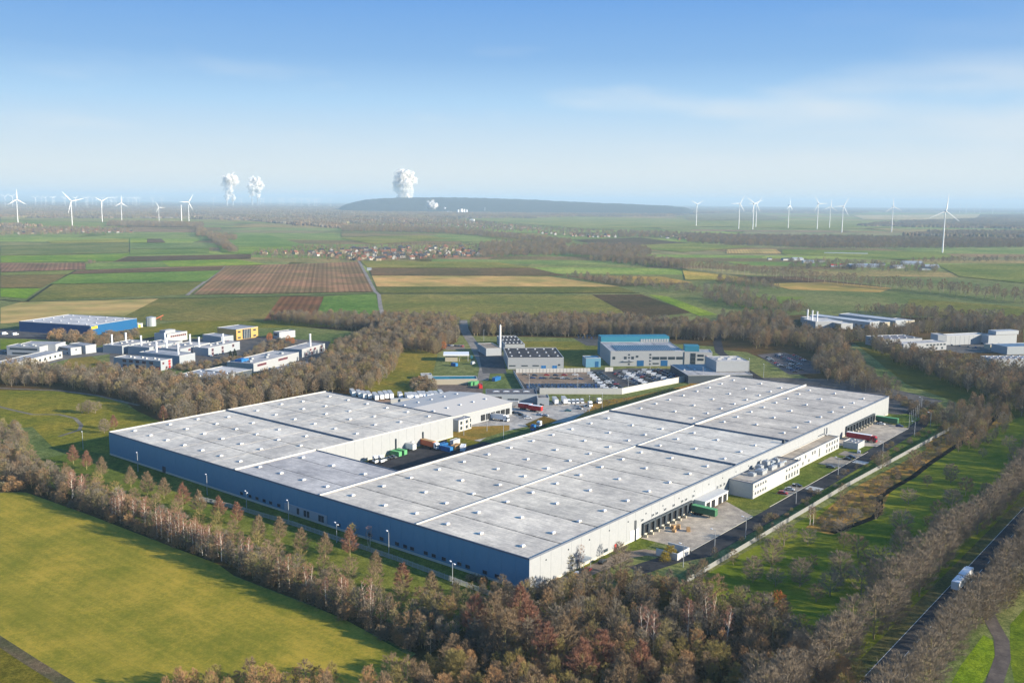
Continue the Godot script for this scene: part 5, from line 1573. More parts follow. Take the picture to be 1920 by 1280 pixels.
func estate_right() -> void:
	var r1 = hall("industrial_hall", "white hall with three thin chimneys among the right-hand woods", 738.5,197.8,-0.675,30.8,28.4,7, "white_clad", Color(0.6,0.6,0.59), Vector2i(0,0), "coping", 0)
	chimney(r1,4.6,5.7,6.6,17,0.8)
	chimney(r1,4.6,15.6,6.6,17,0.8)
	chimney(r1,4.6,25.6,6.6,17,0.8)
	var r2 = hall("industrial_hall", "pale hall right of the three thin chimneys", 747.2,173.9,-0.526,15.0,66.5,6, "white_clad", Color(0.6,0.6,0.59), Vector2i(0,0), "coping", 0)
	var r3 = hall("industrial_hall", "long hall with shiny blue-grey roof, left of the pair in the woods", 773.7,153.4,-0.262,17.0,76.3,7, "shed_clad", Color(0.5,0.55,0.6), Vector2i(0,0), "coping", 0)
	for u in [4.0,10.2,16.4,22.6,28.8,35.1,41.3,47.5,53.7,59.9,66.1,72.3]: window(r3, "L", u, 1.5,3,2.2, "slate", "glass", 0.03)
	var r4 = hall("industrial_hall", "long hall with shiny blue-grey roof, right of the pair in the woods", 806.8,137.7,-0.299,18.6,72.6,7, "shed_clad", Color(0.5,0.55,0.6), Vector2i(0,0), "coping", 0)
	var r5 = hall("carport", "white canopy building in front of the blue-grey roofs", 795.9,146.9,-0.420,47.2,23.5,5.5, "cream", Color(0.6,0.6,0.59), Vector2i(0,0), "coping", 0)
	var r6 = hall("industrial_hall", "white hall with dark striped roof at the edge of the long meadow", 643.7,96.4,-0.620,41.1,26.3,8, "white_clad", Color(0.2,0.2,0.22), Vector2i(5,2), "coping", 0)
	var r7 = hall("office_building", "white two-storey building with small windows before the dark striped roof", 633.8,75.6,-0.556,47.8,16.0,7, "white_clad", Color(0.47,0.47,0.47), Vector2i(0,0), "coping", 0)
	for u in [26.3,30.1,34.0,37.8,41.6,45.4]: window(r7, "R", u, 4.4,2.4,1.4, "slate", "glass", 0.03)
	for u in [23.9,30.3,36.7,43.0]: window(r7, "R", u, 1,2,1.8, "slate", "glass", 0.03)
	var r8 = hall("industrial_hall", "long white panelled hall facing a busy forecourt at the right", 702.2,58.0,-0.559,47.7,12.0,9, "white_clad", Color(0.6,0.6,0.59), Vector2i(0,0), "coping", 0)
	panel(r8, "pilaster", "pale_clad", "R", 0.0,0.5,0.2,8.5)
	panel(r8, "pilaster", "pale_clad", "R", 5.3,5.8,0.2,8.5)
	panel(r8, "pilaster", "pale_clad", "R", 10.6,11.1,0.2,8.5)
	panel(r8, "pilaster", "pale_clad", "R", 15.9,16.4,0.2,8.5)
	panel(r8, "pilaster", "pale_clad", "R", 21.2,21.7,0.2,8.5)
	panel(r8, "pilaster", "pale_clad", "R", 26.5,27.0,0.2,8.5)
	panel(r8, "pilaster", "pale_clad", "R", 31.8,32.3,0.2,8.5)
	panel(r8, "pilaster", "pale_clad", "R", 37.1,37.6,0.2,8.5)
	panel(r8, "pilaster", "pale_clad", "R", 42.4,42.9,0.2,8.5)
	var r9 = hall("industrial_hall", "tall pale box hall left of the long white panelled hall", 694.7,63.6,-0.829,8.1,14.0,10, "pale_clad", Color(0.36,0.38,0.41), Vector2i(0,0), "coping", 0)
	var r10 = hall("office_building", "pale building with raised roof at the right edge", 731.4,28.8,-0.603,32.4,14.0,9, "pale_clad", Color(0.36,0.38,0.41), Vector2i(0,0), "coping", 0)
	put("penthouse", slab_box(Vector3(10,9,-12), Vector3(36,12.5,-2)), M.pale_clad, r10)
	var r11 = hall("industrial_hall", "blue-roofed low hall cut by the right edge", 679.8,1.5,-0.668,38.1,20.0,7, "shed_clad", Color(0.16,0.27,0.4), Vector2i(0,0), "coping", 0)
	var r12 = hall("industrial_hall", "grey hall with many small skylights screened by bare trees at the right edge", 596.5,-6.8,-0.769,57.8,18.4,7, "white_clad", Color(0.28,0.28,0.3), Vector2i(10,3), "coping", 0)
	var r13 = hall("shed", "little cream shed on the forecourt at the right", 702.4,20.3,-0.622,15.7,8.0,4.5, "cream", Color(0.36,0.38,0.41), Vector2i(0,0), "coping", 0)

func boundaries() -> void:
	fence("white palisade fence between lime trees and the shaded warehouse wall", [[-14,172],[-11,149],[-8.6,114],[-8.6,54],[-10.8,8],[-11,-2]],2.0,2.7, false, "coping")
	fence("long grey mesh fence between service road and withered grass", [[42,-36.5],[192,-37.1],[312,-40.7],[345,-41.5]],2.0,3.2, true, "mesh_grey")
	white_wall("white slab fence in front of the dark-roofed hall", [[322.5,266],[363.5,225.4]],3.2,2.6,0.14)
	white_wall("short white slab fence left of the parked cars at the solar hall", [[372.9,218.4],[378.3,214.1]],3.2,2.6,0.14)
	white_wall("long white boundary wall below the crowded car yard", [[270.1,202.8],[306.5,160.2],[380.9,150.6]],4.2,6.0,0.02)
	white_wall("white wall panels left of the car yard along the sandy ground", [[264.3,210.7],[319.7,265.8]],2.4,3.0,0.05)
	var pit := thing("waste_pit", "roofless grey concrete enclosure below the near loading yard", "enclosure", P(58.0,-14.5))
	put("wall", slab_box(Vector3(0,0,0), Vector3(0.35,2.6,9)), M.grey_clad, pit)
	put("wall", slab_box(Vector3(0.36,0,8.65), Vector3(9.0,2.6,9)), M.grey_clad, pit)
	put("wall", slab_box(Vector3(8.64,0,0), Vector3(9.0,2.6,8.64)), M.grey_clad, pit)
	var shed := hall("shed", "low flat shed with cluttered roof beside the dark red lorry", 263.0,-16.5,0.0,10.0,8.0,3.4, "pale_clad", Color(0.5,0.48,0.45))
	for k in 4: rooftop_unit(shed, 1.0 + k * 2.2,2.0 + k % 2 * 2.5,3.1,1.4,1.4,0.4)
	for k in 6:
		var f := thing("flagpole", "slim white flagpole, %s of six on the lawn at the far corner" % ["nearest", "second", "third", "fourth", "fifth", "farthest"][k], "flagpole", P([335.4,341.9,347.0,353.0,359.0,365.9][k],[-20.8,-19.9,-19.4,-18.9,-18.1,-17.1][k]))
		var fm := MB.new()
		fm.bar(Vector3.ZERO, Vector3(0,8.5,0), 0.13,0.07,8)
		put("pole", fm.mesh(), M.coping, f)
		var fb := MB.new()
		fb.bar(Vector3(0,8.5,0), Vector3(0,8.75,0), 0.16,0.1,8)
		put("finial", fb.mesh(), M.coping, f)

func lamps() -> void:
	lamp_post("single-headed street lamp by the shaded warehouse wall, farthest left of the row", P(-3.4,292.8), 1.20,9,1, "lamps along the shaded wall")
	lamp_post("single-headed street lamp by the shaded warehouse wall, second of the row", P(-7.2,232.7), 1.20,9,1, "lamps along the shaded wall")
	lamp_post("single-headed street lamp by the shaded warehouse wall, third of the row", P(-7.2,175.4), 1.20,9,1, "lamps along the shaded wall")
	lamp_post("double-headed street lamp by the shaded warehouse wall, fourth of the row", P(-6.8,147.1), 1.20,7,2, "lamps along the shaded wall")
	lamp_post("single-headed street lamp by the shaded warehouse wall, fifth of the row", P(-7.4,118.1), 1.20,9,1, "lamps along the shaded wall")
	lamp_post("double-headed street lamp by the shaded warehouse wall, sixth of the row", P(-9.9,85.8), 1.20,7.5,2, "lamps along the shaded wall")
	lamp_post("single-headed street lamp by the shaded warehouse wall, seventh of the row", P(-8.6,58.5), 1.20,10,1, "lamps along the shaded wall")
	lamp_post("double-headed street lamp by the shaded warehouse wall, nearest of the row", P(-11.9,23.9), 1.20,8,2, "lamps along the shaded wall")
	lamp_post("grey street lamp by the near end of the service road", P(53.9,-28.2), 1.57,8.5,1, "lamps along the service road")
	lamp_post("grey street lamp opposite the corner of the near loading yard", P(75.4,-29.5), 1.57,8.5,1, "lamps along the service road")
	lamp_post("grey street lamp opposite the near loading yard", P(96.6,-31.9), 1.57,8.5,1, "lamps along the service road")
	lamp_post("grey street lamp opposite the red parked car", P(151.9,-29.1), 1.57,8.5,1, "lamps along the service road")
	lamp_post("grey street lamp opposite the middle parking bays", P(208.8,-26.3), 1.57,8.5,1, "lamps along the service road")
	lamp_post("grey street lamp opposite the far office wing", P(254.1,-32.4), 1.57,8.5,1, "lamps along the service road")
	lamp_post("grey street lamp beside the far loading yard", P(314.3,-30.2), 1.57,8.5,1, "lamps along the service road")
	lamp_post("grey street lamp at the road bend past the flagpoles", P(345.2,-30.0), 1.57,8.5,1, "lamps along the service road")
	lamp_post("grey street lamp on the rear car park", P(388.0,-12.3), 1.57,8.5,1, "lamps along the service road")
	lamp_post("thin lamp pole by the small office in the court", P(149.1,163.4), 0.6,10.0,1, "lamp poles of the yards")
	lamp_post("thin lamp pole on the verge of the lorry yard", P(165.3,160.2), 0.6,10.0,1, "lamp poles of the yards")
	lamp_post("thin lamp pole beside the dark court road", P(158.0,142.0), 0.6,10.0,1, "lamp poles of the yards")
	lamp_post("thin lamp pole on the brown embankment", P(256.3,142.6), 0.6,10.0,1, "lamp poles of the yards")
	lamp_post("thin lamp pole at the lorry yard corner", P(244.5,144.3), 0.6,10.0,1, "lamp poles of the yards")
	lamp_post("thin lamp pole on the far concrete road, left one", P(470.7,431.6), 0.6,10.0,1, "lamp poles of the yards")
	lamp_post("thin lamp pole behind the blue-shaded hall", P(432.1,392.7), 0.6,10.0,1, "lamp poles of the yards")
	lamp_post("thin lamp pole behind the tall chimney", P(414.0,353.9), 0.6,10.0,1, "lamp poles of the yards")
	lamp_post("thin lamp pole at the far lawn", P(491.3,392.1), 0.6,10.0,1, "lamp poles of the yards")
	lamp_post("thin lamp pole at the left end of the teal fence", P(545.5,367.5), 0.6,10.0,1, "lamp poles of the yards")
	lamp_post("thin lamp pole behind the solar hall", P(487.6,235.8), 0.6,10.0,1, "lamp poles of the yards")
	lamp_post("thin lamp pole beside the white cube", P(446.9,133.6), 0.6,10.0,1, "lamp poles of the yards")
	lamp_post("thin lamp pole on the road corner behind the warehouse", P(430.6,114.2), 0.6,10.0,1, "lamp poles of the yards")
	lamp_post("thin lamp pole before the low dark grey building", P(386.3,141.3), 0.6,10.0,1, "lamp poles of the yards")
	lamp_post("thin lamp pole among the crowded cars, middle", P(297.2,190.4), 0.6,10.0,1, "lamp poles of the yards")
	lamp_post("thin lamp pole among the crowded cars, left end", P(277.9,218.1), 0.6,10.0,1, "lamp poles of the yards")
	lamp_post("thin lamp pole among the crowded cars, right end", P(315.7,160.9), 0.6,10.0,1, "lamp poles of the yards")
	lamp_post("thin lamp pole before the solar hall gates", P(389.2,187.8), 0.6,10.0,1, "lamp poles of the yards")

func vehicles() -> void:
	car("car_white", "estate", "white estate car nearest the warehouse corner", P(22.8,-3.1), 0.55, "")
	car("car_red", "hatch", "dark red hatchback parked by the near wall", P(28.2,-4.1), 0.15, "")
	car("car_black", "estate", "black car parked by the glass porch", P(38.6,-3.7), 0.12, "")
	car("car_red", "estate", "red car on the nearest parking bay by the office lawn", P(161.5,-18.8), -1.37, "")
	car("car_silver", "hatch", "silver car beside the red one on the office bay", P(169.0,-18.9), -1.37, "")
	car("car_black", "hatch", "black car third on the nearest office bay", P(176.9,-19.1), -1.37, "")
	car("car_grey", "estate", "dark grey car alone on the middle lawn edge", P(218.5,-18.8), -1.37, "")
	car("car_black", "hatch", "black car, left of two on the far office bay", P(239.0,-19.6), -1.37, "")
	car("car_navy", "hatch", "navy car, right of two on the far office bay", P(244.4,-19.6), -1.37, "")
	car("car_white", "estate", "white car turning by the far shed", P(256.9,-19.3), 0.30, "")
	car("car_blue", "hatch", "blue car standing before the flagpole lawn", P(333.0,-16.1), -1.27, "")
	car("car_white", "hatch", "white car beside the green container dock", P(331.6,-6.0), -1.57, "")
	lorry("dark red articulated lorry backed up to the far loading docks", P(284.6,-9.5), -PI / 2, "crimson", "lorry_white", "crimson")
	trailer("box_trailer", "green box trailer backed up to the far loading docks", P(337.0,-7.5), -PI / 2,13.0, "green_box", "pale_green")
	trailer("box_trailer", "green box trailer backed up to the near loading docks", P(110.6,-6.5), -PI / 2,11.0, "green_box", "pale_green")
	var crate0 := thing("wooden_crate", "wooden crate on the near yard, back one of three", "crate", P(87.5,-5.0), 0.00)
	for k in 4: put("plank", slab_box(Vector3(-0.9,0.15 + k * 0.4,-0.7), Vector3(0.9,0.12 + (k + 1) * 0.4,0.7)), M.crate_wood, crate0)
	put("skid", slab_box(Vector3(-0.8,0,-0.5), Vector3(0.8,0.15,0.5)), M.crate_wood, crate0)
	var crate1 := thing("wooden_crate", "low wooden crate on the near yard, front one of three", "crate", P(84.9,-6.8), 0.20)
	for k in 4: put("plank", slab_box(Vector3(-0.9,0.15 + k * 0.22,-0.7), Vector3(0.9,0.12 + (k + 1) * 0.22,0.7)), M.crate_wood, crate1)
	put("skid", slab_box(Vector3(-0.8,0,-0.5), Vector3(0.8,0.15,0.5)), M.crate_wood, crate1)
	var crate2 := thing("wooden_crate", "wooden crate on the near yard, right one of three", "crate", P(89.4,-6.2), 0.40)
	for k in 4: put("plank", slab_box(Vector3(-0.9,0.15 + k * 0.4,-0.7), Vector3(0.9,0.12 + (k + 1) * 0.4,0.7)), M.crate_wood, crate2)
	put("skid", slab_box(Vector3(-0.8,0,-0.5), Vector3(0.8,0.15,0.5)), M.crate_wood, crate2)
	var crate3 := thing("wooden_crate", "single wooden crate standing apart on the near yard", "crate", P(89.2,-10.8), 0.60)
	for k in 4: put("plank", slab_box(Vector3(-0.9,0.15 + k * 0.4,-0.7), Vector3(0.9,0.12 + (k + 1) * 0.4,0.7)), M.crate_wood, crate3)
	put("skid", slab_box(Vector3(-0.8,0,-0.5), Vector3(0.8,0.15,0.5)), M.crate_wood, crate3)
	lorry("orange curtain-sided lorry with white cab in the dark court", P(117.1,160.7), -1.63, "orange", "crate_wood", "lorry_white", 11.0)
	container("green skip container in the court, left one", P(94.0,160.7), -1.47,6.0, "pale_green")
	container("green skip container in the court, right one", P(98.0,160.9), -1.47,6.0, "pale_green")
	trailer("box_trailer", "white box trailer in front of the grey ones at the court wall", P(106.1,163.2), -1.57,8.0, "lorry_white", "coping")
	trailer("box_trailer", "grey box trailer against the court wall, left one", P(109.1,169.8), -1.37,11.0, "grey_clad", "galvanised")
	trailer("box_trailer", "grey box trailer against the court wall, behind the orange lorry", P(119.2,170.3), -1.37,9.0, "grey_clad", "galvanised")
	container("blue roll-off container in the court, behind", P(120.6,153.1), 0.00,6.5, "tarp_blue")
	container("blue roll-off container in the court, in front", P(118.2,147.5), -1.57,6.5, "tarp_blue")
	container("brown open container beside the blue ones in the court", P(123.6,146.3), 0.30,6.5, "crate_wood")
	container("pale grey container at the end of the court row", P(131.8,154.2), 0.10,6.0, "grey_clad")
	container("white low container before the court road", P(125.3,142.6), 0.60,6.5, "lorry_white")
	tractor("blue lorry tractor driving on the shaded court road", P(184.3,140.4), 3.14, "tarp_blue")
	tractor("white lorry tractor on the shaded court road", P(193.9,143.5), 3.14, "lorry_white")
	tractor("white tractor unit with red stripe at the court corner", P(77.4,159.6), -1.57, "lorry_white")
	tractor("white tractor unit second at the court corner", P(80.0,158.1), -1.57, "lorry_white")
	car("car_silver", "hatch", "silver car in the court row, left", P(83.3,158.9), -1.57, "")
	car("car_black", "hatch", "black car in the court row, second", P(85.3,158.9), -1.57, "")
	car("car_black", "hatch", "black car in the court row, third", P(87.5,158.7), -1.57, "")
	car("car_grey", "hatch", "grey car in the court row, right", P(90.2,158.7), -1.57, "")
	lorry("long white articulated lorry standing in the lorry yard", P(189.9,175.4), -1.40, "lorry_white", "coping", "lorry_white")
	lorry("white lorry docked at the gabled hall, left one", P(198.5,193.4), -1.52, "lorry_white", "coping", "lorry_white")
	lorry("white lorry docked at the gabled hall, right one", P(208.4,194.9), -1.74, "lorry_white", "coping", "lorry_white")
	trailer("box_trailer", "red box trailer in the yard, left of the red pair", P(225.0,179.5), -1.30,9.0, "red", "lorry_white")
	trailer("box_trailer", "red box trailer in the yard, right of the red pair", P(224.3,170.9), -1.42,9.0, "red", "lorry_white")
	trailer("box_trailer", "pale trailer standing along the grey workshop", P(225.2,191.4), -1.04,10.0, "coping", "coping")
	trailer("box_trailer", "white trailer parked beside the brown embankment, left one", P(251.1,175.5), -2.34,11.0, "lorry_white", "coping")
	trailer("box_trailer", "white trailer parked beside the brown embankment, right one", P(256.3,172.1), -2.34,11.0, "lorry_white", "coping")
	car("car_white", "van", "white van facing the lorry yard, first of four in a row", P(258.4,169.8), -2.41, "")
	car("car_white", "van", "white van facing the lorry yard, second of four in a row", P(260.2,167.7), -2.41, "")
	car("car_white", "van", "white van facing the lorry yard, third of four in a row", P(262.7,166.1), -2.41, "")
	car("car_white", "van", "white van facing the lorry yard, last of four in a row", P(265.4,164.3), -2.41, "")
	car("car_white", "hatch", "white car at the head of the lorry yard island row", P(213.1,182.4), -1.57, "")
	car("car_black", "hatch", "black car, second beside the weedy island", P(211.3,177.6), -1.27, "")
	car("car_navy", "hatch", "navy car, third beside the weedy island", P(211.7,174.9), -0.97, "")
	car("car_black", "hatch", "black car, fourth beside the weedy island", P(209.7,170.3), -1.57, "")
	car("car_silver", "hatch", "silver car, fifth beside the weedy island", P(207.5,166.1), -1.27, "")
	car("car_white", "hatch", "white car at the tail of the weedy island row", P(205.4,162.0), -0.97, "")
	car("car_white", "hatch", "white car right of the weedy island", P(218.2,162.9), -1.57, "")
	car("car_silver", "hatch", "silver car by the yard exit", P(218.0,158.6), -1.27, "")
	car("car_teal", "hatch", "teal car alone in the lorry yard", P(238.3,156.1), -0.97, "")
	car("car_silver", "hatch", "silver car near the embankment in the lorry yard", P(248.3,154.2), -1.57, "")
	car("car_black", "hatch", "black car in front of the workshop annex", P(241.0,179.5), -1.27, "")
	car("car_white", "hatch", "white car at the workshop's left gate", P(221.9,203.7), -0.97, "")
	tractor("white tractor unit at the right end of the lorry yard", P(258.7,154.4), -2.00, "lorry_white")
	tractor("white tractor unit by the embankment lamp", P(270.8,155.7), -2.00, "lorry_white")
	trailer("box_trailer", "white trailer in the brown trailer park, first from the left", P(182.2,292.8), -2.15,13.0, "lorry_white", "coping", "trailers in the brown trailer park")
	trailer("box_trailer", "white trailer in the brown trailer park, second from the left", P(182.6,287.0), -2.16,13.0, "lorry_white", "coping", "trailers in the brown trailer park")
	trailer("box_trailer", "white trailer in the brown trailer park, third from the left", P(182.2,282.0), -2.16,13.0, "lorry_white", "coping", "trailers in the brown trailer park")
	trailer("box_trailer", "white trailer in the brown trailer park, fourth from the left", P(183.8,279.0), -2.16,13.0, "lorry_white", "coping", "trailers in the brown trailer park")
	trailer("box_trailer", "white trailer in the brown trailer park, fifth from the left", P(183.8,272.4), -2.17,13.0, "lorry_white", "coping", "trailers in the brown trailer park")
	trailer("box_trailer", "white trailer in the brown trailer park, sixth from the left", P(187.9,271.6), -2.17,13.0, "lorry_white", "coping", "trailers in the brown trailer park")
	trailer("box_trailer", "white trailer in the brown trailer park, seventh from the left", P(191.8,271.2), -2.18,13.0, "lorry_white", "coping", "trailers in the brown trailer park")
	trailer("box_trailer", "white trailer in the brown trailer park, eighth from the left", P(194.5,269.5), -2.18,13.0, "lorry_white", "coping", "trailers in the brown trailer park")
	lorry("white lorry in the right group of the trailer park, first from the left", P(197.7,256.7), -2.20, "lorry_white", "coping", "lorry_white", 11.0, "lorries in the brown trailer park")
	lorry("white lorry in the right group of the trailer park, second from the left", P(200.5,256.1), -2.20, "lorry_white", "coping", "lorry_white", 11.0, "lorries in the brown trailer park")
	lorry("white lorry in the right group of the trailer park, third from the left", P(201.7,253.4), -2.20, "lorry_white", "coping", "lorry_white", 11.0, "lorries in the brown trailer park")
	lorry("white lorry in the right group of the trailer park, fourth from the left", P(206.1,253.7), -2.21, "lorry_white", "coping", "lorry_white", 11.0, "lorries in the brown trailer park")
	lorry("white lorry in the right group of the trailer park, fifth from the left", P(207.9,251.6), -2.22, "lorry_white", "coping", "lorry_white", 11.0, "lorries in the brown trailer park")
	lorry("white lorry in the right group of the trailer park, sixth from the left", P(207.7,247.9), -2.22, "lorry_white", "coping", "lorry_white", 11.0, "lorries in the brown trailer park")
	lorry("white lorry in the right group of the trailer park, seventh from the left", P(211.8,248.5), -2.22, "lorry_white", "coping", "lorry_white", 11.0, "lorries in the brown trailer park")
	lorry("white lorry in the right group of the trailer park, eighth from the left", P(213.7,246.4), -2.23, "lorry_white", "coping", "lorry_white", 11.0, "lorries in the brown trailer park")
	lorry("white lorry in the right group of the trailer park, ninth from the left", P(219.0,247.0), -2.23, "lorry_white", "coping", "lorry_white", 11.0, "lorries in the brown trailer park")
	trailer("box_trailer", "cream trailer lying across in front of the trailer park, left one", P(183.8,249.5), -0.70,12.0, "coping", "coping")
	trailer("box_trailer", "cream trailer lying across in front of the trailer park, right one", P(187.9,244.9), -0.70,12.0, "coping", "coping")
	trailer("box_trailer", "tall white sign-like trailer end between the two trailer groups", P(196.9,262.8), -2.21,9.0, "lorry_white", "coping")
	container("green roll-off container in the scrap yard, left one", P(263.1,258.4), 0.2,6.0, "pale_green")
	container("green roll-off container in the scrap yard, right one", P(266.3,257.8), 0.2,6.0, "pale_green")
	container("red container at the end of the scrap yard", P(259.6,247.4), 0.9,6.0, "red")
	container("bright blue container by the dark lawn", P(289.1,257.1), 0.2,9.0, "tarp_blue")
	container("blue container behind the teal-roofed shed", P(314.4,321.9), 1.4,6.0, "tarp_blue")
	car("car_silver", "van", "silver van on the shaded drive by the dark lawn", P(329.9,315.9), 0.2, "")
	car("car_white", "van", "white van in the shade beside the blue-sided hall", P(384.6,354.2), 0.2, "")
	car("car_teal", "van", "teal van parked behind the canopy kiosk", P(350.8,336.1), 0.8, "")
	var rl := lorry("white lorry with two box bodies on the tree-lined country road", P(105.5,-110.0), 0.0, "lorry_white", "lorry_white", "lorry_white", 8.0)
	var rb := MB.new()
	rb.box(Vector3(-12.5,1.1,-1.25), Vector3(-5.2,3.85,1.25), true)
	put("trailer_box", rb.mesh(), M.lorry_white, rl)
	var rd := MB.new()
	rd.box(Vector3(-12.0,0.7,-0.5), Vector3(-4.0,1.1,0.5), true)
	put("drawbar", rd.mesh(), M.slate, rl)
	wheels(rl, [-11.0,-6.5],1.22,0.48,0.5)
	car("car_white", "van", "white van on the road before the blue hall, left one", P(159.8,759.4), 0.1, "")
	car("car_white", "van", "white van on the road before the blue hall, right one", P(164.9,748.4), 0.1, "")
	for q in [[287.8,227.8],[292.2,222.9],[295.1,219.4],[301,212.6],[312.6,199.5],[314.2,197.9],[318.7,192.6]]: car("car_black", "hatch", "black car in the rows packed behind the long white boundary wall", P(q[0], q[1]), -2.38 + rng.randf_range(-0.05,0.05), "black cars parked packed behind the long white boundary wall")
	for q in [[289.4,226.2],[290.4,224.4],[296.6,217.7],[298.2,216.2],[299.6,214.2],[302.6,210.8],[304.1,209.2],[305.2,208],[307,206.2],[309.7,202.7]]: car("car_navy", "hatch", "navy blue car in the rows packed behind the long white boundary wall", P(q[0], q[1]), -2.38 + rng.randf_range(-0.05,0.05), "navy blue cars parked packed behind the long white boundary wall")
	for q in [[293.5,221.2],[308.5,204.5],[315.6,196.3],[317.2,194.3],[320.3,191.1],[322.9,188]]: car("car_blue", "hatch", "blue car in the rows packed behind the long white boundary wall", P(q[0], q[1]), -2.38 + rng.randf_range(-0.05,0.05), "blue cars parked packed behind the long white boundary wall")
	for q in [[311.5,201],[321.3,189.6]]: car("car_grey", "hatch", "dark grey car in the rows packed behind the long white boundary wall", P(q[0], q[1]), -2.38 + rng.randf_range(-0.05,0.05), "dark grey cars parked packed behind the long white boundary wall")
	for q in [[282,222.4],[296,206.2],[304.3,197.3],[307.3,193.4],[313.8,186.4]]: car("car_blue", "hatch", "blue car in the rows packed behind the long white boundary wall", P(q[0], q[1]), -2.38 + rng.randf_range(-0.05,0.05), "blue cars parked packed behind the long white boundary wall")
	for q in [[283.4,220.3],[284.9,218.6],[297.6,204.1],[299.3,202.5],[308.6,191.8],[310.2,190],[311.9,188.5],[316.6,182.8],[318.1,181.3]]: car("car_navy", "estate", "navy blue car in the rows packed behind the long white boundary wall", P(q[0], q[1]), -2.38 + rng.randf_range(-0.05,0.05), "navy blue cars parked packed behind the long white boundary wall")
	for q in [[286.8,217],[289.7,213.3],[293,209.6],[301,200.7],[315.2,184.6]]: car("car_grey", "estate", "dark grey car in the rows packed behind the long white boundary wall", P(q[0], q[1]), -2.38 + rng.randf_range(-0.05,0.05), "dark grey cars parked packed behind the long white boundary wall")
	for q in [[288,215.3],[291.6,211.4],[294.5,208.1],[302.5,198.9],[305.6,195.2]]: car("car_black", "hatch", "black car in the rows packed behind the long white boundary wall", P(q[0], q[1]), -2.38 + rng.randf_range(-0.05,0.05), "black cars parked packed behind the long white boundary wall")
	for q in [[276.4,216.5],[289.8,201.8],[297.9,192.5],[302.9,186.8],[307.6,181.7],[310.9,177.8],[314.5,173.8]]: car("car_navy", "hatch", "navy blue car in the rows packed behind the long white boundary wall", P(q[0], q[1]), -2.38 + rng.randf_range(-0.05,0.05), "navy blue cars parked packed behind the long white boundary wall")
	for q in [[278.4,214.7],[280,213],[281.4,211.1],[284.9,207.6],[288.1,203.8],[291.4,200.1],[296.2,194.3],[304.5,185.3]]: car("car_grey", "estate", "dark grey car in the rows packed behind the long white boundary wall", P(q[0], q[1]), -2.38 + rng.randf_range(-0.05,0.05), "dark grey cars parked packed behind the long white boundary wall")
	for q in [[283.3,209.1],[286.5,205.5],[294.6,196.4],[301.1,188.6],[306.2,183.4],[309.2,179.5]]: car("car_black", "hatch", "black car in the rows packed behind the long white boundary wall", P(q[0], q[1]), -2.38 + rng.randf_range(-0.05,0.05), "black cars parked packed behind the long white boundary wall")
	for q in [[292.9,198],[299.4,190.6],[312.7,175.6]]: car("car_blue", "estate", "blue car in the rows packed behind the long white boundary wall", P(q[0], q[1]), -2.38 + rng.randf_range(-0.05,0.05), "blue cars parked packed behind the long white boundary wall")
	for q in [[271.9,211.5],[298.3,182.3]]: car("car_blue", "estate", "blue car in the rows packed behind the long white boundary wall", P(q[0], q[1]), -2.38 + rng.randf_range(-0.05,0.05), "blue cars parked packed behind the long white boundary wall")
	for q in [[274,209.5],[280.3,202.8],[282.3,200.3],[290.1,191.4],[306.2,173.1]]: car("car_black", "estate", "black car in the rows packed behind the long white boundary wall", P(q[0], q[1]), -2.38 + rng.randf_range(-0.05,0.05), "black cars parked packed behind the long white boundary wall")
	for q in [[276.2,207],[277.9,204.8],[284.2,198],[296.4,184.5],[310.2,168.5]]: car("car_grey", "estate", "dark grey car in the rows packed behind the long white boundary wall", P(q[0], q[1]), -2.38 + rng.randf_range(-0.05,0.05), "dark grey cars parked packed behind the long white boundary wall")
	for q in [[286.2,195.7],[288,193.5],[292.2,189],[294.2,186.8],[300,180],[302.2,177.6],[304.1,175.4],[308.1,171.1]]: car("car_navy", "hatch", "navy blue car in the rows packed behind the long white boundary wall", P(q[0], q[1]), -2.38 + rng.randf_range(-0.05,0.05), "navy blue cars parked packed behind the long white boundary wall")
	for q in [[361.6,218.9],[357.8,214.2],[353.4,210.1],[341.4,197],[329.1,184.2]]: car("car_black", "estate", "black car in the rows on the asphalt before the solar hall", P(q[0], q[1]), -0.99 + rng.randf_range(-0.05,0.05), "black cars parked on the asphalt before the solar hall")
	for q in [[349.4,205.5],[345.6,201.2]]: car("car_grey", "hatch", "dark grey car in the rows on the asphalt before the solar hall", P(q[0], q[1]), -0.99 + rng.randf_range(-0.05,0.05), "dark grey cars parked on the asphalt before the solar hall")
	for q in [[337.4,192.7],[333.4,188.6],[320.8,175.3],[317,171.1]]: car("car_white", "hatch", "white car in the rows on the asphalt before the solar hall", P(q[0], q[1]), -0.99 + rng.randf_range(-0.05,0.05), "white cars parked on the asphalt before the solar hall")
	for q in [[325.1,180]]: car("car_navy", "hatch", "navy blue car in the rows on the asphalt before the solar hall", P(q[0], q[1]), -0.99 + rng.randf_range(-0.05,0.05), "navy blue cars parked on the asphalt before the solar hall")
	for q in [[313,166.7]]: car("car_blue", "estate", "blue car in the rows on the asphalt before the solar hall", P(q[0], q[1]), -0.99 + rng.randf_range(-0.05,0.05), "blue cars parked on the asphalt before the solar hall")
	for q in [[363.8,216.3],[354.9,206.7],[337.5,187.1]]: car("car_navy", "hatch", "navy blue car in the rows on the asphalt before the solar hall", P(q[0], q[1]), -0.99 + rng.randf_range(-0.05,0.05), "navy blue cars parked on the asphalt before the solar hall")
	for q in [[359.6,211.4],[350.6,201.8],[346.3,197],[328.6,177.6],[324.3,172.5]]: car("car_black", "estate", "black car in the rows on the asphalt before the solar hall", P(q[0], q[1]), -0.99 + rng.randf_range(-0.05,0.05), "black cars parked on the asphalt before the solar hall")
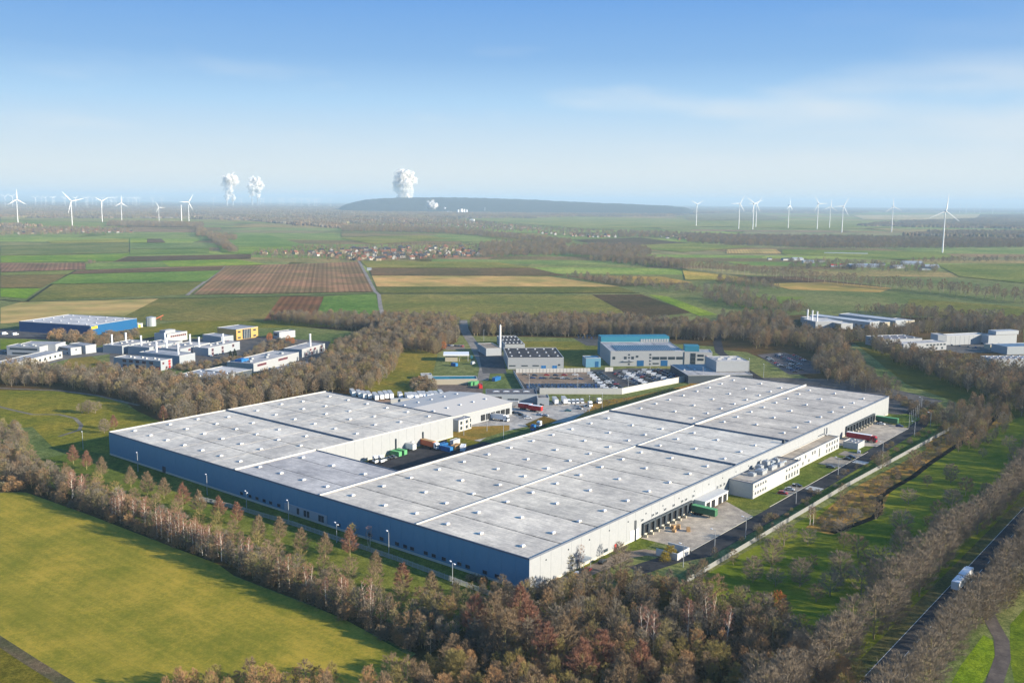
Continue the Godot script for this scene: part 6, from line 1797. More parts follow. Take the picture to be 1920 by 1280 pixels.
	for q in [[341.7,192.2]]: car("car_silver", "hatch", "silver car in the rows on the asphalt before the solar hall", P(q[0], q[1]), -0.99 + rng.randf_range(-0.05,0.05), "silver cars parked on the asphalt before the solar hall")
	for q in [[332.8,182.1]]: car("car_red", "hatch", "red car in the rows on the asphalt before the solar hall", P(q[0], q[1]), -0.99 + rng.randf_range(-0.05,0.05), "red cars parked on the asphalt before the solar hall")
	for q in [[319.8,168]]: car("car_blue", "hatch", "blue car in the rows on the asphalt before the solar hall", P(q[0], q[1]), -0.99 + rng.randf_range(-0.05,0.05), "blue cars parked on the asphalt before the solar hall")
	for q in [[370.8,208.1],[358.6,192.6],[342.8,172.6],[339.8,168.8],[333.5,160.6]]: car("car_navy", "estate", "navy blue car in the rows on the asphalt before the solar hall", P(q[0], q[1]), -0.99 + rng.randf_range(-0.05,0.05), "navy blue cars parked on the asphalt before the solar hall")
	for q in [[367.9,204.1]]: car("car_red", "estate", "red car in the rows on the asphalt before the solar hall", P(q[0], q[1]), -0.99 + rng.randf_range(-0.05,0.05), "red cars parked on the asphalt before the solar hall")
	for q in [[364.9,200.6]]: car("car_black", "estate", "black car in the rows on the asphalt before the solar hall", P(q[0], q[1]), -0.99 + rng.randf_range(-0.05,0.05), "black cars parked on the asphalt before the solar hall")
	for q in [[361.4,196.6]]: car("car_silver", "estate", "silver car in the rows on the asphalt before the solar hall", P(q[0], q[1]), -0.99 + rng.randf_range(-0.05,0.05), "silver cars parked on the asphalt before the solar hall")
	for q in [[355.5,188.3]]: car("car_white", "hatch", "white car in the rows on the asphalt before the solar hall", P(q[0], q[1]), -0.99 + rng.randf_range(-0.05,0.05), "white cars parked on the asphalt before the solar hall")
	for q in [[352.4,184.5],[349.3,180.5],[345.9,176.5],[336.9,164.9]]: car("car_grey", "hatch", "dark grey car in the rows on the asphalt before the solar hall", P(q[0], q[1]), -0.99 + rng.randf_range(-0.05,0.05), "dark grey cars parked on the asphalt before the solar hall")
	for q in [[376,206],[372.1,201.9],[368.6,197],[339.1,160.7]]: car("car_grey", "hatch", "dark grey car in the rows on the asphalt before the solar hall", P(q[0], q[1]), -0.99 + rng.randf_range(-0.05,0.05), "dark grey cars parked on the asphalt before the solar hall")
	for q in [[364.7,192.8]]: car("car_white", "estate", "white car in the rows on the asphalt before the solar hall", P(q[0], q[1]), -0.99 + rng.randf_range(-0.05,0.05), "white cars parked on the asphalt before the solar hall")
	for q in [[361.1,187.9]]: car("car_silver", "hatch", "silver car in the rows on the asphalt before the solar hall", P(q[0], q[1]), -0.99 + rng.randf_range(-0.05,0.05), "silver cars parked on the asphalt before the solar hall")
	for q in [[357.6,183.5]]: car("car_red", "hatch", "red car in the rows on the asphalt before the solar hall", P(q[0], q[1]), -0.99 + rng.randf_range(-0.05,0.05), "red cars parked on the asphalt before the solar hall")
	for q in [[353.5,179.1]]: car("car_blue", "estate", "blue car in the rows on the asphalt before the solar hall", P(q[0], q[1]), -0.99 + rng.randf_range(-0.05,0.05), "blue cars parked on the asphalt before the solar hall")
	for q in [[349.8,174.6]]: car("car_navy", "hatch", "navy blue car in the rows on the asphalt before the solar hall", P(q[0], q[1]), -0.99 + rng.randf_range(-0.05,0.05), "navy blue cars parked on the asphalt before the solar hall")
	for q in [[346.5,170],[342.5,165.6]]: car("car_black", "hatch", "black car in the rows on the asphalt before the solar hall", P(q[0], q[1]), -0.99 + rng.randf_range(-0.05,0.05), "black cars parked on the asphalt before the solar hall")
	for q in [[383.2,201.5],[368.5,179],[363.2,171.4],[360.6,167.8],[353.4,156.7]]: car("car_black", "hatch", "black car in the rows on the asphalt before the solar hall", P(q[0], q[1]), -0.99 + rng.randf_range(-0.05,0.05), "black cars parked on the asphalt before the solar hall")
	for q in [[381,197.4],[355.5,160.5]]: car("car_navy", "hatch", "navy blue car in the rows on the asphalt before the solar hall", P(q[0], q[1]), -0.99 + rng.randf_range(-0.05,0.05), "navy blue cars parked on the asphalt before the solar hall")
	for q in [[378.3,194.1]]: car("car_white", "hatch", "white car in the rows on the asphalt before the solar hall", P(q[0], q[1]), -0.99 + rng.randf_range(-0.05,0.05), "white cars parked on the asphalt before the solar hall")
	for q in [[375.8,190.2],[373.5,186.4],[358.4,164.2]]: car("car_blue", "hatch", "blue car in the rows on the asphalt before the solar hall", P(q[0], q[1]), -0.99 + rng.randf_range(-0.05,0.05), "blue cars parked on the asphalt before the solar hall")
	for q in [[370.9,182.9]]: car("car_red", "hatch", "red car in the rows on the asphalt before the solar hall", P(q[0], q[1]), -0.99 + rng.randf_range(-0.05,0.05), "red cars parked on the asphalt before the solar hall")
	for q in [[365.8,175.4]]: car("car_grey", "estate", "dark grey car in the rows on the asphalt before the solar hall", P(q[0], q[1]), -0.99 + rng.randf_range(-0.05,0.05), "dark grey cars parked on the asphalt before the solar hall")
	for q in [[388.9,199.1],[377.6,182.4],[374.6,178.5]]: car("car_black", "hatch", "black car in the rows on the asphalt before the solar hall", P(q[0], q[1]), -0.99 + rng.randf_range(-0.05,0.05), "black cars parked on the asphalt before the solar hall")
	for q in [[385.7,194.7],[360.6,158]]: car("car_white", "estate", "white car in the rows on the asphalt before the solar hall", P(q[0], q[1]), -0.99 + rng.randf_range(-0.05,0.05), "white cars parked on the asphalt before the solar hall")
	for q in [[383.2,190.8]]: car("car_silver", "estate", "silver car in the rows on the asphalt before the solar hall", P(q[0], q[1]), -0.99 + rng.randf_range(-0.05,0.05), "silver cars parked on the asphalt before the solar hall")
	for q in [[380,186.8],[371.9,174.1]]: car("car_blue", "estate", "blue car in the rows on the asphalt before the solar hall", P(q[0], q[1]), -0.99 + rng.randf_range(-0.05,0.05), "blue cars parked on the asphalt before the solar hall")
	for q in [[368.8,170.3]]: car("car_grey", "hatch", "dark grey car in the rows on the asphalt before the solar hall", P(q[0], q[1]), -0.99 + rng.randf_range(-0.05,0.05), "dark grey cars parked on the asphalt before the solar hall")
	for q in [[365.8,166.2]]: car("car_navy", "estate", "navy blue car in the rows on the asphalt before the solar hall", P(q[0], q[1]), -0.99 + rng.randf_range(-0.05,0.05), "navy blue cars parked on the asphalt before the solar hall")
	for q in [[363.1,161.8]]: car("car_red", "hatch", "red car in the rows on the asphalt before the solar hall", P(q[0], q[1]), -0.99 + rng.randf_range(-0.05,0.05), "red cars parked on the asphalt before the solar hall")
	for q in [[401.5,191.6],[382.6,165.1]]: car("car_silver", "hatch", "silver car in the rows on the asphalt before the solar hall", P(q[0], q[1]), -0.99 + rng.randf_range(-0.05,0.05), "silver cars parked on the asphalt before the solar hall")
	for q in [[398.9,188.1],[393,180.6]]: car("car_red", "estate", "red car in the rows on the asphalt before the solar hall", P(q[0], q[1]), -0.99 + rng.randf_range(-0.05,0.05), "red cars parked on the asphalt before the solar hall")
	for q in [[396.1,184.1],[379.8,161.5]]: car("car_black", "estate", "black car in the rows on the asphalt before the solar hall", P(q[0], q[1]), -0.99 + rng.randf_range(-0.05,0.05), "black cars parked on the asphalt before the solar hall")
	for q in [[390.4,176.4]]: car("car_grey", "estate", "dark grey car in the rows on the asphalt before the solar hall", P(q[0], q[1]), -0.99 + rng.randf_range(-0.05,0.05), "dark grey cars parked on the asphalt before the solar hall")
	for q in [[387.9,173.1],[385,169.2]]: car("car_navy", "estate", "navy blue car in the rows on the asphalt before the solar hall", P(q[0], q[1]), -0.99 + rng.randf_range(-0.05,0.05), "navy blue cars parked on the asphalt before the solar hall")
	for q in [[406.3,190.1],[395.2,172.5]]: car("car_silver", "hatch", "silver car in the rows on the asphalt before the solar hall", P(q[0], q[1]), -0.99 + rng.randf_range(-0.05,0.05), "silver cars parked on the asphalt before the solar hall")
	for q in [[403.3,185.5],[389.6,163.6]]: car("car_red", "hatch", "red car in the rows on the asphalt before the solar hall", P(q[0], q[1]), -0.99 + rng.randf_range(-0.05,0.05), "red cars parked on the asphalt before the solar hall")
	for q in [[400.5,181],[392.4,168]]: car("car_blue", "estate", "blue car in the rows on the asphalt before the solar hall", P(q[0], q[1]), -0.99 + rng.randf_range(-0.05,0.05), "blue cars parked on the asphalt before the solar hall")
	for q in [[398,176.5]]: car("car_grey", "estate", "dark grey car in the rows on the asphalt before the solar hall", P(q[0], q[1]), -0.99 + rng.randf_range(-0.05,0.05), "dark grey cars parked on the asphalt before the solar hall")
	car("car_silver", "van", "silver van, first from the back left of the asphalt rows", P(353.3,217.8), -0.99, "vans before the solar hall")
	car("car_white", "van", "white van, second from the back left of the asphalt rows", P(345.9,210.5), -0.99, "vans before the solar hall")
	car("car_white", "van", "white van, third from the back left of the asphalt rows", P(338.6,203.2), -0.99, "vans before the solar hall")
	car("car_silver", "van", "silver van, fourth from the back left of the asphalt rows", P(331.2,195.9), -0.99, "vans before the solar hall")
	car("car_white", "van", "white van, fifth from the back left of the asphalt rows", P(323.8,188.7), -0.99, "vans before the solar hall")
	car("car_white", "van", "white van, sixth from the back left of the asphalt rows", P(316.5,181.4), -0.99, "vans before the solar hall")
	car("car_silver", "van", "silver van, seventh from the back left of the asphalt rows", P(309.1,174.1), -0.99, "vans before the solar hall")
	car("car_silver", "van", "silver van, first from the back in the middle of the asphalt rows", P(376.9,201.6), -0.99, "vans before the solar hall")
	car("car_white", "van", "white van, second from the back in the middle of the asphalt rows", P(370.8,194.5), -0.99, "vans before the solar hall")
	car("car_white", "van", "white van, third from the back in the middle of the asphalt rows", P(364.8,187.4), -0.99, "vans before the solar hall")
	car("car_silver", "van", "silver van, fourth from the back in the middle of the asphalt rows", P(358.8,180.2), -0.99, "vans before the solar hall")
	car("car_white", "van", "white van, fifth from the back in the middle of the asphalt rows", P(352.7,173.1), -0.99, "vans before the solar hall")
	car("car_white", "van", "white van, sixth from the back in the middle of the asphalt rows", P(346.7,166.0), -0.99, "vans before the solar hall")
	car("car_silver", "van", "silver van, seventh from the back in the middle of the asphalt rows", P(340.6,158.9), -0.99, "vans before the solar hall")
	car("car_silver", "van", "silver van, first from the back at the right of the asphalt rows", P(392.8,194.3), -0.99, "vans before the solar hall")
	car("car_white", "van", "white van, second from the back at the right of the asphalt rows", P(387.9,187.1), -0.99, "vans before the solar hall")
	car("car_white", "van", "white van, third from the back at the right of the asphalt rows", P(383.0,180.0), -0.99, "vans before the solar hall")
	car("car_silver", "van", "silver van, fourth from the back at the right of the asphalt rows", P(378.0,172.8), -0.99, "vans before the solar hall")
	car("car_white", "van", "white van, fifth from the back at the right of the asphalt rows", P(373.1,165.7), -0.99, "vans before the solar hall")
	car("car_white", "van", "white van, sixth from the back at the right of the asphalt rows", P(368.2,158.5), -0.99, "vans before the solar hall")
	for q in [[319.7,255]]: car("car_grey", "hatch", "dark grey car in the rows on the sandy part of the yard", P(q[0], q[1]), -0.99 + rng.randf_range(-0.05,0.05), "dark grey cars parked on the sandy part of the yard")
	for q in [[322.3,247.4],[332.8,235.6]]: car("car_navy", "estate", "navy blue car in the rows on the sandy part of the yard", P(q[0], q[1]), -0.99 + rng.randf_range(-0.05,0.05), "navy blue cars parked on the sandy part of the yard")
	for q in [[329.3,241.6],[338.3,231.8]]: car("car_red", "hatch", "red car in the rows on the sandy part of the yard", P(q[0], q[1]), -0.99 + rng.randf_range(-0.05,0.05), "red cars parked on the sandy part of the yard")
	for q in [[344.7,226.1]]: car("car_white", "hatch", "white car in the rows on the sandy part of the yard", P(q[0], q[1]), -0.99 + rng.randf_range(-0.05,0.05), "white cars parked on the sandy part of the yard")
	for q in [[312.6,241.8],[315.9,236.1],[332.8,213.1]]: car("car_blue", "estate", "blue car in the rows on the sandy part of the yard", P(q[0], q[1]), -0.99 + rng.randf_range(-0.05,0.05), "blue cars parked on the sandy part of the yard")
	for q in [[317.1,234.8],[323.2,226.8]]: car("car_black", "hatch", "black car in the rows on the sandy part of the yard", P(q[0], q[1]), -0.99 + rng.randf_range(-0.05,0.05), "black cars parked on the sandy part of the yard")
	for q in [[321.4,230.9],[327.2,221],[330.1,215.3]]: car("car_grey", "hatch", "dark grey car in the rows on the sandy part of the yard", P(q[0], q[1]), -0.99 + rng.randf_range(-0.05,0.05), "dark grey cars parked on the sandy part of the yard")
	for q in [[326.4,224.1]]: car("car_white", "hatch", "white car in the rows on the sandy part of the yard", P(q[0], q[1]), -0.99 + rng.randf_range(-0.05,0.05), "white cars parked on the sandy part of the yard")
	for q in [[130.2,498.4],[135.8,480.5],[139.3,468.4]]: car("car_grey", "hatch", "dark grey car in the rows before the red-windowed offices", P(q[0], q[1]), -2.03 + rng.randf_range(-0.05,0.05), "dark grey cars parked before the red-windowed offices")
	for q in [[131.5,495.5]]: car("car_white", "hatch", "white car in the rows before the red-windowed offices", P(q[0], q[1]), -2.03 + rng.randf_range(-0.05,0.05), "white cars parked before the red-windowed offices")
	for q in [[132.5,492.6],[133.2,489.3],[137.5,474.3]]: car("car_silver", "hatch", "silver car in the rows before the red-windowed offices", P(q[0], q[1]), -2.03 + rng.randf_range(-0.05,0.05), "silver cars parked before the red-windowed offices")
	for q in [[134,486.3],[135,483.3],[140.5,465.6]]: car("car_navy", "hatch", "navy blue car in the rows before the red-windowed offices", P(q[0], q[1]), -2.03 + rng.randf_range(-0.05,0.05), "navy blue cars parked before the red-windowed offices")
	for q in [[136.8,477.6],[141.2,462.1]]: car("car_red", "hatch", "red car in the rows before the red-windowed offices", P(q[0], q[1]), -2.03 + rng.randf_range(-0.05,0.05), "red cars parked before the red-windowed offices")
	for q in [[138.6,471.3]]: car("car_black", "estate", "black car in the rows before the red-windowed offices", P(q[0], q[1]), -2.03 + rng.randf_range(-0.05,0.05), "black cars parked before the red-windowed offices")
	for q in [[520.6,151.6],[507.2,141.4],[485.2,123.9]]: car("car_black", "estate", "black car in the rows in the tree-ringed car park", P(q[0], q[1]), -0.99 + rng.randf_range(-0.05,0.05), "black cars parked in the tree-ringed car park")
	for q in [[515.9,148.1],[511.6,144.7],[489.7,127.2]]: car("car_silver", "hatch", "silver car in the rows in the tree-ringed car park", P(q[0], q[1]), -0.99 + rng.randf_range(-0.05,0.05), "silver cars parked in the tree-ringed car park")
	for q in [[502.9,137.7]]: car("car_grey", "hatch", "dark grey car in the rows in the tree-ringed car park", P(q[0], q[1]), -0.99 + rng.randf_range(-0.05,0.05), "dark grey cars parked in the tree-ringed car park")
	for q in [[498.2,134.1]]: car("car_red", "estate", "red car in the rows in the tree-ringed car park", P(q[0], q[1]), -0.99 + rng.randf_range(-0.05,0.05), "red cars parked in the tree-ringed car park")
	for q in [[493.7,130.6]]: car("car_navy", "hatch", "navy blue car in the rows in the tree-ringed car park", P(q[0], q[1]), -0.99 + rng.randf_range(-0.05,0.05), "navy blue cars parked in the tree-ringed car park")
	for q in [[536.7,150.5],[525.8,139.1],[511.8,124.5]]: car("car_navy", "estate", "navy blue car in the rows in the tree-ringed car park", P(q[0], q[1]), -0.99 + rng.randf_range(-0.05,0.05), "navy blue cars parked in the tree-ringed car park")
	for q in [[534,147.5],[520.3,133.3]]: car("car_blue", "estate", "blue car in the rows in the tree-ringed car park", P(q[0], q[1]), -0.99 + rng.randf_range(-0.05,0.05), "blue cars parked in the tree-ringed car park")
	for q in [[531.5,144.7],[517.8,130.1]]: car("car_grey", "hatch", "dark grey car in the rows in the tree-ringed car park", P(q[0], q[1]), -0.99 + rng.randf_range(-0.05,0.05), "dark grey cars parked in the tree-ringed car park")
	for q in [[528.5,141.8]]: car("car_red", "estate", "red car in the rows in the tree-ringed car park", P(q[0], q[1]), -0.99 + rng.randf_range(-0.05,0.05), "red cars parked in the tree-ringed car park")
	for q in [[523.3,136.2],[514.6,127.4]]: car("car_black", "hatch", "black car in the rows in the tree-ringed car park", P(q[0], q[1]), -0.99 + rng.randf_range(-0.05,0.05), "black cars parked in the tree-ringed car park")
	for q in [[541.4,149.7]]: car("car_white", "hatch", "white car in the rows in the tree-ringed car park", P(q[0], q[1]), -0.99 + rng.randf_range(-0.05,0.05), "white cars parked in the tree-ringed car park")
	for q in [[537.7,146.1]]: car("car_navy", "hatch", "navy blue car in the rows in the tree-ringed car park", P(q[0], q[1]), -0.99 + rng.randf_range(-0.05,0.05), "navy blue cars parked in the tree-ringed car park")
	for q in [[533.5,142.2],[508.8,120.8]]: car("car_grey", "estate", "dark grey car in the rows in the tree-ringed car park", P(q[0], q[1]), -0.99 + rng.randf_range(-0.05,0.05), "dark grey cars parked in the tree-ringed car park")
	for q in [[529.1,138.5]]: car("car_blue", "estate", "blue car in the rows in the tree-ringed car park", P(q[0], q[1]), -0.99 + rng.randf_range(-0.05,0.05), "blue cars parked in the tree-ringed car park")
	for q in [[525.5,135.1],[521.4,131.6],[513.2,124.3]]: car("car_red", "estate", "red car in the rows in the tree-ringed car park", P(q[0], q[1]), -0.99 + rng.randf_range(-0.05,0.05), "red cars parked in the tree-ringed car park")
	for q in [[516.9,127.9],[504.9,117.2]]: car("car_silver", "hatch", "silver car in the rows in the tree-ringed car park", P(q[0], q[1]), -0.99 + rng.randf_range(-0.05,0.05), "silver cars parked in the tree-ringed car park")
	for q in [[547.1,139.2],[533.2,127.4]]: car("car_red", "estate", "red car in the rows in the tree-ringed car park", P(q[0], q[1]), -0.99 + rng.randf_range(-0.05,0.05), "red cars parked in the tree-ringed car park")
	for q in [[542.4,135.3],[523.7,119.3]]: car("car_navy", "hatch", "navy blue car in the rows in the tree-ringed car park", P(q[0], q[1]), -0.99 + rng.randf_range(-0.05,0.05), "navy blue cars parked in the tree-ringed car park")
	for q in [[537.7,131.5]]: car("car_grey", "estate", "dark grey car in the rows in the tree-ringed car park", P(q[0], q[1]), -0.99 + rng.randf_range(-0.05,0.05), "dark grey cars parked in the tree-ringed car park")
	for q in [[528.4,123.4]]: car("car_silver", "hatch", "silver car in the rows in the tree-ringed car park", P(q[0], q[1]), -0.99 + rng.randf_range(-0.05,0.05), "silver cars parked in the tree-ringed car park")
	for q in [[489.9,121.9]]: car("car_grey", "hatch", "dark grey car in the rows in the tree-ringed car park", P(q[0], q[1]), -0.99 + rng.randf_range(-0.05,0.05), "dark grey cars parked in the tree-ringed car park")
	for q in [[482.9,116.5]]: car("car_silver", "hatch", "silver car in the rows in the tree-ringed car park", P(q[0], q[1]), -0.99 + rng.randf_range(-0.05,0.05), "silver cars parked in the tree-ringed car park")
	for q in [[475.5,111.1]]: car("car_blue", "estate", "blue car in the rows in the tree-ringed car park", P(q[0], q[1]), -0.99 + rng.randf_range(-0.05,0.05), "blue cars parked in the tree-ringed car park")
	for q in [[468.5,105.8]]: car("car_black", "hatch", "black car in the rows in the tree-ringed car park", P(q[0], q[1]), -0.99 + rng.randf_range(-0.05,0.05), "black cars parked in the tree-ringed car park")
	for q in [[500.3,122.3]]: car("car_silver", "estate", "silver car in the rows in the tree-ringed car park", P(q[0], q[1]), -0.99 + rng.randf_range(-0.05,0.05), "silver cars parked in the tree-ringed car park")
	for q in [[495.5,118.3],[481.2,106]]: car("car_black", "hatch", "black car in the rows in the tree-ringed car park", P(q[0], q[1]), -0.99 + rng.randf_range(-0.05,0.05), "black cars parked in the tree-ringed car park")
	for q in [[490.8,114]]: car("car_grey", "hatch", "dark grey car in the rows in the tree-ringed car park", P(q[0], q[1]), -0.99 + rng.randf_range(-0.05,0.05), "dark grey cars parked in the tree-ringed car park")
	for q in [[485.7,110.1]]: car("car_blue", "estate", "blue car in the rows in the tree-ringed car park", P(q[0], q[1]), -0.99 + rng.randf_range(-0.05,0.05), "blue cars parked in the tree-ringed car park")
	for q in [[521,348.1],[524.7,343.5]]: car("car_navy", "estate", "navy blue car in the rows behind the teal-clad wing", P(q[0], q[1]), -2.49 + rng.randf_range(-0.05,0.05), "navy blue cars parked behind the teal-clad wing")
	for q in [[522.7,345.7],[531.3,333.7],[532.7,331.2]]: car("car_black", "hatch", "black car in the rows behind the teal-clad wing", P(q[0], q[1]), -2.49 + rng.randf_range(-0.05,0.05), "black cars parked behind the teal-clad wing")
	for q in [[526.1,340.9],[529.2,335.7],[534.2,328.3]]: car("car_blue", "estate", "blue car in the rows behind the teal-clad wing", P(q[0], q[1]), -2.49 + rng.randf_range(-0.05,0.05), "blue cars parked behind the teal-clad wing")
	for q in [[527.5,338.6]]: car("car_grey", "estate", "dark grey car in the rows behind the teal-clad wing", P(q[0], q[1]), -2.49 + rng.randf_range(-0.05,0.05), "dark grey cars parked behind the teal-clad wing")
	for q in [[509.5,339.2],[513.6,332.4],[518.1,325.8],[519.7,322.5]]: car("car_black", "estate", "black car in the rows behind the teal-clad wing", P(q[0], q[1]), -2.49 + rng.randf_range(-0.05,0.05), "black cars parked behind the teal-clad wing")
	for q in [[511.8,335.9]]: car("car_navy", "estate", "navy blue car in the rows behind the teal-clad wing", P(q[0], q[1]), -2.49 + rng.randf_range(-0.05,0.05), "navy blue cars parked behind the teal-clad wing")
	for q in [[515.8,328.9]]: car("car_blue", "hatch", "blue car in the rows behind the teal-clad wing", P(q[0], q[1]), -2.49 + rng.randf_range(-0.05,0.05), "blue cars parked behind the teal-clad wing")
	for q in [[731.7,58.6],[735.6,39.7]]: car("car_silver", "estate", "silver car in the rows on the forecourt at the right edge", P(q[0], q[1]), 0.30 + rng.randf_range(-0.05,0.05), "silver cars parked on the forecourt at the right edge")
	for q in [[732.3,54.8],[737.4,32]]: car("car_navy", "hatch", "navy blue car in the rows on the forecourt at the right edge", P(q[0], q[1]), 0.30 + rng.randf_range(-0.05,0.05), "navy blue cars parked on the forecourt at the right edge")
	for q in [[733.1,51.1]]: car("car_blue", "hatch", "blue car in the rows on the forecourt at the right edge", P(q[0], q[1]), 0.30 + rng.randf_range(-0.05,0.05), "blue cars parked on the forecourt at the right edge")
	for q in [[734.3,46.9],[734.9,43.3]]: car("car_grey", "hatch", "dark grey car in the rows on the forecourt at the right edge", P(q[0], q[1]), 0.30 + rng.randf_range(-0.05,0.05), "dark grey cars parked on the forecourt at the right edge")
	for q in [[736.8,35.6]]: car("car_black", "estate", "black car in the rows on the forecourt at the right edge", P(q[0], q[1]), 0.30 + rng.randf_range(-0.05,0.05), "black cars parked on the forecourt at the right edge")
	for q in [[704,53.7],[704.4,46.9]]: car("car_navy", "estate", "navy blue car in the rows on the forecourt at the right edge", P(q[0], q[1]), 0.30 + rng.randf_range(-0.05,0.05), "navy blue cars parked on the forecourt at the right edge")
	for q in [[704.5,39.7]]: car("car_black", "hatch", "black car in the rows on the forecourt at the right edge", P(q[0], q[1]), 0.30 + rng.randf_range(-0.05,0.05), "black cars parked on the forecourt at the right edge")
	for q in [[704.7,33.2]]: car("car_blue", "hatch", "blue car in the rows on the forecourt at the right edge", P(q[0], q[1]), 0.30 + rng.randf_range(-0.05,0.05), "blue cars parked on the forecourt at the right edge")
	for q in [[389.1,400.3]]: car("car_silver", "hatch", "silver car in the rows on the sales yard behind the canopy", P(q[0], q[1]), 0.40 + rng.randf_range(-0.05,0.05), "silver cars parked on the sales yard behind the canopy")
	for q in [[389.8,397.7]]: car("car_blue", "estate", "blue car in the rows on the sales yard behind the canopy", P(q[0], q[1]), 0.40 + rng.randf_range(-0.05,0.05), "blue cars parked on the sales yard behind the canopy")
	for q in [[390.7,394.5]]: car("car_white", "hatch", "white car in the rows on the sales yard behind the canopy", P(q[0], q[1]), 0.40 + rng.randf_range(-0.05,0.05), "white cars parked on the sales yard behind the canopy")
	for q in [[391.7,391.4]]: car("car_black", "hatch", "black car in the rows on the sales yard behind the canopy", P(q[0], q[1]), 0.40 + rng.randf_range(-0.05,0.05), "black cars parked on the sales yard behind the canopy")
	for q in [[392.9,388.3]]: car("car_grey", "hatch", "dark grey car in the rows on the sales yard behind the canopy", P(q[0], q[1]), 0.40 + rng.randf_range(-0.05,0.05), "dark grey cars parked on the sales yard behind the canopy")
	for q in [[393.9,385.3]]: car("car_red", "estate", "red car in the rows on the sales yard behind the canopy", P(q[0], q[1]), 0.40 + rng.randf_range(-0.05,0.05), "red cars parked on the sales yard behind the canopy")
	for q in [[112.8,650.7],[112.7,643.8],[112.5,640.5],[112.4,637.4]]: car("car_navy", "hatch", "navy blue car in the rows beside the leftmost white office", P(q[0], q[1]), 0.40 + rng.randf_range(-0.05,0.05), "navy blue cars parked beside the leftmost white office")
	for q in [[112.5,647.2]]: car("car_grey", "estate", "dark grey car in the rows beside the leftmost white office", P(q[0], q[1]), 0.40 + rng.randf_range(-0.05,0.05), "dark grey cars parked beside the leftmost white office")
	for q in [[112,634.1]]: car("car_black", "hatch", "black car in the rows beside the leftmost white office", P(q[0], q[1]), 0.40 + rng.randf_range(-0.05,0.05), "black cars parked beside the leftmost white office")
	for q in [[214.3,503.9]]: car("car_white", "hatch", "white car in the rows below the near stepped shed", P(q[0], q[1]), 1.20 + rng.randf_range(-0.05,0.05), "white cars parked below the near stepped shed")
	for q in [[221.1,505.1],[227.8,506.5]]: car("car_navy", "hatch", "navy blue car in the rows below the near stepped shed", P(q[0], q[1]), 1.20 + rng.randf_range(-0.05,0.05), "navy blue cars parked below the near stepped shed")
	for q in [[234.3,507.2],[241.2,508.4]]: car("car_black", "hatch", "black car in the rows below the near stepped shed", P(q[0], q[1]), 1.20 + rng.randf_range(-0.05,0.05), "black cars parked below the near stepped shed")

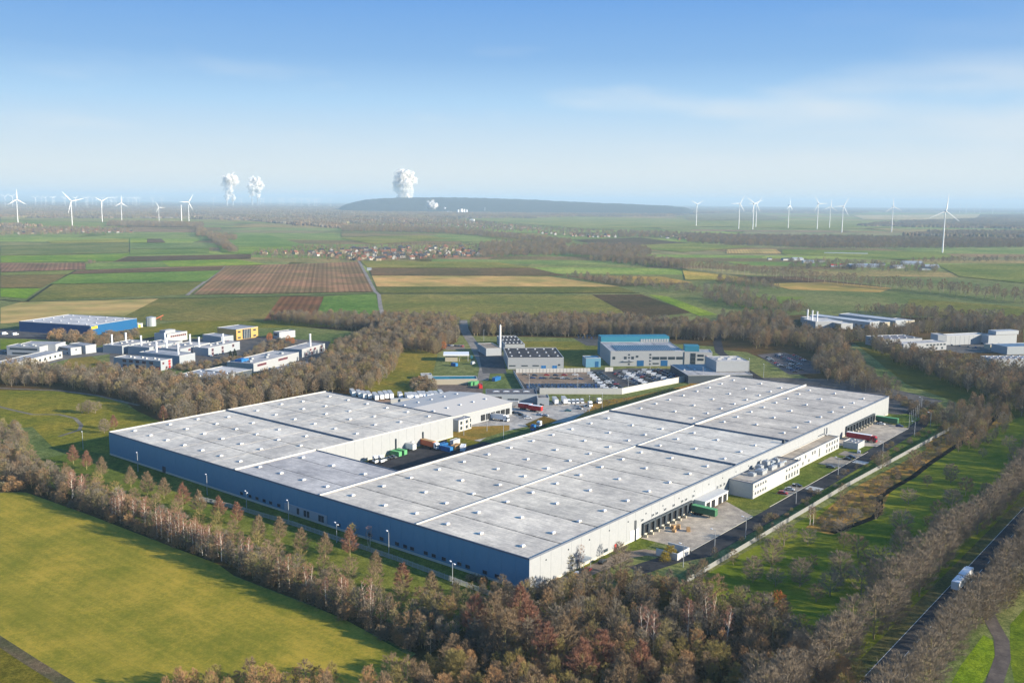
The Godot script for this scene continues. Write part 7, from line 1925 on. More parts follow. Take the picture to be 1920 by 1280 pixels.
func wind_turbines() -> void:
	turbine("wind turbine with one blade straight up, far left of the large ones", P(1826,4455), 115,48,-0.07,0.00)
	turbine("large wind turbine right of the left village, blades spread like a Y", P(1917,4124), 110,57,-0.11,-0.75)
	turbine("wind turbine with two blades raised, third of the left large ones", P(2388,4739), 108,39,-0.14,1.05)
	turbine("wind turbine with one blade straight up, fourth of the left large ones", P(2305,4393), 101,36,-0.16,0.03)
	turbine("small wind turbine left of the stump tower", P(2570,4494), 78,33,-0.19,-0.50)
	turbine("wind turbine with slanting blades beside the stump tower", P(2576,4226), 107,45,-0.22,0.55)
	turbine("distant wind turbine at the left picture edge", P(5115,12148), 126,63,-0.06,1.00)
	turbine("distant wind turbine second from the left edge", P(4945,11562), 127,64,-0.07,0.90)
	turbine("wind turbine with two raised blades, leftmost of the right group", P(4487,2370), 117,42,-0.72,1.05)
	turbine("wind turbine second of the right group, blades slanting", P(4206,1982), 123,44,-0.77,0.50)
	turbine("wind turbine third of the right group, in front of another", P(4180,1895), 124,47,-0.78,-0.90)
	turbine("wind turbine fourth of the right group, behind the third", P(4576,2065), 120,46,-0.78,0.60)
	turbine("wind turbine fifth of the right group, seen edge on", P(4530,1866), 116,42,0.04,0.05)
	turbine("wind turbine sixth of the right group", P(4471,1689), 126,45,-0.84,-0.55)
	turbine("wind turbine seventh of the right group, one blade up", P(4783,1747), 111,40,-0.85,0.06)
	turbine("wind turbine eighth of the right group, blades like a Y", P(4060,1411), 115,46,-0.86,0.50)
	turbine("wind turbine ninth of the right group", P(4391,1300), 115,44,-0.91,-0.10)
	turbine("nearest and tallest wind turbine at the right, one blade up", P(2513,559), 110,46,-0.96,0.10)
	var stump := thing("tower_stump", "bladeless white tower beside a wind turbine on the left plain", "tower", P(2731,4539))
	var sb := MB.new()
	sb.bar(Vector3.ZERO, Vector3(0,88,0), 2.4,1.9,10)
	put("shaft", sb.mesh(), M.turbine_white, stump)
	var sh := MB.new()
	sh.bar(Vector3(0,88,0), Vector3(0,91,0), 3.2,3.2,10)
	put("head", sh.mesh(), M.turbine_white, stump)
	var far_turbine: Node3D = null
	for q in [[5711,12638,0.88],[6140,13390,1.28],[5801,12551,0.12],[6288,13373,0.08],[6484,13732,0.73],[7259,15003,0.63],[6531,13498,1.38],[5978,12116,0.78],[6546,13222,1.50],[6086,12051,1.99],[6038,11917,0.63],[7405,14400,1.96],[7638,14728,0.94],[6573,12542,1.11],[7209,13591,1.94],[7413,13888,1.16],[6547,12257,0.29],[7378,13700,1.04],[7020,13004,0.44],[7304,13339,0.13],[8122,14624,0.72],[8069,14400,2.03],[7851,13955,0.58],[6930,12307,1.56],[7927,13948,1.74],[7421,12715,0.82],[7542,12678,0.52],[9129,13755,1.84],[9164,13047,1.88],[10069,13982,0.29],[10594,14481,1.55],[9228,12565,0.02],[10826,14494,1.73],[9675,12731,1.83],[11057,14484,1.24],[10843,14145,1.51],[9566,12305,1.29],[10712,13691,1.99],[11104,14141,0.13],[9561,12036,0.19],[11526,14298,0.97],[9785,12117,1.87],[9682,11874,0.15],[9919,12109,1.77],[11585,14033,1.58],[11328,13431,0.63]]:
		var at := P(q[0], q[1])
		var turn := atan2(EYE.x - at.x, EYE.z - at.z) + 0.3
		if far_turbine == null: far_turbine = turbine("tiny wind turbine on the hazy left horizon", at, 112,54, turn, q[2], "wind turbines on the hazy horizon")
		else: dup(far_turbine, "wind_turbine", at, turn + 0.4 * sin(q[2] * 9.0))
	for q in [[15407,3857,0.50],[14648,3575,0.50],[15775,3738,0.50],[14962,3467,0.50],[14390,3165,0.50]]: dup(far_turbine, "wind_turbine", P(q[0], q[1]), q[2], "tiny wind turbine on the hazy right horizon", "wind turbines on the right horizon")

func far_country() -> void:
	# a long wooded spoil heap: ridge points with a front and a back slope
	var ridge := [[7588,8902,9],[7626,8868,41],[7665,8835,67],[7746,8763,96],[7865,8655,126],[8006,8524,144],[8191,8345,154],[8463,8068,159],[8813,7682,157],[9065,7382,147],[9308,7074,134],[9540,6758,118],[9760,6437,105],[9969,6110,93],[10150,5808,80],[10244,5641,62],[10290,5557,31]]
	var hm := MB.new()
	var eye := Vector2(EYE.x, -EYE.z)
	var lines := []
	var bump := FastNoiseLite.new()
	bump.seed = 6
	bump.frequency = 0.006
	for step in 43:
		var row := []
		for k in ridge.size() * 12 - 11:
			var a: Array = ridge[k / 12]
			var b: Array = ridge[mini(k / 12 + 1, ridge.size() - 1)]
			var fr := (k % 12) / 12.0
			var p := Vector2(lerpf(a[0], b[0], fr), lerpf(a[1], b[1], fr))
			var out := (eye - p).normalized()
			var u := step / 30.0
			var y := lerpf(a[2], b[2], fr) * (smoothstep(0.0,1.0, u) if u <= 1.0 else 1.0 - (u - 1.0) * 2.4)
			p += out * (1.0 - u) * 2400.0
			y += bump.get_noise_2d(p.x, p.y) * 9.0 * minf(1.0, y / 20.0)
			row.append(Vector3(p.x, maxf(y, -2.0), -p.y))
		lines.append(row)
	for i in 42:
		for k in lines[0].size() - 1: hm.quad(lines[i][k], lines[i + 1][k], lines[i + 1][k + 1], lines[i][k + 1])
	struct("hill", hm.mesh(), M.hill_wood, "long flat-topped wooded spoil heap on the horizon")
	steam("double white steam plume on the left horizon, left of the pair", Vector3(8312,93,-12131), [[-38,31,-9,18],[-18,70,-23,21],[-15,116,-11,28],[45,24,16,20],[32,70,24,23],[14,117,26,25],[-18,163,8,37],[2,209,22,45],[2,248,-42,50],[17,263,43,54],[-18,309,30,54],[45,326,46,50],[-43,301,0,37],[73,295,57,37],[26,364,10,33]],3)
	steam("double white steam plume on the left horizon, right of the pair", Vector3(8609,128,-11919), [[-40,46,-34,17],[-49,93,-19,25],[-48,140,-5,41],[32,47,24,18],[32,94,13,26],[20,141,19,41],[-5,172,-11,54],[65,165,10,45],[-58,194,-14,41],[-5,226,17,45],[66,204,49,33],[-17,265,-15,33],[54,266,17,29]],5)
	steam("tall white steam column behind the spoil heap", Vector3(9581,160,-9783), [[-24,15,-29,46],[47,15,27,54],[-1,60,12,69],[-25,89,-59,54],[72,83,25,62],[-42,149,-9,69],[-1,149,67,77],[-76,178,-49,46],[-11,209,14,77],[90,226,29,69],[-52,253,-19,62],[28,277,7,69],[73,300,58,46],[13,322,-42,54],[7,336,50,50],[98,256,74,39],[-65,238,-49,39]],7)
	steam("small white steam puff at the factory below the heap", Vector3(6269,50,-6021), [[-4,10,3,8],[-1,29,-5,12],[-7,39,-20,17],[-29,34,-33,18],[-28,53,-13,16],[-33,19,-49,13]],9)
	far_block("factory_tower", "white silo at the far factory, first of four", "tower", P(6849,6257), 18,37, "lorry_white", true)
	far_block("factory_tower", "white silo at the far factory, second of four", "tower", P(6882,6246), 26,45, "lorry_white", true)
	far_block("factory_tower", "white silo at the far factory, third of four", "tower", P(6911,6236), 21,42, "lorry_white", true)
	far_block("factory_tower", "white silo at the far factory, last of four", "tower", P(6939,6226), 16,37, "lorry_white", true)
	far_block("factory_tower", "thin factory tower right of the far silos", "tower", P(7446,6427), 7,56, "pale_clad", true)
	far_block("factory_tower", "factory chimney under the small steam puff", "tower", P(7194,6896), 6,51, "pale_clad", true)
	far_block("factory_tower", "short factory chimney left of the puff chimney", "tower", P(7170,6903), 5,34, "pale_clad", true)
	far_block("factory_tower", "pale factory chimney right of the puff", "tower", P(7584,7195), 7,47, "lorry_white", true)
	far_block("factory_building", "pale factory block left of the far silos", "tower", P(7305,6862), 17,51, "lorry_white", false)
	far_block("factory_building", "low pale factory hall left of the far silos", "building", P(7042,6557), 38,16, "lorry_white", false)
	far_block("factory_building", "white tower block below the heap's right end", "tower", P(11635,7769), 35,39, "lorry_white", false)
	far_block("factory_building", "grey base tower under the white tower block", "tower", P(9852,6566), 9,27, "lorry_white", false)
	far_block("factory_building", "small white tower at the heap's left foot", "tower", P(9899,10641), 7,33, "lorry_white", false)
	far_block("factory_building", "small white block, left one before the far town", "tower", P(5009,5349), 8,13, "lorry_white", false)
	far_block("factory_building", "small white block, right one before the far town", "tower", P(5029,5340), 10,13, "lorry_white", false)
	far_block("factory_building", "cream block of flats in the far town", "building", P(4216,3750), 26,15, "lorry_white", false)
	far_block("factory_tower", "grey cooling tower under the right steam plume, left one", "tower", P(9965,13869), 17,191, "pale_clad", true)
	far_block("factory_tower", "grey cooling tower under the right steam plume, right one", "tower", P(10094,13880), 17,192, "pale_clad", true)
	far_block("factory_tower", "slim stack right of the cooling towers", "tower", P(10142,13884), 8,164, "pale_clad", true)
	far_block("factory_tower", "cooling tower under the left steam plume", "tower", P(8817,12933), 23,123, "pale_clad", true)
	far_block("factory_tower", "second cooling tower under the left steam plume", "tower", P(8928,12938), 23,115, "pale_clad", true)
	hall("factory_hall" if 120 > 20 else "tunnel_greenhouse", "long white factory hall before the far town, back one", 5045,5210,-1.476,251,120,8, "lorry_white", Color(0.75,0.75,0.75))
	hall("factory_hall" if 60 > 20 else "tunnel_greenhouse", "long white factory hall before the far town, front one", 4612,4843,-2.021,278,60,7, "lorry_white", Color(0.75,0.75,0.75))
	hall("factory_hall" if 7 > 20 else "tunnel_greenhouse", "white row of plastic tunnels on the right fields", 2237,775,-1.099,107,7,3, "lorry_white", Color(0.75,0.75,0.75))
	barn("white farmhouse alone at the left end of the farm row", P(1858,756), -0.74,9,6, "slate", "white_paint")
	barn("dark barn near the white farmhouse", P(1866,721), -0.59,18,10, "slate", "white_paint")
	barn("long grey barn in the farm row", P(1886,703), -0.54,28,15, "galvanised", "shed_clad")
	barn("white barn in front of the long grey one", P(1809,645), -0.81,24,13, "galvanised", "white_paint")
	barn("small brown barn of the farm row", P(1869,639), -0.72,15,8, "slate", "shed_clad")
	barn("red-roofed farmhouse of the farm row", P(1728,557), -0.77,14,8, "red", "shed_clad")
	barn("low red-roofed cottage beside the farmhouse", P(1759,550), -0.91,12,6, "red", "shed_clad")
	barn("big pale-roofed barn in the middle of the farm row", P(1763,501), -0.93,49,20, "galvanised", "shed_clad")
	barn("pale barn left of the biggest barn", P(1759,528), -0.54,23,13, "galvanised", "shed_clad")
	barn("brown barn behind the biggest barn", P(1836,499), -0.72,19,11, "slate", "shed_clad")
	barn("pale barn right of the biggest barn", P(1777,444), -0.45,28,15, "galvanised", "shed_clad")
	barn("long blue-grey barn at the right of the farm row", P(1926,461), -0.93,42,20, "galvanised", "shed_clad")
	barn("dark barn near the end of the farm row", P(1770,388), -0.79,21,11, "slate", "shed_clad")
	barn("last pale barn of the farm row", P(1846,399), -0.86,29,16, "galvanised", "shed_clad")
	barn("pale barn behind the second wood band, left", P(3061,1339), -0.40,32,18, "galvanised", "shed_clad")
	barn("blue-roofed barn behind the second wood band, middle", P(3534,988), -0.50,57,20, "galvanised", "shed_clad")
	barn("white barn behind the second wood band, right", P(3514,876), -0.43,39,20, "white_paint", "white_paint")
	barn("little grey hut beside the field lane", P(977,1142), -0.67,8,6, "galvanised", "shed_clad")
	houses([[1472,1634,-0.50,1],[1184,1690,0.75,3],[1661,1648,-0.67,3],[1527,1350,0.20,2],[1426,1693,-0.50,5],[1187,1368,0.20,2],[1244,1533,-0.67,4],[1610,1476,0.20,1],[1461,1423,0.20,4],[1545,1402,-0.67,3],[1162,1392,0.90,5],[1377,1525,-0.67,2],[1260,1657,-0.50,1],[1405,1409,0.20,5],[1327,1380,0.90,0],[1248,1355,0.75,0],[1243,1569,0.90,3],[1409,1506,-0.67,1],[1701,1593,0.75,5],[1351,1624,-0.67,2],[1300,1383,-0.67,0],[1628,1472,0.20,4],[1417,1350,0.90,4],[1182,1431,0.20,5],[1496,1564,0.90,4],[1439,1463,0.75,4],[1382,1422,0.20,3],[1647,1612,-0.50,0],[1346,1329,0.90,1],[1737,1661,0.20,3],[1370,1549,0.20,2],[1463,1551,0.20,3],[1539,1635,-0.67,5],[1374,1457,0.90,5],[1505,1525,0.75,5],[1278,1403,-0.50,1],[1248,1487,-0.67,3],[1675,1600,-0.67,3],[1356,1598,0.90,2],[1301,1414,0.20,5],[1566,1624,0.75,5],[1328,1613,0.75,3],[1221,1448,0.75,1],[1274,1328,-0.50,2],[1508,1481,0.75,5],[1342,1422,0.75,0],[1406,1318,-0.67,4],[1469,1737,-0.67,1],[1209,1649,0.20,3],[1554,1487,0.90,2],[1186,1341,-0.50,5],[1463,1466,0.75,0],[1468,1348,-0.50,2],[1522,1711,0.75,0],[1620,1563,-0.67,0],[1556,1539,-0.67,0],[1613,1681,0.20,1],[1365,1562,-0.67,1],[1278,1659,0.75,3],[1439,1502,-0.50,3],[1203,1528,0.90,4],[1281,1606,-0.50,1],[1456,1392,0.90,0],[1437,1555,-0.50,2],[1326,1693,-0.67,5],[1349,1472,0.75,4],[1238,1699,0.75,1],[1198,1557,0.20,2],[1183,1471,0.90,4],[1348,1362,0.20,1],[1432,1682,-0.67,1],[1201,1585,0.75,5],[1274,1522,0.90,0],[1538,1621,-0.67,5],[1311,1515,-0.50,2],[1164,1719,0.75,3],[1244,1623,0.75,0],[1252,1677,0.75,4],[1339,1367,-0.67,5],[1542,1386,-0.50,1],[1375,1323,0.20,4],[1468,1606,-0.67,4],[1385,1686,-0.67,5],[1254,1351,-0.67,4],[1513,1660,-0.50,0],[1194,1395,-0.67,3],[1317,1419,-0.67,4],[1313,1543,0.90,4],[1219,1396,0.75,0],[1242,1596,0.90,3],[1592,1688,-0.50,0],[1441,1657,-0.67,0],[1209,1516,0.90,3],[1538,1430,-0.50,2],[1280,1476,0.90,2],[1245,1546,0.20,3],[1342,1385,0.20,1],[1590,1592,0.90,1],[1163,1375,0.90,1],[1643,1447,-0.67,5],[1210,1689,0.20,3],[1289,1464,0.75,0],[1347,1558,-0.50,4],[1273,1619,0.75,1],[1215,1358,-0.67,1],[1415,1647,-0.67,4],[1465,1661,0.75,1],[1594,1498,0.90,3],[1310,1332,-0.50,1],[1706,1571,-0.50,4],[1308,1570,-0.67,5],[1481,1706,-0.50,2],[1500,1428,0.90,2],[1470,1371,0.20,5],[1449,1318,-0.50,1],[1163,1701,0.75,5],[1228,1429,0.90,3],[1352,1688,0.90,2],[1411,1609,-0.67,1],[1485,1342,0.20,4],[1404,1521,-0.50,2],[1323,1652,0.90,0],[1357,1466,0.75,0],[1317,1457,-0.67,4],[1486,1321,0.90,2]], "%s house with %s roof in the middle village", "houses of the middle village")
	houses([[1774,1425,-0.50,1],[1600,1267,-0.67,1],[1613,1309,-0.67,1],[1690,1340,-0.50,4],[1818,1478,-0.67,1],[1705,1371,0.20,5],[1684,1426,0.20,2],[1605,1356,0.20,5],[1698,1458,-0.50,5],[1792,1409,0.75,0],[1739,1453,0.75,2],[1670,1303,0.75,3]], "%s house with %s roof at the right end of the village", "houses at the right end of the middle village")
	houses([[1436,3277,0.20,3],[1665,3539,0.90,3],[1402,3428,-0.67,4],[1689,3425,0.20,4],[1456,3506,0.75,1],[1523,3431,-0.50,3],[1651,3225,0.75,1],[1600,3536,0.90,2],[1467,3390,-0.50,4],[1614,3516,0.90,1],[1536,3375,0.75,4],[1611,3235,-0.67,2],[1515,3548,0.20,3],[1556,3327,0.20,2],[1454,3452,0.90,4],[1689,3338,-0.50,5],[1640,3454,-0.50,2],[1349,3276,-0.50,5],[1359,3401,0.20,4],[1319,3280,-0.50,1],[1637,3377,-0.67,3],[1769,3383,0.90,5],[1619,3374,0.75,4],[1680,3209,-0.50,1],[1627,3210,-0.67,2],[1327,3414,-0.50,1],[1309,3290,0.90,2],[1514,3207,0.75,1],[1388,3264,-0.50,3],[1789,3458,0.90,1]], "%s house with %s roof in the left village", "houses of the left village")
	houses([[3321,2932,0.20,3],[3382,2805,-0.50,0],[3622,3388,-0.50,0],[2993,3388,0.75,5],[3686,3328,0.90,0],[3950,3650,0.90,1],[3302,2634,-0.67,2],[3420,3656,-0.67,1],[3604,3047,-0.50,5],[4059,4126,-0.67,4],[3180,2904,0.90,5],[3438,3051,-0.50,2],[3179,2983,-0.67,5],[3334,2609,-0.67,1],[3240,2654,0.20,0],[3325,3370,-0.50,0],[4052,3909,-0.67,1],[3955,3573,0.20,3],[3722,3819,-0.50,1],[3109,3154,-0.50,0],[3961,3963,-0.50,2],[3735,3553,0.20,1],[3265,2914,0.75,5],[3548,3468,-0.50,0],[3085,3206,0.20,3],[2973,3085,0.90,1],[3247,2932,0.20,5],[3363,3535,-0.67,5],[3311,3521,0.20,1],[3007,3083,0.75,2],[3116,3429,0.75,4],[3678,3656,0.20,4],[3827,3793,0.75,3],[3896,3479,0.75,2],[3369,2775,0.90,4],[3370,3480,-0.50,1],[3752,3357,0.90,3],[3725,3848,0.90,3],[3998,3548,-0.50,0],[3247,3082,0.20,0],[3384,2622,0.20,0],[3585,3121,0.75,5],[3399,3182,0.20,0],[3424,2792,0.20,2],[3871,3410,-0.67,3],[4244,4130,0.75,5],[3221,3106,-0.67,0],[3001,3027,-0.67,2],[3908,3403,-0.50,5],[3306,2867,-0.50,0],[3646,2978,-0.67,3],[4224,3889,-0.67,3],[3335,2789,0.20,1],[3774,3531,0.90,1],[3072,3344,-0.67,4],[3902,4024,0.20,2],[3474,2726,0.75,4],[3436,3001,-0.50,1],[3155,3490,0.20,0],[3386,2886,-0.50,4],[3348,3050,-0.50,1],[3282,2528,0.20,5],[3955,3632,0.90,5],[3244,3509,-0.50,0],[3677,3080,0.20,4],[3786,3235,-0.50,4],[3411,2749,-0.50,4],[3381,3107,-0.50,2],[3399,2693,-0.50,3],[3412,3245,0.20,1],[3459,3124,0.75,2],[3092,3460,0.20,4],[3233,2830,-0.67,3],[3130,2978,-0.67,5],[3495,3642,-0.67,4],[4218,4330,0.20,3],[3416,3384,-0.67,3],[3469,3529,-0.67,1],[4212,3956,-0.67,2],[3137,2602,0.75,5]], "%s house with %s roof in the far town", "houses of the far town")
	houses([[2754,1920,-0.50,1],[2844,2164,0.75,2],[2884,1926,0.75,3],[2748,1802,-0.67,5],[2687,1832,0.20,4],[2888,1951,0.20,5],[2713,1794,0.75,4],[2904,2067,-0.67,3],[2735,1749,0.90,2],[2826,1933,0.20,5],[2876,2030,0.90,4],[2685,1810,-0.67,0],[2863,2134,0.75,2],[2805,2029,0.90,5],[2693,1796,0.75,2],[2772,2048,0.90,2],[2707,1922,0.20,3],[2757,1793,-0.50,2],[2682,1886,0.90,5],[2877,2126,-0.67,3],[2851,1868,-0.67,0],[3004,2285,0.75,4],[2789,2105,-0.67,1],[2734,1891,-0.50,2],[2901,2019,-0.50,1],[2904,2229,0.75,1]], "%s house with %s roof in the row right of the far town", "houses right of the far town")
	houses([[2896,1589,-0.50,5],[2918,1467,0.90,5],[2796,1472,-0.67,1],[2800,1570,-0.67,0],[2733,1485,0.90,1],[3012,1582,0.20,0],[2822,1509,-0.50,3],[3000,1598,0.75,4],[2767,1422,0.90,3],[2925,1669,0.20,0],[2854,1404,0.90,4],[2816,1467,-0.50,0],[3012,1670,-0.50,5],[2979,1602,-0.67,2],[3016,1700,0.90,5],[2776,1401,-0.67,4],[2713,1412,0.90,0],[2961,1506,0.90,4],[2943,1514,-0.50,3],[3000,1630,0.75,0]], "%s house with %s roof in the hamlet by the right woods", "houses of the hamlet by the right woods")

func vegetation() -> void:
	for q in [[-20.5,269.1,9.0],[-21.3,254.5,9.0],[-24.0,235.3,9.8],[-22.7,211.8,9.2],[-25.2,193.6,10.7],[-22.5,184.9,9.1],[-24.6,167.1,10.5],[-24.7,154.9,10.0],[-23.3,142.8,9.5],[-22.0,132.3,9.0],[-29.6,107.9,10.6],[-23.5,102.9,9.6],[-27.4,85.3,10.1],[-23.1,76.7,9.2],[-16.1,71.3,10.2],[-24.4,48.7,9.3],[-27.7,32.0,10.1],[-24.6,21.8,9.0]]: plant("linden", "red-tipped conical lime tree, %s from the left in the row beside the palisade fence" % nth("lime"), "lime trees beside the palisade fence", P(q[0], q[1]), q[2],0.95)
	for q in [[-41.0,233.1,9.5],[-36.3,215.9,9.2],[-37.6,197.7,8.8],[-36.9,183.9,8.3],[-34.8,170.8,8.1],[-35.7,153.5,9.6],[-34.7,139.3,7.9],[-31.7,131.8,8.1],[-36.0,114.7,9.3],[-38.4,96.9,8.7],[-36.6,86.8,8.6],[-39.4,71.2,9.1],[-36.5,61.6,8.7],[-33.6,51.4,9.4],[-35.4,37.1,9.8],[-34.8,25.3,8.1],[-35.8,10.5,9.2],[-35.3,5.1,8.7]]: plant("young", "round young tree on the grass strip, %s from the left below the lime row" % nth("young"), "young trees on the grass strip", P(q[0], q[1]), q[2])
	for q in [[-38.4,-9.8,13.8],[-36.2,-14.8,14.7],[-43.2,-25.0,14.5],[-38.9,-23.1,13.3],[-23.4,-15.0,13.5],[-29.0,-22.2,12.7],[-62.7,-50.4,13.8],[-41.1,-37.9,14.1],[-33.7,-38.6,14.1],[-40.6,-50.1,13.3],[-32.8,-50.9,13.2],[-42.9,-64.8,14.2],[-30.5,-62.3,12.8],[-43.9,-77.7,13.1],[-34.4,-77.4,13.6]]: plant("linden", "red-brown conical tree, %s from the left standing out of the foreground wood" % nth("cone"), "conical trees in the foreground wood", P(q[0], q[1]), q[2],1.05)
	for q in [[-47.9,215.8,12.6],[-46.4,217.4,11.9],[-50.3,202.5,10.4],[-48.2,206.0,12.8],[-51.7,174.8,9.8],[-51.3,172.8,10.2],[-50.5,171.1,10.9],[-47.2,174.7,11.9],[-48.9,163.3,11.2],[-47.9,156.4,12.7],[-50.8,143.1,11.6],[-50.4,140.5,12.3],[-51.1,135.5,12.4],[-50.9,132.6,12.6],[-50.4,130.8,10.6],[-49.6,129.9,12.6],[-49.4,127.0,12.7],[-49.5,123.3,9.6],[-50.1,118.9,12.7],[-49.7,116.0,11.2],[-50.5,113.2,11.5],[-49.7,111.5,10.7],[-47.3,113.1,11.1],[-47.7,107.5,10.0],[-49.1,103.2,11.0],[-49.5,90.6,10.1],[-49.0,88.9,12.3],[-49.0,86.6,12.3],[-50.5,68.0,10.2],[-49.2,64.4,12.0],[-51.1,51.6,12.3],[-51.2,43.2,9.7],[-49.4,37.3,11.8],[-47.4,37.7,10.0],[-48.2,26.9,12.7],[-49.5,24.1,9.9]]: plant("birch", "white-stemmed birch, %s from the left along the pasture edge" % nth("birch"), "birches along the pasture edge", P(q[0], q[1]), q[2])
	for q in [[-10.3,-50.9,13.0],[-11.4,-54.9,13.0],[2.8,-58.3,13.0],[10.2,-61.5,13.0],[5.3,-69.4,13.0],[127.8,-45.2,8.0],[128.7,-46.2,8.0]]: plant("birch", "pale-stemmed birch, %s from the left right of the warehouse corner" % nth("birch2"), "birches right of the warehouse corner", P(q[0], q[1]), q[2])
	plant("oak", "roundish bare tree in front of the grey mesh fence", "", P(56.9,-53.7), 9)
	plant("oak", "brown bare tree leaning over the mown green", "", P(75.2,-52.4), 10)
	plant("oak", "grey bare tree in the middle of the mown green", "", P(63.9,-67.7), 10)
	plant("oak", "broad grey bare tree on the mown green, right of the middle one", "", P(76.6,-77.0), 11)
	plant("apple", "low bare tree below the broad grey one", "", P(62.6,-78.8), 8)
	plant("apple", "small bare tree upper right on the mown green", "", P(104.7,-73.3), 8)
	plant("apple", "tiny bare tree close to the fence", "", P(105.0,-53.7), 6)
	plant("oak", "dark bare tree where the green meets the road trees", "", P(112.3,-86.3), 11)
	plant("apple", "bare tree left of the dark one by the road", "", P(93.9,-84.7), 9)
	plant("apple", "slim bare tree on the upper green", "", P(193.5,-82.3), 7)
	plant("oak", "bare tree by the brook bend on the upper green", "", P(230.3,-72.0), 9)
	plant("apple", "bare tree under the brook's mouth", "", P(142.2,-76.9), 9)
	plant("apple", "bare tree near the foreground wood on the green", "", P(70.7,-86.3), 9)
	plant("oak", "brown bare tree at the lower end of the green", "", P(64.8,-92.7), 9)
	plant("oak", "multi-limbed willow-like tree in front of the near wall", "", P(32.1,-15.5), 11)
	plant("birch", "grey slim tree hugging the sunny wall, right one", "", P(27.9,-1.3), 9)
	plant("young", "grey slim tree hugging the sunny wall, left one", "", P(23.8,0.4), 7)
	plant("young", "pale bare tree by the red door", "", P(44.6,-6.7), 7)
	plant("oak", "dark bare tree before the far office wing", "", P(232.5,-39.6), 9)
	plant("young", "small tree on the strip beside the middle parking bays", "", P(172.1,-42.1), 7)
	plant("oak", "bare tree left of two on the sloping meadow", "", P(40.8,372.2), 8)
	plant("apple", "bare tree right of two on the sloping meadow", "", P(43.5,369.1), 7)
	plant("apple", "low bare bush-tree left on the sloping meadow", "", P(38.2,375.1), 6)
	plant("oak", "brown bare tree by the left warehouse corner", "", P(21.5,317.6), 8)
	plant("linden", "reddish tree by the left warehouse corner", "", P(29.6,321.9), 8)
	plant("linden", "reddish tree where the meadow meets the warehouse roof edge", "", P(58.7,319.0), 9)
	plant("fir", "dark evergreen right of two at the red framed windows", "", P(221.2,480.2), 8)
	plant("fir", "dark evergreen left of two at the red framed windows", "", P(217.3,480.5), 7)
	plant("young", "thin tree left of the mesh fence end", "", P(48.7,-38.9), 7)
	plant("young", "thin tree on the verge opposite the near yard", "", P(67.1,-41.3), 6)
	plant("young", "thin tree on the verge opposite the dock house", "", P(96.9,-37.8), 6)
	plant("young", "thin tree on the verge by the yard corner", "", P(67.5,-33.6), 5)
	plant("beech", "orange beech before the low white building", "", P(299.4,538.3), 8)
	plant("beech", "orange beech before the end hall, left", "", P(304.5,517.7), 7)
	plant("beech", "smaller orange beech before the end hall", "", P(303.0,509.6), 6)
	plant("beech", "rusty beech at the edge of the foreground wood", "", P(36.6,-72.1), 8)
	plant("beech", "golden beech beside the canopy", "", P(371.5,386.8), 7)
	plant("young", "bushy pale tree growing through the palisade fence", "", P(-7.3,80.0), 8)
	plant("birch", "slim birch at the shaded wall", "", P(-5.0,73.0), 8)
	plant("beech", "rust-coloured bush behind the far warehouse wall", "", P(361.9,5.7), 4)
	plant("golden", "yellow willow bush below the waste pit, right", "", P(59.3,-19.8), 4.2)
	plant("golden", "yellow willow bush below the waste pit, left", "", P(54.7,-20.2), 3.4)
	for q in [[25.6,-50.5,7.9],[55.1,-76.9,6.0],[58.5,-61.3,6.2],[72.3,-77.9,4.2],[83.3,-64.4,4.7],[90.4,-80.8,6.5],[98.6,-46.8,8.4],[110.8,-65.4,5.9],[123.4,-59.7,6.7],[130.9,-80.5,7.5],[139.7,-58.9,6.8],[153.4,-63.1,7.2],[153.9,-48.6,6.8],[154.4,-84.0,5.4],[171.5,-82.7,7.2],[182.8,-67.3,6.9],[188.8,-83.7,8.0],[198.1,-52.3,6.3],[213.4,-82.7,8.2],[216.8,-65.2,5.2],[248.9,-49.8,8.2],[290.9,-71.6,4.4],[303.5,-64.9,4.1],[314.4,-79.2,7.7]]: plant("apple", "small bare orchard tree, %s from the near end of the mown green" % nth("orchard"), "orchard trees on the mown green", P(q[0], q[1]), q[2])
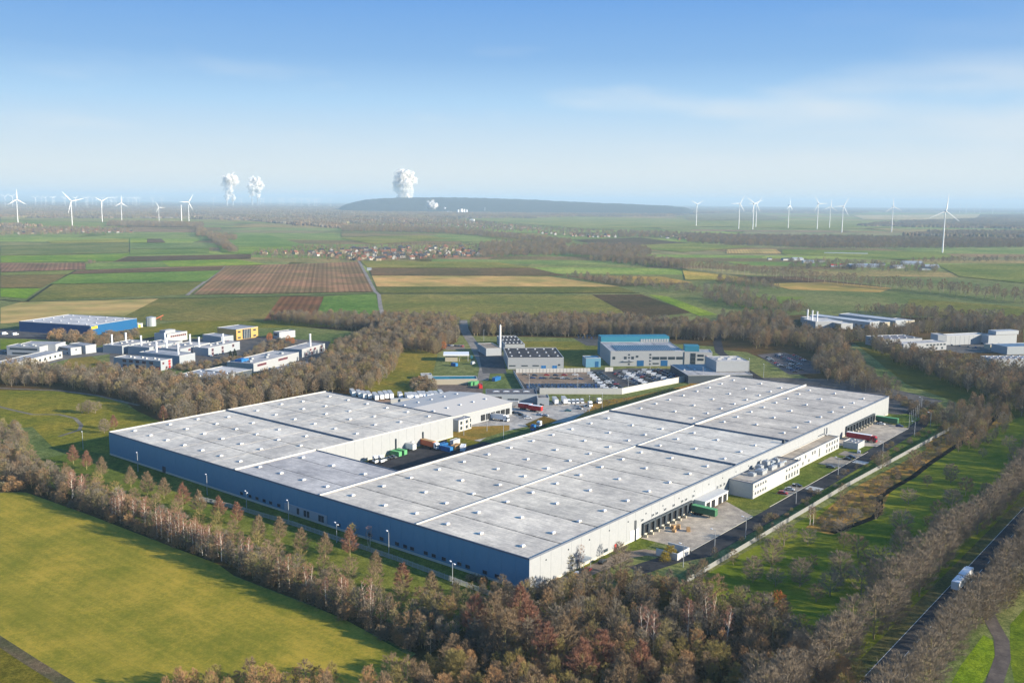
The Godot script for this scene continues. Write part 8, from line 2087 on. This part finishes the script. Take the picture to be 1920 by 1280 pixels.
	for q in [[-151.3,-97.8,14.3],[-142.1,-99.7,13.6],[-131.4,-101.6,16.7],[-124.9,-99.2,15.7],[-115.8,-99.9,15.6],[-107.7,-101.6,13.2],[-97.1,-97.0,14.7],[-91.8,-102.0,13.6],[-79.9,-101.1,16.4],[-71.2,-99.4,15.1],[-64.0,-99.4,13.3],[-55.6,-99.3,13.5],[-46.5,-100.1,14.4],[-39.9,-97.5,14.0],[-29.2,-97.7,15.8],[-20.5,-99.0,16.6],[-12.2,-97.2,14.5],[-5.4,-101.0,13.9],[5.4,-100.2,16.3],[15.0,-100.9,16.0],[23.2,-99.0,13.1],[29.1,-98.0,15.8],[39.7,-101.0,15.8],[48.8,-102.3,15.8],[55.8,-102.1,13.2],[66.2,-97.9,16.7],[71.7,-98.6,16.6],[82.2,-101.7,15.6],[92.5,-97.0,15.4],[99.2,-98.9,16.6],[109.5,-100.3,16.0],[117.2,-99.8,15.0],[126.7,-96.8,15.4],[135.7,-98.0,15.4],[143.0,-98.3,15.5],[150.8,-98.2,14.6],[161.2,-100.5,14.0],[169.8,-97.6,13.0],[176.2,-101.3,14.6],[184.7,-101.1,14.2],[194.1,-100.0,13.2],[202.4,-101.6,15.2],[209.7,-100.2,13.9],[220.2,-100.3,16.3],[227.7,-100.7,16.3],[238.9,-99.8,15.8],[243.6,-102.3,16.9],[252.9,-99.1,16.5],[262.7,-97.4,13.8],[271.4,-102.0,16.8],[281.4,-97.6,13.4],[288.0,-97.1,16.4],[296.7,-99.9,15.5],[303.9,-98.2,14.1],[313.1,-101.3,13.2],[324.6,-98.4,14.2],[330.6,-101.8,15.6],[341.9,-100.5,14.7],[348.9,-99.3,16.1],[357.3,-98.0,13.0],[364.0,-97.0,16.8],[374.7,-102.1,16.0],[381.8,-98.2,14.6],[390.4,-102.3,15.1],[402.1,-98.6,13.1],[409.9,-97.0,16.7],[419.0,-102.1,16.6],[425.0,-98.1,15.2],[435.9,-96.5,13.7],[442.7,-96.7,13.4],[451.4,-101.8,15.3],[460.2,-100.1,15.3],[469.9,-99.3,14.8],[478.8,-98.5,15.0],[485.5,-99.9,15.7],[496.9,-101.8,13.1],[502.8,-99.9,16.0],[510.7,-99.9,15.5]]: plant("oak", "%%T bare tree, %s from the bottom on the warehouse side of the road" % nth("near side"), "bare trees lining the country road", P(q[0], q[1]), q[2],0.86)
	for q in [[-145.2,-121.5,14.2],[-136.2,-122.5,14.9],[-129.5,-122.0,15.8],[-119.2,-121.7,15.5],[-110.8,-123.4,13.3],[-102.9,-124.2,16.5],[-96.1,-121.0,13.2],[-84.0,-123.7,16.8],[-76.3,-121.4,16.2],[-69.4,-121.4,15.2],[-60.2,-120.7,15.0],[-50.9,-120.9,15.2],[-43.1,-124.2,13.7],[-35.4,-122.2,15.5],[-24.1,-121.5,15.1],[-18.1,-120.3,14.3],[-8.7,-120.6,15.9],[1.8,-121.0,15.4],[8.8,-124.0,15.3],[19.4,-122.9,15.5],[26.2,-120.8,13.5],[33.9,-122.2,15.5],[43.3,-122.1,14.8],[50.6,-120.6,14.2],[59.0,-121.2,14.3],[68.1,-122.7,16.7],[77.0,-124.0,14.2],[85.3,-123.8,14.2],[93.6,-124.5,14.7],[103.8,-122.1,13.5],[111.7,-121.3,14.8],[121.5,-122.2,14.2],[129.1,-125.0,13.3],[136.8,-121.9,13.6],[145.2,-122.5,16.2],[156.0,-120.4,14.2],[161.6,-120.5,15.9],[173.0,-122.4,16.3],[178.9,-121.4,16.1],[189.5,-120.9,16.7],[197.4,-124.5,15.3],[205.8,-120.4,16.0],[214.5,-122.4,15.2],[224.6,-124.4,13.2],[230.8,-120.3,15.2],[240.7,-124.3,13.5],[248.5,-120.4,15.6],[259.9,-121.5,16.3],[265.3,-123.6,13.7],[275.8,-122.9,14.0],[285.7,-120.8,13.1],[292.8,-122.6,15.7],[302.3,-124.6,15.1],[311.4,-124.0,16.1],[316.7,-121.5,14.7],[327.6,-124.3,16.9],[335.6,-123.9,14.0],[346.2,-121.5,14.5],[354.3,-120.0,13.5],[362.7,-124.8,15.2],[369.3,-121.0,16.2],[378.4,-122.2,14.5],[387.6,-122.8,13.7],[395.4,-124.4,15.3],[405.5,-121.2,16.9],[412.5,-123.6,14.3],[420.8,-120.9,14.0],[430.0,-122.5,14.9],[437.7,-120.0,15.0],[445.9,-124.4,13.8],[456.1,-122.1,14.5],[466.4,-123.0,15.7],[472.0,-123.4,15.6],[481.9,-121.8,15.2],[492.0,-122.0,13.0],[501.0,-124.9,15.9],[507.5,-124.9,15.0],[515.2,-121.4,15.6]]: plant("oak", "%%T bare tree, %s from the bottom on the far verge of the road" % nth("far side"), "bare trees lining the country road", P(q[0], q[1]), q[2],0.86)
	for q in [[-80.0,-92.4,12.1],[-65.8,-91.9,9.8],[-54.3,-89.1,10.9],[-28.9,-92.6,10.8],[-17.4,-89.7,12.9],[6.1,-90.7,10.3],[12.4,-89.4,9.3],[22.0,-93.2,10.9],[76.4,-89.2,11.5],[136.1,-91.5,9.4],[145.4,-89.6,9.3],[152.3,-89.8,10.0],[205.1,-93.2,9.4],[255.6,-93.3,9.1],[279.6,-89.2,10.4],[296.0,-91.7,9.2],[308.9,-88.8,11.0],[335.0,-93.3,11.1],[338.7,-91.6,11.1],[419.6,-93.2,11.2],[425.6,-92.8,12.7],[468.9,-90.4,11.0]]: plant("oak", "%%T bare tree, %s from the bottom standing on the green beside the road" % nth("green"), "bare trees lining the country road", P(q[0], q[1]), q[2],0.86)
	for q in [[1666,1195,16.3],[1662,1183,15.6],[1655,1169,18.8],[1646,1155,19.0],[1642,1141,16.1],[1636,1125,16.2],[1627,1113,18.3],[1622,1101,16.6],[1616,1086,18.2],[1608,1071,17.0],[1603,1057,15.1],[1595,1043,17.1],[1588,1027,18.9],[1585,1015,16.7],[1576,1000,19.3],[1571,986,18.8],[1563,974,16.8],[1559,958,15.1],[1552,944,19.5],[1544,931,19.2],[1537,918,15.4],[1529,905,15.1],[1523,891,18.9],[1513,879,17.8],[1505,862,18.3],[1499,851,17.0],[1494,837,15.7],[1487,822,19.1],[1478,807,16.6],[1471,795,16.5],[1461,782,19.8],[1455,766,16.9],[1449,751,16.2],[1441,739,17.7],[1434,726,16.9],[1430,710,15.9],[1423,698,16.0],[1418,681,19.1],[1411,667,17.0],[1405,655,16.5],[1399,641,19.1],[1391,628,16.0],[1386,611,15.1],[1380,596,19.7],[1372,584,19.4],[1366,568,15.9],[1358,555,16.7],[1353,540,18.7],[1347,528,16.6],[1341,515,16.4],[1335,498,16.1],[1332,487,15.4],[1327,472,17.1],[1322,456,16.9],[1314,441,19.2],[1310,429,18.2],[1305,414,17.0],[1299,400,15.4],[1295,385,16.6],[1290,373,19.9],[1283,357,19.1],[1281,344,15.1],[1278,327,15.9],[1275,310,17.7],[1271,293,19.6],[1266,277,15.7],[1266,261,17.3],[1262,247,18.3],[1257,231,15.2],[1252,216,16.6],[1244,200,18.7],[1237,190,19.7],[1228,175,15.5],[1220,159,15.0],[1213,146,16.5],[1205,131,17.1],[1198,119,15.9],[1191,104,19.6],[1183,92,16.8],[1178,77,18.7]]: plant("avenue", "tall bare tree, %s from the left in the near row of the diagonal avenue" % nth("near row"), "trees of the diagonal avenue", P(q[0], q[1]), q[2])
	for q in [[1688,1188,17.7],[1681,1176,17.0],[1675,1158,16.8],[1669,1148,19.9],[1660,1134,18.2],[1657,1116,19.2],[1649,1104,15.8],[1643,1089,17.5],[1635,1077,16.2],[1631,1064,16.8],[1623,1046,19.4],[1616,1035,17.8],[1611,1018,19.7],[1604,1006,18.0],[1599,991,19.7],[1591,980,15.3],[1585,962,19.9],[1579,950,16.1],[1572,936,15.7],[1562,922,15.4],[1557,908,16.1],[1547,896,18.5],[1539,881,16.5],[1534,867,19.5],[1527,853,15.8],[1521,840,17.1],[1513,826,19.0],[1504,812,17.7],[1496,799,16.2],[1490,785,15.6],[1481,769,19.2],[1477,757,15.2],[1468,744,19.0],[1460,732,18.2],[1457,717,15.5],[1447,701,17.6],[1445,688,19.5],[1438,674,18.4],[1429,659,16.2],[1423,644,17.5],[1419,633,16.4],[1412,617,17.9],[1403,604,16.9],[1398,589,18.9],[1391,575,16.2],[1385,560,15.3],[1379,549,19.4],[1372,532,16.3],[1367,521,17.1],[1363,506,18.8],[1355,491,19.2],[1352,478,17.5],[1347,465,16.2],[1341,448,17.3],[1338,436,16.0],[1333,421,18.4],[1325,406,15.5],[1321,392,18.3],[1317,377,16.8],[1312,364,19.5],[1303,349,15.7],[1299,339,16.8],[1296,323,15.6],[1293,308,17.6],[1291,290,19.9],[1288,275,16.2],[1285,258,18.6],[1283,240,18.2],[1280,219,19.7],[1270,206,16.0],[1263,190,17.9],[1256,177,17.9],[1248,165,16.6],[1240,148,15.3],[1235,137,19.9],[1226,123,15.3],[1220,109,18.1],[1209,93,19.3],[1205,79,19.6],[1196,68,16.4]]: plant("avenue", "tall bare tree, %s from the left in the far row of the diagonal avenue" % nth("far row"), "trees of the diagonal avenue", P(q[0], q[1]), q[2])
	var spots := []
	for q in scatter([[-9.7,4],[12.1,-15],[35.8,-38.1],[33.2,-77.1],[16.7,-98.5],[-1.6,-115.3],[-47.4,-114.3],[-146.3,4.2],[-114.8,32.4],[-93.1,13.3],[-79.4,-9.7],[-53.8,-17],[-34.1,-8.9]],4.4,6329): spots.append([q, rng.randf_range(5,10.5), "foreground wood"])
	for q in scatter([[-57.9,297.2],[-53.3,241.3],[-52.2,200.2],[-51.1,140.5],[-53.7,88.7],[-52.3,44.6],[-54.6,-1],[-39.5,0.3],[-39.3,28.6],[-40.4,53.3],[-41.6,86.8],[-39.5,119.7],[-40.6,161.1],[-39,219.7],[-36.3,278],[-45.4,328.2]],4.4,6113): spots.append([q, rng.randf_range(6.5,9.5), "tree belt beside the pasture"])
	for q in scatter([[86,501.5],[111.6,488.9],[132.5,423.9],[155.4,374],[234.6,389.1],[321.9,464.8],[400.4,508.1],[383.2,446.4],[259.8,332.9],[195.1,291.8],[174.9,317.4],[115.7,307.6],[59.8,307.3],[65.2,333.1],[75.5,387.7],[69.2,459.6]],5.2,5396): spots.append([q, rng.randf_range(8,12), "wood behind the left wing"])
	for q in scatter([[-30.9,23.7],[-12.4,9.8],[-31,-12.6],[-56.6,-19.6],[-56.4,-5]],4.6,8320): spots.append([q, rng.randf_range(6,9), "dark corner of the wood"])
	for q in scatter([[60.1,591.4],[86.6,561.8],[88,505.6],[66.8,462.3],[31.4,519.8]],5.5,7570): spots.append([q, rng.randf_range(7,11), "wood left of the sloping meadow"])
	for q in scatter([[454.3,566.2],[492.3,486.3],[417.1,409.2],[385.5,394.7],[344.7,372.2],[341.4,397.6],[347.2,436.9]],6,3864): spots.append([q, rng.randf_range(9,14), "thicket left of the canopy"])
	for q in scatter([[395.3,670.3],[469.9,583.1],[518.5,510.3],[487.4,472.9],[403.1,511],[383.3,636.3]],6.5,2964): spots.append([q, rng.randf_range(9,13), "wood behind the dark-roofed halls"])
	for q in scatter([[512,477.8],[609,399.2],[642.6,261.8],[580.5,229.8],[520.7,337.9],[451.5,424.4]],6,3741): spots.append([q, rng.randf_range(11,15), "wood behind the solar hall"])
	for q in scatter([[582.2,227.9],[723.3,303.5],[813,265.3],[674.3,192.4],[690.8,140.9],[808.9,105.3],[886.7,99.6],[909.1,35],[815.1,15.9],[810.2,79.4],[773.9,95.2],[686.3,113.7],[647.8,130.3],[507.3,91.5],[565.1,127.9],[594.3,164.6],[559.2,179.5],[599.4,209.1]],8,5476): spots.append([q, rng.randf_range(9,14), "wood round the tree-ringed car park"])
	for q in scatter([[634.4,110.7],[618.8,72.7],[566.1,11],[564.6,-49.6],[390.6,-82],[480.7,-11.2],[550.1,51.2]],6.5,7274): spots.append([q, rng.randf_range(10,15), "wood right of the long meadow"])
	for q in scatter([[495.8,104.4],[615.9,140.7],[584,106.9],[471.3,45.6],[432.8,14.3],[425,37.2],[447.4,72.5]],6,1759): spots.append([q, rng.randf_range(7,12), "wood between car park and long meadow"])
	for q in scatter([[360,-25.8],[421.9,-26.4],[440.7,-47.7],[377.9,-67.4],[312.5,-68.2],[289.1,-58.2]],6,4004): spots.append([q, rng.randf_range(5,10), "brushwood by the brook"])
	for q in scatter([[-20.8,389.6],[-11.7,350.1],[-24.4,303.9],[-51.5,255.7],[-67.2,273.9]],5,8622): spots.append([q, rng.randf_range(6,9), "wood at the left picture edge"])
	for q in scatter([[53.7,-118.8],[95.7,-119.3],[179.9,-121.2],[240.1,-139.1],[135.6,-152.4],[101.3,-132.6],[85.2,-126.5],[75.3,-124.1]],7.5,449): spots.append([q, rng.randf_range(9,14), "trees right of the country road"])
	woods(spots)
	spots = []
	for q in scatter([[124.1,-55.7],[160.3,-61.3],[205.4,-52.2],[264,-53.3],[367.3,-55.3],[440.7,-47.7],[348.4,-33.6],[281.2,-45.6],[185.6,-42],[127.9,-45.4]],4.2,8322): spots.append([q, rng.randf_range(0.7,2.4), "withered grass along the brook"])
	for q in scatter([[50.9,-33.9],[198.4,-34.8],[317.6,-37.9],[345.2,-30],[261.2,-25.9],[190.1,-25.3],[102,-29.7],[57.7,-30.2]],7,8375): spots.append([q, rng.randf_range(1,2.6), "service road verge"])
	for q in scatter([[-63.9,248.7],[-56.4,241.2],[-53.8,191.2],[-52.8,140.7],[-51.4,102.3],[-53.3,47.1],[-57,0.9],[-52.3,-1],[-50.2,49.8],[-50.2,96.9],[-50.1,145.9],[-51.5,201.6],[-57.8,263]],3.2,5939): spots.append([q, rng.randf_range(2.5,5), "pasture edge of the tree belt"])
	for q in scatter([[158.9,480.9],[197.5,475],[227.3,481.5],[250.1,498.6],[297.8,540.1],[317.4,518.6],[277.6,490.5],[229.8,470.5],[201.3,451.9],[161.9,442.6]],5,7549): spots.append([q, rng.randf_range(2,4), "estate planting by the red-windowed offices"])
	for q in scatter([[-10.3,12.8],[-0.6,-0],[19.4,-4.3],[31.3,-13.1],[41.1,-37.2],[7.4,-18.3],[-14,0.5]],3.4,9265): spots.append([q, rng.randf_range(1.5,4), "foreground wood edge at the warehouse corner"])
	for q in scatter([[263.2,185],[297.6,148.6],[366,142.4],[387.5,136.8],[260.5,145],[240.9,143.8]],6,6937): spots.append([q, rng.randf_range(0.6,1.6), "embankment below the white yard wall"])
	for q in scatter([[430.3,17.1],[412.6,-15.7],[352.6,-38.4],[358.9,-24.5]],7,6363): spots.append([q, rng.randf_range(1.5,4), "car park behind the far corner"])
	for q in scatter([[-7.5,20.1],[-5.5,8.6],[-1.6,13.2],[-2.1,24.9]],2.4,6647): spots.append([q, rng.randf_range(2,3.2), "shaded end wall"])
	for q in scatter([[142.2,160.1],[165.7,165.7],[180.8,158.4],[170.7,154],[144,150.8]],3,2651): spots.append([q, rng.randf_range(1.5,3), "lorry yard verge"])
	for q in scatter([[165.9,684.9],[178.4,622.9],[216.9,628.8],[248.3,674],[214.9,672.3],[188.8,722.3]],8,1047): spots.append([q, rng.randf_range(4,8), "shaded drive below the blue hall"])
	for q in scatter([[237.4,293.5],[253.9,287.2],[226.9,261.4],[215.3,266.2]],4,261): spots.append([q, rng.randf_range(3,6), "left corner of the teal-roofed shed"])
	for q in scatter([[430,31.6],[416.4,5.7],[363.2,-29.5],[342.1,-26.4],[396.2,2.9]],5,1077): spots.append([q, rng.randf_range(1.5,5), "meadow above the brook"])
	shrubs(spots)
	spots = []
	for q in scatter([[2506,1325],[2483,893],[2752,655],[3113,424],[3708,535],[3493,956],[3196,1391],[3062,1633]],16,5809): spots.append([q, rng.randf_range(11,16), ""])
	for q in scatter([[1976,3929],[2200,3531],[2518,4015],[2309,4518]],16,4667): spots.append([q, rng.randf_range(12,18), ""])
	for q in scatter([[1629,2701],[1626,2644],[1330,2146],[1123,1787],[1151,1793],[1499,2369],[1529,2343],[1655,2506],[1740,2801],[2174,3501],[2160,3511]],15,4432): spots.append([q, rng.randf_range(12,17), ""])
	for q in scatter([[1173,3122],[1625,3092],[1875,3530],[1761,3881],[1472,3816]],26,1944): spots.append([q, rng.randf_range(8,14), ""])
	for q in scatter([[1070,1629],[1140,1306],[1452,1275],[1896,1659],[1821,1812],[1508,1830],[1242,1844]],19,2119): spots.append([q, rng.randf_range(5,9), ""])
	for q in scatter([[1416,1252],[1630,1169],[2140,1540],[2034,1725],[1840,1621]],17,2000): spots.append([q, rng.randf_range(9,16), ""])
	for q in scatter([[2377,2830],[2524,2408],[2344,1949],[2146,1535],[2284,1613],[2626,2183],[2926,2784],[2775,3287]],17,7779): spots.append([q, rng.randf_range(10,15), ""])
	for q in scatter([[2562,3042],[2953,2239],[2615,1792],[2724,1704],[3233,2030],[3552,2760],[4557,4169],[4484,4596],[3210,3704]],34,9019): spots.append([q, rng.randf_range(8,14), ""])
	for q in scatter([[2708,1717],[2834,1615],[2718,1302],[3237,1565],[3306,1893],[3214,2044]],22,2103): spots.append([q, rng.randf_range(10,15), ""])
	for q in scatter([[1827,1321],[1649,1152],[1638,1017],[1784,1027],[2045,1201],[2099,1396]],15,4771): spots.append([q, rng.randf_range(11,17), ""])
	for q in scatter([[1530,1038],[1434,841],[1423,726],[1535,789],[1661,1024]],14,3599): spots.append([q, rng.randf_range(8,14), ""])
	for q in scatter([[1085,773],[1033.8,633.3],[1012.3,526.2],[975.6,437.6],[989.4,380.6],[1078.3,422.1],[1074.8,525],[1125,671],[1153,823]],15,5478): spots.append([q, rng.randf_range(6,12), ""])
	for q in scatter([[933,439.5],[867.8,363.2],[842.1,304.9],[855.3,250.8],[911.1,273.5],[946.3,345.5],[991.3,421.2]],11,8167): spots.append([q, rng.randf_range(7,12), ""])
	for q in scatter([[912.9,221.3],[890.7,152.2],[901.2,97.8],[895,11.8],[957.3,23.4],[956.1,112],[965.6,181.7]],11,5847): spots.append([q, rng.randf_range(8,13), ""])
	for q in scatter([[1169,538],[1125.3,410],[1214,449],[1254,572]],14,3614): spots.append([q, rng.randf_range(8,13), ""])
	for q in scatter([[2460,1172],[2685,1173],[2420,1117]],16,5560): spots.append([q, rng.randf_range(9,14), ""])
	for q in scatter([[1996,493],[2287,271],[2386,289],[2129,474]],20,2228): spots.append([q, rng.randf_range(7,12), ""])
	for q in scatter([[1353,1816],[1508,1830],[1568,1899],[1402,1922]],18,5221): spots.append([q, rng.randf_range(5,9), ""])
	for q in scatter([[1583,590],[1695,342],[1894,397],[1868,614],[1834,699]],22,7612): spots.append([q, rng.randf_range(7,13), ""])
	for q in scatter([[687,1625],[705,1629],[739,1687],[726,1699]],10,2274): spots.append([q, rng.randf_range(5,8), ""])
	far_trees(spots)
	spots = []
	for q in scatter([[2886,7100],[5288,6179],[6510,7101],[10476,12148],[5983,14296]],120,2662): spots.append([q, 120, ""])
	for q in scatter([[3553,8651],[4137,6621],[3242,5231],[2352,5861]],90,9865): spots.append([q, 90, ""])
	for q in scatter([[3126,4939],[3163,3733],[4831,4418],[7583,4351],[11825,6560],[11651,9059],[7404,8614],[4521,7058]],110,7586): spots.append([q, 110, ""])
	for q in scatter([[3315,3908],[5433,5556],[5345,4155],[6546,5089],[6857,6997],[4930,5767]],70,8392): spots.append([q, 70, ""])
	for q in scatter([[11519,6637],[18935,3366],[37954,6903],[21009,12148]],200,666): spots.append([q, 200, ""])
	for q in scatter([[7886,4527],[11704,5540],[12553,4295],[15999,5505],[11519,6637]],120,1085): spots.append([q, 120, ""])
	for q in scatter([[5321,1817],[5602,887],[7226,1189],[9412,2074],[7003,2040]],70,2455): spots.append([q, 70, ""])
	for q in scatter([[8690,1946],[8720,1467],[14685,2576],[12801,2872]],90,281): spots.append([q, 90, ""])
	for q in scatter([[3867,1072],[4091,606],[4926,761],[4459,1112]],45,8867): spots.append([q, 45, ""])
	for q in scatter([[1529,3949],[1627,3881],[1762,4174],[1727,4408]],60,3922): spots.append([q, 60, ""])
	for q in scatter([[2726,3536],[3365,3878],[3865,4541],[3273,4222]],60,596): spots.append([q, 60, ""])
	for q in scatter([[3202,4570],[2665,3160],[3091,3651],[3652,5021]],55,9879): spots.append([q, 55, ""])
	for q in scatter([[5983,14296],[10476,12148],[17918,20490],[9311,22026]],400,3444): spots.append([q, 400, ""])
	far_woods(spots)
func sky_picture() -> ImageTexture:
	# clear winter air: pale at the horizon, blue above, thin cirrus veils
	var w := 2048
	var h := 1024
	var f := FastNoiseLite.new()
	f.seed = 4
	f.frequency = 0.9
	f.fractal_octaves = 5
	var bytes := PackedFloat32Array()
	bytes.resize(w * h * 3)
	var stops := [[0.0,0.345,0.375,0.38],[1.6,0.345,0.38,0.39],[3.2,0.29,0.355,0.405],[5.5,0.200,0.309,0.421],[8.0,0.119,0.225,0.378],[11.5,0.073,0.174,0.362],[20.0,0.052,0.162,0.355],[45.0,0.04,0.138,0.33],[90.0,0.034,0.122,0.305]]
	var view := atan2(VIEW.x, -VIEW.z)
	for y in h:
		var el := 90.0 - 180.0 * (y + 0.5) / h
		var c := Color(0.12,0.12,0.09)
		if el >= 0:
			for k in stops.size() - 1:
				if el <= stops[k + 1][0]:
					var u := (el - float(stops[k][0])) / (float(stops[k + 1][0]) - float(stops[k][0]))
					c = Color(lerpf(stops[k][1], stops[k + 1][1], u), lerpf(stops[k][2], stops[k + 1][2], u), lerpf(stops[k][3], stops[k + 1][3], u))
					break
		for x in w:
			var q := c
			if el > 0.5 and el < 60.0:
				var az := TAU * (x + 0.5) / w
				# cirrus veils, combed out along the horizon, thicker towards the right of the view
				var off := wrapf(az - view, -PI, PI)
				var v := f.get_noise_3d(off * 3.2 + el * 0.1, el * 0.34 - off * 0.35,0.0)
				var broad := f.get_noise_3d(off * 1.3 + 7.0, el * 0.1,3.0)
				var k := clampf((v * 0.9 + broad * 0.35 - 0.22 + 0.5 * smoothstep(-0.12,0.5, off)) * 1.3,0.0,1.0) * smoothstep(0.6,3.0, el) * (1.0 - smoothstep(5.0,9.5, el + broad * 3.0) * 0.85) * (1.0 - smoothstep(14.0,30.0, el))
				q = c.lerp(Color(0.36,0.385,0.4), k * 0.75)
			var i := (y * w + x) * 3
			bytes[i] = q.r
			bytes[i + 1] = q.g
			bytes[i + 2] = q.b
	return ImageTexture.create_from_image(Image.create_from_data(w, h, false, Image.FORMAT_RGBF, bytes.to_byte_array()))

func _ready() -> void:
	rng.seed = 2024
	# camera: a drone 130 m up, looking across the near corner
	var cam := Camera3D.new()
	cam.name = "camera"
	cam.fov = 38.804
	cam.near = 1.0
	cam.far = 60000.0
	add_child(cam)
	cam.transform = Transform3D(Basis(Vector3(0.63095486,0.00817376,0.77577649), Vector3(0.10656878,0.9895527,-0.09710073), Vector3(-0.76846539,0.14393973,0.62349202)).orthonormalized(), EYE)
	# sky, exposure, haze
	var env := Environment.new()
	env.background_mode = Environment.BG_SKY
	var sky := Sky.new()
	var pano := PanoramaSkyMaterial.new()
	pano.panorama = sky_picture()
	sky.sky_material = pano
	env.sky = sky
	env.background_energy_multiplier = 1.0
	env.tonemap_mode = Environment.TONE_MAPPER_LINEAR
	env.tonemap_exposure = 2.2
	env.sdfgi_enabled = true
	env.ssao_enabled = true
	env.ssil_enabled = true
	env.fog_enabled = true
	env.fog_density = 0.000066
	env.fog_light_color = Color(0.8,0.92,1.0)
	var we := WorldEnvironment.new()
	we.name = "environment"
	we.environment = env
	add_child(we)
	# low winter sun from the right, behind the camera
	var sun := DirectionalLight3D.new()
	sun.name = "sun"
	sun.light_energy = 1.6
	sun.light_color = Color(1.0,0.95,0.86)
	sun.light_angular_distance = 0.5
	sun.shadow_enabled = true
	add_child(sun)
	sun.look_at_from_position(Vector3(14.5,12.8,40.0), Vector3.ZERO)
	materials()
	grow()
	warehouse()
	land()
	estate_left()
	estate_centre()
	estate_right()
	boundaries()
	lamps()
	vehicles()
	wind_turbines()
	far_country()
	vegetation()
